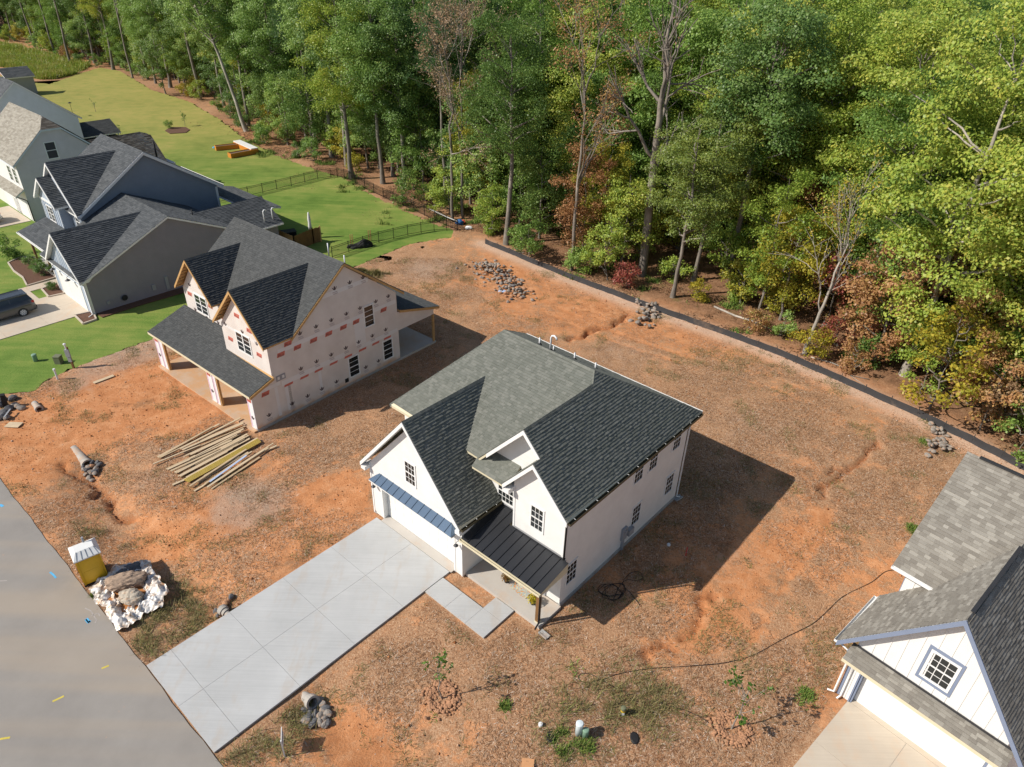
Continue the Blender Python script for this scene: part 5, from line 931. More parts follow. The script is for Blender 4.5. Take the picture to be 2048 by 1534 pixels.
# door mat and potted chrysanthemums on the porch
q = [uvw(9.25, 1.0, .135), uvw(10.3, 1.0, .135), uvw(10.3, 1.55, .135), uvw(9.25, 1.55, .135)]; mb = MB(); mb.prism(q, (0, 0, .02)); m_, t_, p_ = newmat('patterned_mat'); vo_ = nd(t_, 'TexVoronoi'); vo_.inputs['Scale'].default_value = 9; lk(t_, opos(t_), vo_.inputs['Vector']); lk(t_, ramp(t_, vo_.outputs['Distance'], [(.1, (.55, .12, .08)), (.3, (.6, .33, .1)), (.5, (.28, .4, .45)), (.8, (.62, .5, .3))]), p_.inputs['Base Color']); tag(mb.build('door_mat', m_), 'patterned orange door mat on the white house porch', 'mat')
def leafball(n, rad, size, mat, flat=.7, seed=1):
    r = np.random.default_rng(seed); d = r.normal(size=(n, 3)); d /= np.linalg.norm(d, axis=1)[:, None]; d[:, 2] = np.abs(d[:, 2]) * 1.1 - .25; c = d * rad * (r.random(n) ** .35)[:, None] * np.array([1, 1, flat]); return leafquads(c, d + r.normal(size=(n, 3)) * .5, np.full(n, size) * r.uniform(.7, 1.3, n), r, mat)
def leafquads(c, nrm, size, r, mat, asp=.62, name='leaves'):
    n = len(c); nrm = nrm / (np.linalg.norm(nrm, axis=1)[:, None] + 1e-9); t = r.normal(size=(n, 3)); t -= nrm * (t * nrm).sum(1)[:, None]; t /= np.linalg.norm(t, axis=1)[:, None] + 1e-9; b = np.cross(nrm, t); s = size[:, None]
    V = np.stack([c - t * s * .5, c + b * s * .5 * asp - nrm * s * .06, c + t * s * .5, c - b * s * .5 * asp - nrm * s * .06], 1).reshape(-1, 3); return np_mesh(name, V, np.arange(4 * n).reshape(n, 4), [mat] if not isinstance(mat, (list, tuple)) else mat)
M['mum_y'] = leafmat('yellow_mum', [(0, (.45, .36, .01)), (.6, (.62, .50, .02)), (1, (.12, .16, .03))]); M['mum_o'] = leafmat('rust_mum', [(0, (.30, .12, .03)), (.5, (.22, .16, .05)), (1, (.13, .15, .04))])
for u, v, mt, lb in ((10.75, 1.05, 'mum_y', 'yellow flowering pot plant by the porch post'), (8.9, 1.2, 'mum_o', 'rust coloured flowering pot plant near the porch wall')):
    p = uvw(u, v, .125); t = thing('potted_plant', lb, 'potted plant', p); mb = MB(); mb.lathe([(.12, 0), (.17, .24), (.15, .24)], n=14); mb.build('pot', M['rubber'], t); o = link('flowers', leafball(420, .33, .08, M[mt], .8, 3), t, (0, 0, .32))
# silt fence along the wood
fw3 = [Vector((x, y, 0)) for x, y in fence_w]; dense = []
for a, b in zip(fw3, fw3[1:]):
    n = max(1, round((b - a).length / 2.0))
    for i in range(n): dense.append(a + (b - a) * i / n)
dense.append(fw3[-1]); SF = thing('silt_fence', 'long black silt fence between the cleared lots and the wood', 'fence', (0, 0, 0)); M['fabric'] = plain('black_fence_fabric', (.035, .034, .036), .75, .25, 1.5, dirt=((.22, .15, .10), .5, .35, .56)); M['stake'] = plain('fence_stake', (.12, .10, .08), .8, .2)
for a, b in zip(dense, dense[1:]):
    n = 5; V_ = []; d = (b - a); s_ = Vector((-d.y, d.x, 0)).normalized()
    for i in range(n + 1):
        p = a + d * i / n; sag = .06 * math.sin(math.pi * i / n); z0 = gh(p.x, p.y)
        for hgt, off in ((-.05, -.03), (.02, .0), (.3, .02 + sag * .6 + .02 * math.sin(i * 2.1)), (.54 - sag, .03 + sag)): q = p + s_ * off; V_.append((q.x, q.y, z0 + hgt))
    Fq = [(i * 4 + k, i * 4 + k + 1, (i + 1) * 4 + k + 1, (i + 1) * 4 + k) for i in range(n) for k in range(3)]
    o = link('fabric_panel', np_mesh('fabric_panel', V_, np.array(Fq), [M['fabric']], None, True), SF)
    z0 = gh(a.x, a.y); mb = MB(); q = a + s_ * .13; mb.cbox((q.x, q.y, z0 + .3), .045, .045, .68); mb.build('stake', M['stake'], SF)
# black aluminium fence
def railfence(name, pts, label, h=1.15):
    P = ats(pts); t = thing(name, label, 'fence', (0, 0, 0)); 
    for i, (a, b) in enumerate(zip(P, P[1:])):
        d = b - a; L = d.length; s_ = Vector((-d.y, d.x, 0)).normalized(); mb = MB()
        for z in (.12, h - .2, h - .03): mb.obox(a + Vector((0, 0, z)) - s_ * .012, d, s_ * .024, (0, 0, .035))
        mb.build('rail', M['black_metal'], t); n = int(L / .11); mb = MB()
        for k in range(1, n): q = a + d * k / n; mb.cbox((q.x, q.y, h * .5 + .02), .018, .018, h - .08)
        o = mb.build('pickets', M['black_metal'], t); o['kind'] = 'stuff'
    for p in P: mb = MB(); mb.cbox((p.x, p.y, h / 2 + .02), .06, .06, h + .1); mb.build('post', M['black_metal'], t)
    return t
railfence('garden_fence', [(440, 405), (467, 399), (497, 393), (526, 386), (554, 379), (583, 372), (610, 365), (636, 358), (662, 355), (675, 354)], 'black metal fence across the lawn behind the grey house')
railfence('garden_fence', [(675, 354), (689, 356), (700, 360), (712, 368), (730, 377), (748, 386), (767, 395), (787, 404), (807, 412), (828, 422), (849, 431), (870, 442), (893, 452), (916, 461)], 'black metal fence running along the wood edge')
railfence('garden_fence', [(665, 516), (698, 504.6), (727, 495), (758, 485), (787.6, 477.5), (815.7, 470.7), (842.4, 466), (868.4, 462), (893.6, 461), (916, 461)], 'curved black metal fence nearest the bare clay lot')
# back garden objects
WF = thing('privacy_fence', 'brown wooden privacy fence around the back patio', 'fence', (0, 0, 0))
for (a, b, mt) in (((560, 489), (591, 503), 'rawwood'), ((591, 503), (628, 487), 'brownwood'), ((628, 487), (643, 483), 'brownwood')):
    A, B = at(*a), at(*b); d = B - A; n = max(3, int(d.length / .16)); s_ = Vector((-d.y, d.x, 0)).normalized()
    for k in range(n): mb = MB(); q = A + d * k / n; mb.obox(q, d / n * .94, s_ * .02, (0, 0, 1.55 + .03 * (k % 3))); mb.build('board', M[mt], WF)
    for k in (0, 1): mb = MB(); q = A + d * k; mb.cbox((q.x, q.y, .85), .1, .1, 1.7); mb.build('post', M['rawwood'], WF)
p = at(623, 476); UM = thing('patio_umbrella', 'closed white patio umbrella behind the wooden fence', 'umbrella', p); mb = MB(); mb.tube([(0, 0, 0), (0, 0, 2.7)], .03, 8); mb.build('pole', M['grey_box'], UM); mb = MB(); mb.lathe([(.16, .95), (.2, 1.3), (.15, 1.7), (.17, 2.1), (.1, 2.6), (.03, 2.8)], n=12); mb.build('canopy', M['ptroof'], UM, True)
p = at(575, 478); mb = MB(); mb.box(-.9, .9, -.5, .5, 0, .8); mb.box(-.95, .95, -.55, .55, .8, .86); o = mb.build('grill_cover', M['rubber'], None, False, p); o.rotation_euler = (0, 0, .5); tag(o, 'black covered grill on the shaded patio', 'grill')
for x, y, i in ((702, 491, 0), (706, 490, 1), (738, 482, 2), (742, 481, 3)):
    p = at(x, y); mb = MB(); mb.box(-.04, .04, -.04, .04, 0, 1.15); tag(mb.build('wood_stake', M['rawwood'], None, False, p), 'wooden stake by the curved fence, %s of the covered bundle' % ('left end' if i < 2 else 'right end'), 'stake', 'stakes at the bundle ends' )
p = at(722, 494); import bmesh as _bm
bm = _bm.new(); _bm.ops.create_icosphere(bm, subdivisions=4, radius=1.0); 
for v in bm.verts: k = vnoise(np.array([v.co.x * 3]), np.array([v.co.y * 3 + v.co.z]), .6, 5)[0]; v.co = Vector((v.co.x * 1.25, v.co.y * .45, max(v.co.z, -.1) * .55 * (1 + .4 * math.sin(v.co.x * 4)))) * (1 + k * .35)
me = bpy.data.meshes.new('covered_bundle'); bm.to_mesh(me); bm.free(); me.materials.append(M['rubber']); o = link('covered_bundle', me, None, (p.x, p.y, .05)); o.rotation_euler = (0, 0, .35); tag(o, 'lumpy bundle under a black cover by the curved fence', 'bundle')
a, b = at(858, 428), at(910, 452); LD = thing('ladder', 'white aluminium ladder lying against the woodside fence', 'ladder', (a.x, a.y, 0)); d = b - a; s_ = Vector((-d.y, d.x, 0)).normalized(); up = Vector((0, 0, .38))
for k in (0, 1): mb = MB(); mb.obox(s_ * .3 * k + up * (1 - k * .4) + Vector((0, 0, .2)), d, s_ * .04, (0, 0, .08)); mb.build('rail', M['trim'], LD)
for k in range(14): mb = MB(); q = d * (k + .5) / 14 + Vector((0, 0, .24)); mb.tube([q + up, q + s_ * .32 + up * .6], .02, 6); mb.build('rung', M['trim'], LD)
def blob(px, py, s, mat, name, label, cat, seed=1):
    import bmesh
    bm = bmesh.new(); bmesh.ops.create_icosphere(bm, subdivisions=2, radius=.5); r = np.random.default_rng(seed)
    for v in bm.verts: v.co *= r.uniform(.75, 1.2)
    me = bpy.data.meshes.new(name); bm.to_mesh(me); bm.free(); me.materials.append(mat); p = onz(at(px, py), s[2] * .35); o = link(name, me, None, p); o.scale = s; return tag(o, label, cat)
blob(919, 449, (.9, .6, .7), plain('blue_tarp', (.03, .12, .32), .5, .2), 'blue_bundle', 'bright blue bundle at the foot of the twin trunks', 'bundle'); blob(927, 447, (.5, .4, .5), plain('red_plastic', (.5, .08, .04), .5, .2), 'red_can', 'small red container next to the blue bundle', 'container', 2); blob(938, 458, (.9, .5, .4), M['pvc'], 'white_rock', 'rough white sack on leaf litter by the fence end', 'fieldstone', 3)  # the white lump by the fence end is a rock
blob(1004, 584, (.9, .45, .12), M['vinyl'], 'plastic_scrap', 'flat blue white plastic scrap below the big rock heap', 'scrap', 5)
# U-shaped raised planter
PL = thing('raised_planter', 'orange U shaped raised garden bed with white cover on the lawn', 'planter', (0, 0, 0)); M['cedar'] = plain('orange_cedar', (.58, .22, .03), .6, .15, 3.)
def trough(a, b, w, fill):
    A, B = at(*a), at(*b); d = B - A; s_ = Vector((-d.y, d.x, 0)).normalized(); h = .62
    for o, ax, ay in ((A, d, s_ * .06), (A + s_ * (w - .06), d, s_ * .06), (A + s_ * .06, d.normalized() * .06, s_ * (w - .12)), (B - d.normalized() * .06 + s_ * .06, d.normalized() * .06, s_ * (w - .12))): mb = MB(); mb.obox(o, ax, ay, (0, 0, h)); mb.build('side_board', M['cedar'], PL)
    mb = MB(); mb.obox(A + s_ * .07 + d.normalized() * .07 + Vector((0, 0, h - .2)), d - d.normalized() * .14, s_ * (w - .14), (0, 0, .1)); mb.build('soil', M['stake'], PL)
    if fill: mb = MB(); mb.obox(A + s_ * .03 + Vector((0, 0, h + .01)), d, s_ * (w - .06), (0, 0, .14)); mb.build('cover', M['ptroof'], PL)
trough((463, 317), (517, 307), 1.0, 0); trough((433, 302), (478, 297), .9, 0); A_ = at(476, 298); trough((518, 306), (482, 290), 1.1, 1)
blob(428, 296, (.5, .3, .3), M['blue_paint'], 'garden_toy', 'small blue and yellow toy at the planter end', 'toy', 4)
def bed(name, pts, mat, label, curb=None, z=.03):
    W_ = [at(x, y) for x, y in pts]; c = sum(W_, Vector()) / len(W_); mb = MB(); mb.prism([(p.x - c.x, p.y - c.y, z) for p in W_], (0, 0, .05)); o = mb.build(name, mat, None, False, c); o['kind'] = 'structure'
    if curb:
        for a, b in zip(W_, W_[1:] + W_[:1]): mb = MB(); d = b - a; s_ = Vector((-d.y, d.x, 0)).normalized(); mb.obox(a - c - s_ * .06 + Vector((0, 0, .0)), d, s_ * .12, (0, 0, .14)); mb.build('edging_stone', curb, o)
    return o
M['mulch'] = plain('bark_mulch', (.13, .065, .04), .95, .45, 9., bmp=.8); M['curb'] = plain('pale_edging', (.52, .44, .36), .85, .1)
bed('mulch_bed', [(17, 527), (40, 516), (68, 516), (112, 548), (113, 556), (55, 573), (46, 556), (28, 543)], M['mulch'], '', M['curb']); bed('mulch_bed', [(84, 579), (116, 568), (130, 588), (98, 595)], M['mulch'], '', M['curb']); bed('mulch_bed', [(150, 632), (186, 624), (193, 640), (167, 649)], M['mulch'], '', M['curb'])
bed('mulch_bed', [(192, 628), (270, 603), (372, 574), (376, 584), (280, 612), (205, 636)], M['mulch'], '', None); bed('mulch_bed', [(330, 262), (342, 255), (372, 255), (380, 260), (372, 266), (340, 268)], M['mulch'], '', None)
# cars
def car(p, rz, body, label, L=4.85):
    t = thing('parked_car', label, 'car', p, rz); hw = .95
    prof = [(-2.42, .45, .62), (-2.40, .95, .72), (-2.28, 1.08, .78), (-1.1, 1.15, .86), (-.85, 1.22, .86), (.1, 1.24, .88), (1.2, 1.26, .88), (2.1, 1.24, .87), (2.38, 1.1, .84), (2.44, .7, .80), (2.40, .38, .72)]
    V_, F_ = [], []; sec = []
    for x, z, w_ in prof:
        sec.append(len(V_)); V_ += [(x, -w_ * hw / .88, .32), (x, -w_ * hw / .86, max(.4, z * .62)), (x, -w_ * hw / .92, z), (x, 0, z + .03), (x, w_ * hw / .92, z), (x, w_ * hw / .86, max(.4, z * .62)), (x, w_ * hw / .88, .32)]
    for a, b in zip(sec, sec[1:]): F_ += [(a + k, a + k + 1, b + k + 1, b + k) for k in range(6)]
    F_ += [tuple(sec[0] + k for k in range(7))[::-1], tuple(sec[-1] + k for k in range(7))]
    o = link('body', np_mesh('body', V_, F_, [body], None, True), t)
    g = MB(); top = [(-.25, 1.70), (1.9, 1.68), (2.2, 1.6)]; g.prism([(-1.0, -.80, 1.18), (2.32, -.80, 1.2), (2.12, -.66, 1.62), (-.2, -.68, 1.64)], (0, .0001, 0))
    rf = MB(); rv = [(-.28, -.66, 1.64), (2.15, -.64, 1.62), (2.15, .64, 1.62), (-.28, .66, 1.64)]; rf.prism(rv, (0, 0, .07)); rf.build('roof', body, t)
    w_ = MB(); q0 = [(-1.02, -.82, 1.2), (2.36, -.80, 1.2), (2.36, .80, 1.2), (-1.02, .82, 1.2)]; q1 = [(-.24, -.67, 1.64), (2.14, -.65, 1.62), (2.14, .65, 1.62), (-.24, .67, 1.64)]
    for i in range(4): j = (i + 1) % 4; w_.face([q0[i], q0[j], q1[j], q1[i]])
    w_.build('window', M['glass'], t)
    for s in (-1, 1):
        for x in (-.45, .75): b = MB(); b.obox((x - .04, s * .835, 1.2), (.08, 0, 0), (0, .012 * s, 0), (0, -.16 * s, .44)); b.build('pillar', body, t)
        rl = MB(); rl.tube([(-.1, s * .58, 1.74), (1.9, s * .58, 1.74)], .022, 6); rl.build('roof_rail', M['rubber'], t)
        lt = MB(); lt.obox((2.2, s * .74, .95), (.2, 0, 0), (0, s * .17, 0), (0, 0, .18)); lt.build('tail_light', plain('tail_red', (.45, .02, .02), .3, .05), t)
        for x in (-1.5, 1.38):
            wh = thing('wheel', None, None, (x, s * .86, .37)); wh.parent = t; b = MB(); b.tube([(0, -.12, 0), (0, .12, 0)], .37, 22); b.build('tyre', M['rubber'], wh); b = MB(); b.tube([(0, s * .121, 0), (0, s * .13, 0)], .25, 18); b.build('rim', M['grey_box'], wh)
            for k in range(8): an = k * math.pi / 4; sp = MB(); sp.obox((math.cos(an) * .05 - math.sin(an) * .02, s * .131, math.sin(an) * .05 + math.cos(an) * .02), (math.cos(an) * .19, 0, math.sin(an) * .19), (0, s * .012, 0), (math.sin(an) * .04, 0, -math.cos(an) * .04)); sp.build('spoke', M['trim'], wh)
    b = MB(); b.box(2.40, 2.5, -.8, .8, .4, .62); b.build('bumper', M['rubber'], t); return t
M['car_grey'] = plain('grey_car_paint', (.10, .105, .11), .25, .05, metal=.6, spec=.6); M['car_silver'] = plain('silver_car_paint', (.45, .46, .47), .25, .05, metal=.6)
wp = at(50, 633); dcar = fnB(0, 1) - fnB(0, 0); ang = math.atan2(dcar.y, dcar.x); sdv = fnB(1, 0) - fnB(0, 0); car((wp - dcar * 1.38 - sdv * .98), ang, M['car_grey'], 'dark grey SUV parked before the white garage door')
car(fnB(-29.6, -.2), ang, M['car_silver'], 'silver car parked at the left edge of the photo')
# bird feeder, garden lamp
p = at(147, 232); t = thing('bird_feeder', 'black pole bird feeder on the lawn behind the houses', 'bird feeder', p); mb = MB(); mb.tube([(0, 0, 0), (0, 0, 2.0)], .025, 6); mb.build('pole', M['black_metal'], t); mb = MB(); mb.lathe([(.05, 2.0), (.32, 2.05), (.04, 2.2)], n=12); mb.build('tray', M['black_metal'], t)
# debris at the left edge
for x, y, s, k in ((8, 828, .5, 7), (20, 820, .45, 8), (2, 812, .6, 9), (14, 838, .4, 0), (30, 812, .4, 2), (26, 800, .5, 10), (6, 800, .5, 11), (36, 815, .35, 2), (44, 818, .4, 0), (0, 838, .5, 7)): rock(onz(at(x, y), .12), s * 1.3, k, 'dark lump in the debris heap at the left edge', 'debris lumps')
p = onz(at(12, 812)); mb = MB(); mb.box(-.12, .12, -.12, .12, 0, 1.0); o = mb.build('debris_post', M['rubber'], None, False, p); o.rotation_euler = (.15, .1, .4); tag(o, 'black square post tilting over the left debris heap', 'post')  # plain black post set in the debris heap
lyingboard((12, 843), (24, 826), .1, 'pale thin board leaning on the left debris heap', M['grey_box'], 'scrap_board', .3)
# ================================================================= trees
LEAF = {
 'green': leafmat('leaf_green', [(0, (.115, .21, .045)), (.4, (.21, .34, .07)), (.75, (.30, .43, .105)), (1, (.42, .47, .115))], .4),
 'deep': leafmat('leaf_deep_green', [(0, (.09, .175, .045)), (.5, (.165, .275, .066)), (1, (.28, .36, .09))], .38),
 'lime': leafmat('leaf_yellow_green', [(0, (.18, .29, .045)), (.4, (.30, .41, .065)), (.75, (.44, .49, .085)), (1, (.56, .50, .095))], .4),
 'gold': leafmat('leaf_gold', [(0, (.20, .25, .035)), (.4, (.38, .36, .045)), (.8, (.54, .42, .05)), (1, (.54, .28, .06))], .38),
 'rust': leafmat('leaf_rust', [(0, (.26, .14, .06)), (.4, (.42, .21, .095)), (.75, (.50, .30, .12)), (1, (.30, .30, .07))], .35),
 'red': leafmat('leaf_red', [(0, (.24, .05, .04)), (.5, (.38, .10, .08)), (.8, (.34, .19, .08)), (1, (.2, .22, .05))], .35),
 'brown': leafmat('leaf_brown', [(0, (.26, .16, .095)), (.5, (.40, .26, .15)), (1, (.44, .34, .2))], .3),
 'cedar': leafmat('leaf_cedar', [(0, (.11, .175, .035)), (.5, (.20, .26, .05)), (1, (.32, .34, .065))], .3),
 'pine': leafmat('needle_pine', [(0, (.055, .13, .05)), (.5, (.10, .195, .065)), (.85, (.17, .25, .07)), (1, (.33, .22, .08))], .3)}
def tubes_np(paths, n=6):
    V_, F_ = [], []; base = 0
    for pts, rad in paths:
        pts = np.asarray(pts, float); m = len(pts); d = np.gradient(pts, axis=0); d /= np.linalg.norm(d, axis=1)[:, None] + 1e-9
        ref = np.where(np.abs(d[:, 2:3]) < .9, np.array([[0, 0, 1.]]), np.array([[1., 0, 0]])); a = np.cross(d, ref); a /= np.linalg.norm(a, axis=1)[:, None] + 1e-9; b = np.cross(d, a)
        th = 2 * np.pi * np.arange(n) / n; ring = pts[:, None] + (a[:, None] * np.cos(th)[None, :, None] + b[:, None] * np.sin(th)[None, :, None]) * np.asarray(rad)[:, None, None]
        V_.append(ring.reshape(-1, 3)); i = base + (np.arange(m - 1)[:, None] * n + np.arange(n)[None]).ravel(); j = base + (np.arange(m - 1)[:, None] * n + (np.arange(n)[None] + 1) % n).ravel()
        F_.append(np.stack([i, j, j + n, i + n], 1)); base += m * n
    return np.concatenate(V_), np.concatenate(F_)
def wob(p0, p1, n, amp, r, up=0.0):
    t = np.linspace(0, 1, n)[:, None]; p = p0 + (p1 - p0) * t; p[:, 2:3] += up * np.sin(t * np.pi / 2) * 0
    w = np.cumsum(r.normal(size=(n, 3)) * amp, axis=0) * np.array([1, 1, .5]); w -= w[0]; w -= t * w[-1]; return p + w
def crown_tree(seed, H, Rad, z0, nclump, lpc, leaf, limbs, trunk_r, bark='bark', clump_r=(.9, 1.6), squash=.75, lean=(0, 0), flare=1.5, top_pow=1.0, seedleaf=0):
    """tapered trunk with limbs reaching leaf clumps scattered through the crown volume"""
    r = np.random.default_rng(seed); zc = (z0 + H) / 2; hz = (H - z0) / 2; C = []
    while len(C) < nclump:
        q = r.uniform(-1, 1, 3); q[2] = q[2]
        rr = math.sqrt(q[0] ** 2 + q[1] ** 2); lim = math.sqrt(max(0, 1 - abs(q[2]) ** 2.2)) if q[2] < 0 else math.sqrt(max(0, 1 - q[2] ** 2)) ** top_pow
        if rr > lim or (rr < lim * .45 and abs(q[2]) < .6 and r.random() < .7): continue
        C.append((q[0] * Rad, q[1] * Rad, zc + q[2] * hz))
    C = np.array(C); C[:, :2] *= (1 + r.normal(size=(nclump, 1)) * .12); cr = r.uniform(*clump_r, nclump)
    tip = np.array([lean[0], lean[1], H * .93]); tr = wob(np.zeros(3), tip, 12, .10, r); tz = tr[:, 2]
    C[:, 0] += np.interp(C[:, 2], tz, tr[:, 0]); C[:, 1] += np.interp(C[:, 2], tz, tr[:, 1])
    paths = [(np.vstack([[0, 0, -.3], tr]), np.concatenate([[trunk_r * flare * 1.15], [trunk_r * flare], trunk_r * (1 - np.linspace(.04, .93, 11)) ** .8]))]
    for i in r.permutation(nclump)[:limbs]:
        e = C[i]; hr = math.hypot(e[0], e[1]); zs = max(z0 * .75, min(e[2] - hr * .55, H * .8)); s_ = np.array([np.interp(zs, tz, tr[:, 0]), np.interp(zs, tz, tr[:, 1]), zs]); rr = trunk_r * (1 - zs / H) * .5 + .03
        paths.append((wob(s_, e, 7, .16, r), np.linspace(rr, .02, 7)))
    V_, F_ = tubes_np(paths, 7); tm_ = np_mesh('trunk', V_, F_, [M[bark]], None, True)
    n = nclump * lpc; idx = np.repeat(np.arange(nclump), lpc); d = r.normal(size=(n, 3)); d /= np.linalg.norm(d, axis=1)[:, None]; fl = (d[:, 2] < -.15) & (r.random(n) < .7); d[fl, 2] *= -1
    rad = (r.random(n) ** .42) * cr[idx]; c = C[idx] + d * rad[:, None] * np.array([1, 1, squash]) + r.normal(size=(n, 3)) * .12
    nr_ = d * .85 + np.array([-.42, -.30, .28]) + r.normal(size=(n, 3)) * .5
    cm = leafquads(c, nr_, r.uniform(leaf * .5, leaf * 1.3, n), r, LEAF['green'], .7, 'crown'); return tm_, cm
def pine_tree(seed, H, z0):
    r = np.random.default_rng(seed); tr = wob(np.zeros(3), np.array([r.normal() * .5, r.normal() * .5, H]), 12, .08, r); paths = [(np.vstack([[0, 0, -.3], tr]), np.concatenate([[.32], [.29], .25 * (1 - np.linspace(.02, .95, 11))]))]; cs, ds = [], []
    for k in range(58):
        f = r.random() ** .8; z = z0 + (H - z0) * f; L = (1 - f) * 3.4 + .8; an = r.uniform(0, 6.28); s_ = np.array([np.interp(z, tr[:, 2], tr[:, 0]), np.interp(z, tr[:, 2], tr[:, 1]), z]); e = s_ + np.array([math.cos(an) * L, math.sin(an) * L, L * r.uniform(-.05, .4)])
        p = wob(s_, e, 6, .07, r); paths.append((p, np.linspace(.055, .012, 6)))
        for m in range(9):
            q = p[2] + (p[5] - p[2]) * r.random() + r.normal(size=3) * .28
            for _ in range(20): dd = r.normal(size=3) + (e - s_) / L * .5 + np.array([0, 0, .5]); cs.append(q + dd * .10); ds.append(dd)
    V_, F_ = tubes_np(paths, 6); tm_ = np_mesh('trunk', V_, F_, [M['bark']], None, True); cs, ds = np.array(cs), np.array(ds); ds /= np.linalg.norm(ds, axis=1)[:, None]; n = len(cs); s_ = np.cross(ds, r.normal(size=(n, 3))); s_ /= np.linalg.norm(s_, axis=1)[:, None]; L = r.uniform(.28, .5, n)[:, None]
    V_ = np.stack([cs - s_ * .022, cs + s_ * .022, cs + ds * L + s_ * .012, cs + ds * L - s_ * .012], 1).reshape(-1, 3); return tm_, np_mesh('crown', V_, np.arange(4 * n).reshape(n, 4), [LEAF['pine']])
def twig_tree(seed, H, spread, leaf, nleaf, r0, bark='bark_pale', lean=(0, 0), start=.35):
    """bare branching tree with a scatter of leaves"""
    r = np.random.default_rng(seed); paths = []; tips = []
    def grow(p, d, L, rad, lev):
        n = 5; e = p + d * L; q = wob(p, e, n, L * .035, r); paths.append((q, np.linspace(rad, rad * .55, n)))
        if lev == 0: tips.append((q[2], e)); return
        for _ in range(3 if lev > 1 else 4):
            dd = d + r.normal(size=3) * .5 * spread + np.array([0, 0, .14]); dd /= np.linalg.norm(dd); s_ = q[r.integers(2, n)]; grow(s_, dd, L * r.uniform(.5, .8), rad * .48, lev - 1)
        dd = d + r.normal(size=3) * .2; grow(e, dd / np.linalg.norm(dd), L * .7, rad * .55, lev - 1)
    d0 = np.array([lean[0], lean[1], 1.0]); d0 /= np.linalg.norm(d0); base = d0 * H * start; tr = wob(np.zeros(3), base, 8, .05, r); paths.append((np.vstack([[0, 0, -.3], tr]), np.concatenate([[r0 * 1.3], np.linspace(r0 * 1.15, r0 * .8, 8)])))
    grow(tr[-1], d0, H * .30, r0 * .75, 3)
    for _ in range(3): dd = d0 + r.normal(size=3) * .45 * spread; dd /= np.linalg.norm(dd); grow(tr[r.integers(5, 8)], dd, H * .22, r0 * .45, 2)
    V_, F_ = tubes_np(paths, 5); tm_ = np_mesh('trunk', V_, F_, [M[bark]], None, True); T = np.array([[a, b] for a, b in tips]); k = r.integers(0, len(T), nleaf); f = r.random((nleaf, 1)); c = T[k, 0] * (1 - f) + T[k, 1] * f + r.normal(size=(nleaf, 3)) * .22
    return tm_, leafquads(c, r.normal(size=(nleaf, 3)) + np.array([0, 0, .6]), r.uniform(leaf * .6, leaf * 1.2, nleaf), r, LEAF['brown'], .6, 'crown')
TREE = {}
for k in range(5): TREE['tall%d' % k] = crown_tree(100 + k, 23 + k * .6, 4.2 + .25 * k, 7.5 + (k % 3) * 1.6, 88, 340, .215, 26, .24 + .02 * k, clump_r=(.9, 1.7))
for k in range(4): TREE['full%d' % k] = crown_tree(200 + k, 19 + k, 4.8 + .25 * k, 2.8, 105, 380, .205, 26, .24, clump_r=(1.0, 1.75), squash=.6, top_pow=.8)
for k in range(3): TREE['mid%d' % k] = crown_tree(300 + k, 10 + k * 1.5, 2.6 + .3 * k, 1.2, 48, 230, .19, 16, .11, clump_r=(.6, 1.15))
for k in range(3): TREE['under%d' % k] = crown_tree(400 + k, 4.6 + k * .8, 1.7 + .2 * k, .7, 24, 120, .20, 12, .05, clump_r=(.4, .8))
for k in range(3): TREE['bush%d' % k] = crown_tree(450 + k, 1.9 + k * .4, 1.1 + .15 * k, .1, 15, 110, .16, 8, .03, clump_r=(.3, .6))
for k in range(3): TREE['pine%d' % k] = pine_tree(500 + k, 23 + k, 13 + k)
for k in range(2): TREE['cedar%d' % k] = crown_tree(600 + k, 14 + 2 * k, 3.3, 5.2, 70, 260, .15, 22, .19, clump_r=(.7, 1.25), squash=.42)
for k in range(3): TREE['twig%d' % k] = twig_tree(700 + k, 19, 1.0, .17, 3600, .15, 'bark', start=.42)
TREE['snag'] = twig_tree(720, 15.5, 1.25, .18, 160, .34, 'bark', (-.05, 0), .66); TREE['lean0'] = crown_tree(740, 24, 5.2, 11, 60, 190, .28, 30, .30, 'bark_pale', lean=(-5.0, 1.5)); TREE['slim'] = twig_tree(730, 13, .85, .2, 700, .13, 'bark_pale', (.10, 0), .36)
NT = [0]
def tree(p, key, leafk, kind, label, group=None, s=1.0, rz=None, bark=None, dz=0.0, sz=None):
    tmh, cmh = TREE[key]; t = thing(kind, label, 'bush' if kind.endswith(('bush', 'shrub')) else 'tree', (p.x, p.y, gh(p.x, p.y) + dz), random.uniform(0, 6.28) if rz is None else rz, group); t.scale = (s, s, sz or s * random.uniform(.94, 1.08))
    a = link('trunk', tmh, t); b = link('crown', cmh, t); b.material_slots[0].link = 'OBJECT'; b.material_slots[0].material = LEAF[leafk]
    if bark: a.material_slots[0].link = 'OBJECT'; a.material_slots[0].material = M[bark]
    NT[0] += 1; return t
TP_ = []
def hero(px, py, *a, **k): p = at(px, py); TP_.append((p.x, p.y, 3.2)); return tree(p, *a, **k)
hero(1143, 540, 'twig0', 'rust', 'autumn_tree', 'straight pale trunk with sparse orange brown leaves just behind the fence middle', s=1.18, rz=.5)
hero(1165, 520, 'mid1', 'rust', 'autumn_tree', 'smaller orange leaved tree beside the straight pale trunk', s=1.05)
hero(1283, 550, 'snag', 'brown', 'broken_tree', 'thick broken trunk with bare grey branches at its top', s=1.2, rz=1.0)
hero(1345, 594, 'cedar1', 'cedar', 'cedar_tree', 'feathery light green cedar with a leaning bare trunk', s=1.0, rz=0, bark='bark')
hero(1387, 562, 'cedar0', 'cedar', 'cedar_tree', 'feathery cedar with a flared grey trunk right of the leaning one', s=1.12)
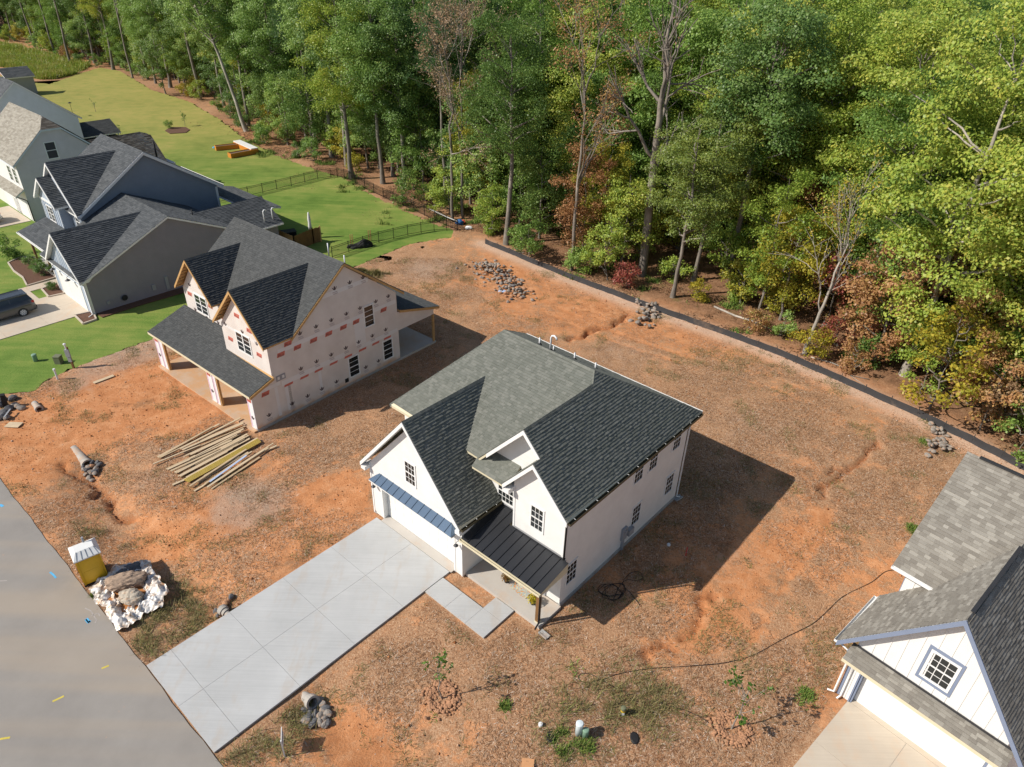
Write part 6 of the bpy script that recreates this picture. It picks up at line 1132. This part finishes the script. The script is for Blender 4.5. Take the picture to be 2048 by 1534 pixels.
hero(1456, 555, 'tall2', 'deep', 'hardwood_tree', 'dark straight trunk in shade right of the feathery cedars')
hero(1608, 708, 'slim', 'gold', 'slim_tree', 'slim pale leaning tree with thin orange leaves close to the fence', s=1.1, rz=0)
hero(1808, 750, 'full3', 'lime', 'hardwood_tree', 'big yellow green tree on a thick pale trunk above the right fence', s=1.12, bark='bark_pale')
hero(1745, 728, 'mid0', 'rust', 'autumn_tree', 'rusty leaved tree left of the thick pale trunk', s=1.15); hero(1710, 652, 'full1', 'green', 'hardwood_tree', 'tree with grey flared stump foot behind the rusty tree', s=1.0)
hero(1515, 632, 'mid2', 'lime', 'young_tree', 'young lime green tree with dark trunk behind the pale fallen log'); hero(1858, 818, 'under2', 'gold', 'young_tree', 'young golden tree leaning over the right fence', s=1.3); hero(1900, 800, 'mid1', 'rust', 'autumn_tree', 'slim russet tree right of the golden young tree', s=.8); hero(1965, 780, 'full0', 'lime', 'hardwood_tree', 'wide yellow green tree at the right edge above the tan roof', s=1.05)
hero(905, 439, 'twig1', 'brown', 'bare_tree', 'bare grey tree with brownish twig tips, left of the twin trunks', s=1.12); hero(926, 437, 'twig2', 'brown', 'bare_tree', 'bare grey tree, right of the twin trunks by the ladder', s=1.1); hero(766, 367, 'tall1', 'green', 'hardwood_tree', 'tall tree on a slightly curved trunk behind the woodside fence'); hero(704, 357, 'tall3', 'lime', 'hardwood_tree', 'tall yellow green tree rising from the corner of the metal fence')
hero(1013, 488, 'tall4', 'deep', 'hardwood_tree', 'thin dark trunk leaning left behind the silt fence start', s=.85); hero(493, 262, 'lean0', 'green', 'leaning_tree', 'large pale limbed tree leaning out over the back lawn', rz=.2, s=1.0); hero(266, 156, 'twig0', 'green', 'hardwood_tree', 'tall pale trunk at the left lawn corner', s=1.3, rz=2.0); hero(332, 188, 'mid2', 'deep', 'round_tree', 'low round dark green tree on the lawn edge', s=1.0)
for x, y, sc in ((613, 283, 1.02), (633, 298, 1.0), (655, 272, 1.05), (560, 240, 1.0), (585, 232, 1.08), (610, 225, 1.1)): hero(x, y, 'pine%d' % (x % 3), 'pine', 'pine_tree', 'tall bare stemmed pine in the clump behind the planter', 'pines behind the planter', s=sc)
for x, y in ((200, 120), (142, 130), (112, 112), (90, 84), (38, 76), (70, 95)): hero(x, y, 'pine%d' % (x % 3), 'pine', 'pine_tree', 'dark stemmed pine beyond the weedy meadow at upper left', 'pines beyond the meadow', s=1.0)
for x, y, k, lf, lb in ((1060, 520, 'under0', 'green', 'green bush like young tree behind the start of the silt fence'), (985, 470, 'under1', 'lime', 'yellow green shrub at the lawn corner wood edge'), (1215, 560, 'under2', 'lime', 'yellow green young tree left of the broken trunk'), (1240, 540, 'mid0', 'lime', 'bushy light green tree touching the broken trunk'), (1205, 520, 'mid1', 'gold', 'golden tinted young tree behind the fence middle'),
                       (1300, 500, 'under1', 'gold', 'small yellow leaved shrub right of the broken trunk'), (1480, 610, 'under0', 'gold', 'small yellow shrub behind the pale fallen log'), (1560, 640, 'mid0', 'gold', 'yellow orange young tree left of the slim pale tree'), (1640, 660, 'under2', 'red', 'dark red shrub right of the slim pale tree'), (1670, 690, 'bush2', 'red', 'low red bush close to the fence'), (1730, 690, 'under0', 'red', 'bright red shrub behind the rusty tree'), (1700, 745, 'bush1', 'rust', 'rust coloured bush pressed against the fence'), (1960, 860, 'under1', 'rust', 'russet shrub beyond the right pile of rocks'), (1600, 600, 'under2', 'rust', 'russet shrub in shade behind the slim pale tree'), (1840, 790, 'under1', 'lime', 'lime green shrub at the foot of the golden tree'), (1990, 850, 'under0', 'brown', 'brown shrub at the right edge of the wood'), (1510, 660, 'bush0', 'rust', 'low rusty bush near the pale fallen log'), (900, 430, 'under1', 'lime', 'light green shrub behind the ladder'), (1180, 545, 'bush2', 'lime', 'bright green low bush behind the fence middle'), (1780, 660, 'mid1', 'rust', 'russet crown between the yellow green trees')):
    hero(x, y, k, lf, 'shrub' if k[0] in 'ub' else 'young_tree', lb)
# the wood itself
def in_wood(x, y): return bool(inside(np.array([x]), np.array([y]), forest_poly)[0])
big = list(TP_); wl = np.array(wood_line); seglen = np.hypot(*np.diff(wl, axis=0).T); cum = np.concatenate([[0], np.cumsum(seglen)]); rr_ = random.Random(11)
def along(t): i = min(np.searchsorted(cum, t, 'right') - 1, len(wl) - 2); f = (t - cum[i]) / seglen[i]; p = wl[i] * (1 - f) + wl[i + 1] * f; d = (wl[i + 1] - wl[i]) / seglen[i]; return p, np.array([d[1], -d[0]]) * (1 if True else -1)
def visible(x, y, pad=60):
    rel = np.array([x, y, 8 - CAM_H]); z = rel @ _fw
    if z < 5: return False
    X = CAM_F * (rel @ _rt) / z; Y = -CAM_F * (rel @ _up) / z; c, s = math.cos(CAM_ROLL), math.sin(CAM_ROLL); px, py = 1024 + c * X - s * Y, 767 + s * X + c * Y
    return -260 - pad < px < 2300 + pad and py < 1250
tz0 = cum[len(edge_w) - 1]
ZT = [(-1e9, 'beyond the weedy meadow'), (tz0 - 95, 'behind the upper back lawn'), (tz0 - 62, 'behind the orange planter'), (tz0 - 44, 'behind the corner of the metal fence'), (tz0 - 24, 'behind the woodside fence'), (tz0 - 4, 'behind the start of the silt fence'), (tz0 + 8, 'behind the big rock heap'), (tz0 + 15, 'behind the broken trunk'), (tz0 + 23, 'behind the crescent rock pile'), (tz0 + 31, 'behind the slim pale tree'), (tz0 + 40, 'behind the thick pale trunk'), (tz0 + 48, 'above the right rock pile'), (tz0 + 56, 'above the tan roof')]
def zone(t, d):
    z = [n for k, n in ZT if t >= k][-1]; return (', front rank ' if d < 9 else ', second rank ' if d < 20 else ', third rank ' if d < 36 else ', deep ') + z
nb = 0; tries = 0
while nb < 290 and tries < 60000:
    tries += 1; t = rr_.uniform(0, cum[-1]); p, nrm = along(t); depth = 2.0 + 62 * rr_.random() ** 1.25; q = None
    for sgn in (1, -1):
        c_ = p + nrm * depth * sgn
        if in_wood(*c_): q = c_; break
    if q is None or not visible(*q): continue
    dedge = float(seg_dist(np.array([q[0]]), np.array([q[1]]), wood_line)[0]); right = q[0] > 13; open_ = -2 < q[0] < 24
    if dedge < (9.5 if open_ else 1.8): continue
    md = 3.9 if dedge < 14 else 4.6 if dedge < 30 else 5.6
    if any((q[0] - a) ** 2 + (q[1] - b) ** 2 < (min(md, m)) ** 2 for a, b, m in big): continue
    big.append((q[0], q[1], md)); P_ = Vector((q[0], q[1], 0)); nb += 1; sc = 1.0; rx = q[0]; w = rr_.random(); far_left = rx < -45
    if right: key, lf = ('full%d' % rr_.randrange(4), 'lime' if w < (.8 if rx > 20 else .6) else 'green') if rr_.random() < .85 else ('tall%d' % rr_.randrange(5), 'green'); sc = rr_.uniform(.98, 1.2)
    elif far_left: key, lf = ('pine%d' % rr_.randrange(3), 'pine') if w < .25 else ('tall%d' % rr_.randrange(5), ['green', 'lime', 'deep'][rr_.randrange(3)]) if w < .6 else ('full%d' % rr_.randrange(4), ['lime', 'green'][rr_.randrange(2)]); sc = rr_.uniform(.8, 1.0)
    else:
        key, lf = ('pine%d' % rr_.randrange(3), 'pine') if (w < .12 and rx < -5) else ('tall%d' % rr_.randrange(5), ['deep', 'green', 'green'][rr_.randrange(3)]) if w < .42 else ('full%d' % rr_.randrange(4), ['deep', 'green', 'green', 'lime'][rr_.randrange(4)]) if w < .95 else ('twig%d' % rr_.randrange(3), 'brown'); sc = rr_.uniform(.92, 1.12)
    if dedge < 5 and key.startswith('full') and not right: key = 'tall%d' % rr_.randrange(5)
    kn = {'pine': 'pine_tree', 'twig': 'bare_tree', 'full': 'spreading_tree', 'tall': 'hardwood_tree'}[key[:4]]; co = {'lime': 'yellow green', 'green': 'mid green', 'deep': 'dark green'}.get(lf, '')
    lb = {'pine': 'tall pine', 'twig': 'thinly leaved brown tree', 'full': 'spreading %s tree' % co, 'tall': 'tall %s hardwood' % co}[key[:4]] + zone(t, dedge)
    tree(P_, key, lf, kn, lb, 'wood: ' + lb, s=sc)
def fillwood(n, x0, x1, dmin, dmax, md, keys, lfs, smin, smax):
    got = 0
    for _ in range(40000):
        if got >= n: break
        t = rr_.uniform(0, cum[-1]); p, nrm = along(t); depth = dmin + (dmax - dmin) * rr_.random(); q = None
        for sgn in (1, -1):
            c_ = p + nrm * depth * sgn
            if in_wood(*c_): q = c_; break
        if q is None or not (x0 < q[0] < x1) or not visible(*q, 200): continue
        dedge = float(seg_dist(np.array([q[0]]), np.array([q[1]]), wood_line)[0])
        if dedge < dmin or any((q[0] - a_) ** 2 + (q[1] - b_) ** 2 < md ** 2 for a_, b_, _m in big): continue
        big.append((q[0], q[1], md)); got += 1; key = rr_.choice(keys); lf = rr_.choice(lfs); co = {'lime': 'yellow green', 'green': 'mid green', 'deep': 'dark green'}[lf]; f_ = key.startswith('full')
        lb = ('spreading %s tree' % co if f_ else 'slender %s tree' % co) + zone(t, dedge).replace('rank', 'row'); tree(Vector((q[0], q[1], 0)), key, lf, 'canopy_tree' if f_ else 'slender_tree', lb, 'wood: ' + lb, s=rr_.uniform(smin, smax))
FU = ['full0', 'full1', 'full2', 'full3']
fillwood(110, 4, 140, 10, 70, 3.5, FU, ['lime', 'lime', 'lime', 'green'], .95, 1.15)
fillwood(75, 0, 260, 62, 150, 5.2, FU, ['lime', 'lime', 'green'], 1.0, 1.25)
fillwood(70, -110, 4, 8, 60, 3.4, FU + ['mid2', 'mid1'], ['green', 'deep', 'green', 'lime'], .85, 1.05)
fillwood(95, -110, 4, 3.2, 16, 2.6, ['mid0', 'mid1', 'mid2', 'mid2'], ['green', 'lime', 'green', 'deep'], .85, 1.25)
nu = 0; tries = 0; und = []
while nu < 430 and tries < 40000:
    tries += 1; t = rr_.uniform(0, cum[-1]); p, nrm = along(t); depth = .8 + 26 * rr_.random() ** 1.1; q = None
    for sgn in (1, -1):
        c_ = p + nrm * depth * sgn
        if in_wood(*c_): q = c_; break
    if q is None or not visible(*q): continue
    dedge = float(seg_dist(np.array([q[0]]), np.array([q[1]]), wood_line)[0]); rx = q[0]; open_ = -2 < rx < 24
    if any((q[0] - a) ** 2 + (q[1] - b) ** 2 < (9 if open_ and dedge < 9 else 2.2) for a, b in und): continue
    key = rr_.choice(['under0', 'under1', 'under2', 'mid0', 'mid1', 'mid2', 'mid2'] if dedge > 6 else ['bush0', 'bush1', 'bush2', 'under0', 'bush0'])
    if open_ and dedge < 9: key = rr_.choice(['bush0', 'bush1'])
    und.append(tuple(q)); nu += 1; w = rr_.random(); P_ = Vector((q[0], q[1], 0))
    lf = ('lime' if w < .35 else 'green' if w < .6 else 'green' if w < .78 else 'rust' if w < .86 else 'red' if w < .885 else 'gold') if rx > 8 else ('green' if w < .45 else 'lime' if w < .75 else 'deep' if w < .9 else 'gold' if w < .97 else 'rust')
    nmn = {'lime': 'yellow green', 'green': 'green', 'deep': 'dark green', 'rust': 'rust coloured', 'red': 'red leaved', 'gold': 'golden'}[lf]; kn = 'understory_tree' if key[0] == 'm' else 'understory_shrub'; lb = nmn + (' small tree' if key[0] == 'm' else ' shrub') + zone(t, dedge).replace('rank', 'line')
    tree(P_, key, lf, kn, lb, 'undergrowth: ' + lb, s=rr_.uniform(.85, 1.3))
# saplings, garden shrubs
M['sapbark'] = barkmat('sapling_bark', (.16, .14, .12), (.30, .27, .23))
def sapling(px, py, H, lean, nl, leafk, label, ring=1.0, crown=.8, seed=1):
    p = onz(at(px, py)); r = np.random.default_rng(seed); t = thing('sapling', label, 'tree', p); tip = np.array([lean[0], lean[1], H]); tr = wob(np.zeros(3), tip, 9, .03, r); paths = [(np.vstack([[0, 0, -.1], tr]), np.concatenate([[.04], np.linspace(.035, .01, 9)]))]; ends = []
    for k in range(9): s_ = tr[3 + k % 5]; e = s_ + np.array([r.normal() * crown * .55, r.normal() * crown * .55, r.uniform(.3, .8)]); q = wob(s_, e, 5, .03, r); paths.append((q, np.linspace(.014, .005, 5))); ends += [q[3], q[4]]
    V_, F_ = tubes_np(paths, 5); link('trunk', np_mesh('trunk', V_, F_, [M['sapbark']], None, True), t); E2 = np.array(ends); k = r.integers(0, len(E2), nl); c = E2[k] + r.normal(size=(nl, 3)) * .10; link('crown', leafquads(c, r.normal(size=(nl, 3)) + np.array([0, 0, .8]), r.uniform(.10, .2, nl), r, LEAF[leafk], .7), t)
    return p
G_ = leafmat('leaf_bright', [(0, (.06, .13, .02)), (.6, (.11, .20, .03)), (1, (.17, .24, .04))]); LEAF['bright'] = G_
for x, y, H, ln, nl, lb, sd_, cr_ in ((883, 1397, 2.6, (-.1, .1), 90, 'slender sapling in a ring of clay clods before the porch', 3, .6), (1463, 1458, 2.7, (.35, .2), 170, 'leafier leaning sapling near the batten house driveway', 5, 1.0)):
    p = sapling(x, y, H, ln, nl, 'bright', lb, seed=sd_, crown=cr_); n = 330; V_, F_ = [], []
    for i in range(n):
        an = random.uniform(0, 6.28); rad = abs(random.gauss(.55, .17)); m = RM[12 + i % 4]; s_ = random.uniform(.06, .17); b0 = len(V_); ox, oy = p.x + math.cos(an) * rad, p.y + math.sin(an) * rad; oz = p.z + .10 * math.exp(-((rad - .6) / .2) ** 2)
        V_ += [(v.co.x * s_ + ox, v.co.y * s_ + oy, v.co.z * s_ + oz) for v in m.vertices]; F_ += [tuple(b0 + k for k in pl.vertices) for pl in m.polygons]
    o = link('clay_clods', np_mesh('clay_clods', V_, F_, [M['clay_lump']])); o['kind'] = 'stuff'; o['label'] = 'ring of broken clay clods around a sapling'
for x, y, lb in ((370, 252, 'small dark tree in the mulch island on the back lawn'), (192, 224, 'tiny thin tree alone on the pale back lawn'), (243, 276, 'tiny thin tree on the lawn behind the brown roof')):
    p = at(x, y); sapling(x, y, 1.9 if x > 300 else 1.6, (0, 0), 150 if x > 300 else 40, 'deep', lb, crown=.5, seed=x)
for x, y, k, lf, s_, lb in ((30, 515, 'bush1', 'green', 1.1, 'spreading open shrub at the left end of the curved bed'), (66, 536, 'bush0', 'deep', .55, 'clipped dark shrub, farthest of the three by the walk'), (78, 543, 'bush0', 'deep', .55, 'clipped dark shrub, middle one of the three by the walk'), (90, 550, 'bush0', 'deep', .6, 'clipped dark shrub, nearest of the three by the walk'), (106, 579, 'bush0', 'bright', .4, 'low bright green plant in the small square bed'), (338, 257, 'bush0', 'green', .6, 'low green plant in the mulch island on the lawn')):
    tree(at(x, y), k, lf, 'garden_shrub', lb, s=s_, dz=.05)
# fallen logs and sticks
def logx(pts, r, label, name='fallen_log', mat='bark_pale'):
    P = [onz(at(x, y), r) for x, y in pts]; mb = MB(); mb.tube(P, [r] * (len(P) - 1) + [r * .5], 8); return tag(mb.build(name, M[mat], None, True), label, 'log')
logx([(1428, 615), (1470, 632), (1510, 645), (1548, 662)], .09, 'long pale fallen trunk lying behind the silt fence'); logx([(1622, 716), (1665, 728), (1692, 740)], .05, 'thin pale fallen branch by the red bushes', 'fallen_branch'); logx([(1738, 760), (1700, 752), (1730, 772)], .04, 'forked dead stick behind the right fence', 'fallen_branch'); logx([(118, 95), (150, 97), (122, 92)], .18, 'pale fallen trunk on the red path beyond the meadow'); logx([(556, 270), (570, 255), (590, 243)], .10, 'pale dead branch propped among the pines', 'fallen_branch')
# ================================================================= ground cover nobody could count
def blades(name, n, area, mat, L, w, lie, dens=None, seed=1, label=None, h0=.0):
    r = np.random.default_rng(seed); X_, Y_ = [], []; got = 0
    while got < n:
        m = n * 2; x = r.uniform(area[0], area[1], m); y = r.uniform(area[2], area[3], m); k = np.ones(m, bool)
        if dens is not None: k = r.random(m) < dens(x, y)
        X_.append(x[k]); Y_.append(y[k]); got += int(k.sum())
    x = np.concatenate(X_)[:n]; y = np.concatenate(Y_)[:n]; i = np.clip(np.searchsorted(nx, x), 1, len(nx) - 1); j = np.clip(np.searchsorted(ny, y), 1, len(ny) - 1)
    tx = (x - nx[i - 1]) / (nx[i] - nx[i - 1]); ty = (y - ny[j - 1]) / (ny[j] - ny[j - 1]); z = gz[j - 1, i - 1] * (1 - tx) * (1 - ty) + gz[j - 1, i] * tx * (1 - ty) + gz[j, i - 1] * (1 - tx) * ty + gz[j, i] * tx * ty + h0
    an = r.uniform(0, 2 * np.pi, n); el = np.abs(r.normal(size=n)) * lie; ll = r.uniform(L * .5, L * 1.4, n); ww = w * r.uniform(.6, 1.3, n); d = np.stack([np.cos(an) * np.cos(el), np.sin(an) * np.cos(el), np.sin(el)], 1) * ll[:, None]; s_ = np.stack([-np.sin(an), np.cos(an), 0 * an], 1) * ww[:, None]; c = np.stack([x, y, z + .006], 1)
    V_ = np.stack([c - s_, c + s_, c + d + s_ * .4, c + d - s_ * .4], 1).reshape(-1, 3); o = link(name, np_mesh(name, V_, np.arange(4 * n).reshape(n, 4), [mat])); o['kind'] = 'stuff'
    if label: o['label'] = label
    return o
M['straw'] = islands('dead_straw', [(0, (.14, .066, .034)), (.4, (.29, .15, .076)), (.7, (.44, .27, .155)), (.93, (.60, .45, .32)), (1, (.76, .67, .57))], .9, .1, 5., .2)
M['weed'] = islands('dull_weeds', [(0, (.11, .11, .04)), (.4, (.20, .175, .07)), (.8, (.34, .27, .14)), (1, (.17, .21, .05))], .9, .1, 5., .2)
M['weed_g'] = islands('green_weeds', [(0, (.08, .15, .03)), (.5, (.15, .24, .045)), (1, (.25, .28, .06))], .8, .2, 5., .2)
M['meadow'] = leafmat('meadow_weeds', [(0, (.13, .24, .03)), (.4, (.22, .33, .045)), (.75, (.36, .38, .06)), (1, (.42, .34, .14))])
ix = lambda A, x, y: A[np.clip(np.searchsorted(ny, y), 0, len(ny) - 1), np.clip(np.searchsorted(nx, x), 0, len(nx) - 1)]
bad = pads | inl | roadd | (gv < -13.0); fz = forest
patch = lambda x, y: np.clip((vnoise(x, y, 2.2, 31) + vnoise(x, y, .8, 32) * .6) * 2.2 + .62, .02, 1)
strawd = lambda x, y: np.where(ix(bad, x, y) | (ix(fz, x, y) > 0), 0, np.clip(patch(x, y) - ix(bare, x, y) * .9, 0, 1)) * np.clip(1.25 - y / 75, .3, 1)
blades('dead_straw', 250000, (-34, 40, 12, 66), M['straw'], .16, .009, .16, strawd, 5)
tuft = lambda x, y: np.where(ix(bad, x, y) | (ix(fz, x, y) > 0), 0, np.clip((vnoise(x, y, 1.8, 41) + vnoise(x, y, .7, 42) * .7) * 4 - .75, 0, 1))
blades('dry_weeds', 42000, (-34, 40, 12, 66), M['weed'], .17, .010, .9, tuft, 6)
def clump_d(L): 
    W_ = [(at(x, y), r) for x, y, r in L]; return lambda x, y: np.clip(sum(np.exp(-(np.hypot(x - p.x, y - p.y) / (r * 1.25)) ** 2) for p, r in W_), 0, 1) * np.clip(vnoise(x, y, .5, 33) * 4 + .7, .08, 1) * ~ix(pads, x, y) * (ix(gv, x, y) > -12.9)
blades('tall_weeds', 6500, (-26, 12, 12, 32), M['weed'], .36, .011, .75, clump_d([(345, 1180, .9), (360, 1215, .9), (375, 1250, 1.0), (340, 1270, .9), (310, 1285, .9), (560, 1420, .9), (540, 1445, 1.0), (510, 1475, 1.0), (585, 1400, .5), (1130, 1480, .8), (1250, 1390, 1.0), (1180, 1400, .9), (1310, 1400, .8), (180, 1060, .5), (1330, 1430, .7)]), 7)
blades('fence_weeds', 12000, (-24, 16, 40, 62), M['weed'], .42, .018, 1.0, clump_d([(890, 488, 1.4), (860, 492, 1.2), (920, 490, 1.4), (960, 480, 1.2), (760, 525, 1.0), (800, 505, .9), (720, 540, .9), (300, 690, .8), (930, 498, 1.2)]), 8)
blades('green_weeds', 3200, (-20, 40, 10, 50), M['weed_g'], .2, .016, 1.1, clump_d([(1150, 1482, .22), (1172, 1492, .2), (1120, 1478, .22), (1126, 1502, .16), (1122, 1475, .2), (1600, 1400, .25), (1610, 1390, .2), (935, 1235, .3), (1850, 885, .2), (1010, 1415, .15), (1150, 1335, .2), (870, 1430, .12), (1700, 600, .4), (1460, 590, .5), (195, 1185, .3), (1830, 1060, .3)]), 9)
mp_ = meadow_w; mx, my = [p[0] for p in mp_], [p[1] for p in mp_]
blades('meadow_plants', 75000, (min(mx), max(mx), min(my), max(my)), M['meadow'], 1.0, .055, .9, lambda x, y: inside(x, y, mp_).astype(float) * np.clip(seg_dist(x, y, mp_ + mp_[:1]) / 5 + vnoise(x, y, 2.5, 52), 0, 1) * np.clip(vnoise(x, y, 4, 51) * 3 + .7, .1, 1), 10)
fd = lambda x, y: np.where((ix(fz, x, y) > .05) & (ix(df, x, y) < 22), np.clip((vnoise(x, y, 3, 61) + vnoise(x, y, 1, 62) * .6) * 3 + .25, 0, 1), 0) * (~ix(inl, x, y))
M['litter'] = islands('leaf_litter', [(0, (.06, .032, .018)), (.5, (.16, .085, .045)), (.85, (.28, .16, .085)), (1, (.40, .28, .17))], .9, .1, 5., .2)
blades('leaf_litter', 60000, (-62, 50, 24, 120), M['litter'], .16, .045, .25, fd, 11)
wfd = lambda x, y: fd(x, y) * np.clip((vnoise(x, y, 2.4, 71) + vnoise(x, y, .9, 72) * .6) * 5 - .9, 0, 1)
blades('forest_weeds', 26000, (-62, 50, 24, 110), M['weed_g'], .34, .03, 1.0, wfd, 12)

# clods and crumbs of clay over the bare ground
n = 16000; r = np.random.default_rng(91); x = r.uniform(-34, 40, n * 4); y = r.uniform(11, 64, n * 4); k = (r.random(n * 4) < np.clip(.16 + ix(bare, x, y) * .5 + ix(rill, x, y), 0, 1)) & ~ix(pads, x, y) & ~ix(inl, x, y) & (ix(fz, x, y) < .05) & (ix(gv, x, y) > -13.0); x, y = x[k][:n], y[k][:n]; n = len(x); s_ = r.uniform(.012, .045, n) * (1 + (r.random(n) < .04) * 1.0); z = ix(gz, x, y)
oc = np.array([[1, 0, 0], [0, 1, 0], [-1, 0, 0], [0, -1, 0], [0, 0, .8], [0, 0, -.8]]); V_ = (oc[None] * s_[:, None, None] * r.uniform(.6, 1.3, (n, 6, 1)) + np.stack([x, y, z + s_ * .3], 1)[:, None]).reshape(-1, 3); tf = np.array([[0, 1, 4], [1, 2, 4], [2, 3, 4], [3, 0, 4], [1, 0, 5], [2, 1, 5], [3, 2, 5], [0, 3, 5]]); F_ = (tf[None] + (np.arange(n) * 6)[:, None, None]).reshape(-1, 3)
M['clods'] = islands('clay_clods', [(0, (.26, .10, .04)), (.5, (.48, .21, .09)), (.8, (.60, .34, .18)), (1, (.55, .48, .42))], .95, .1, 20., .3); o = link('soil_clods', np_mesh('soil_clods', V_, F_, [M['clods']])); o['kind'] = 'stuff'
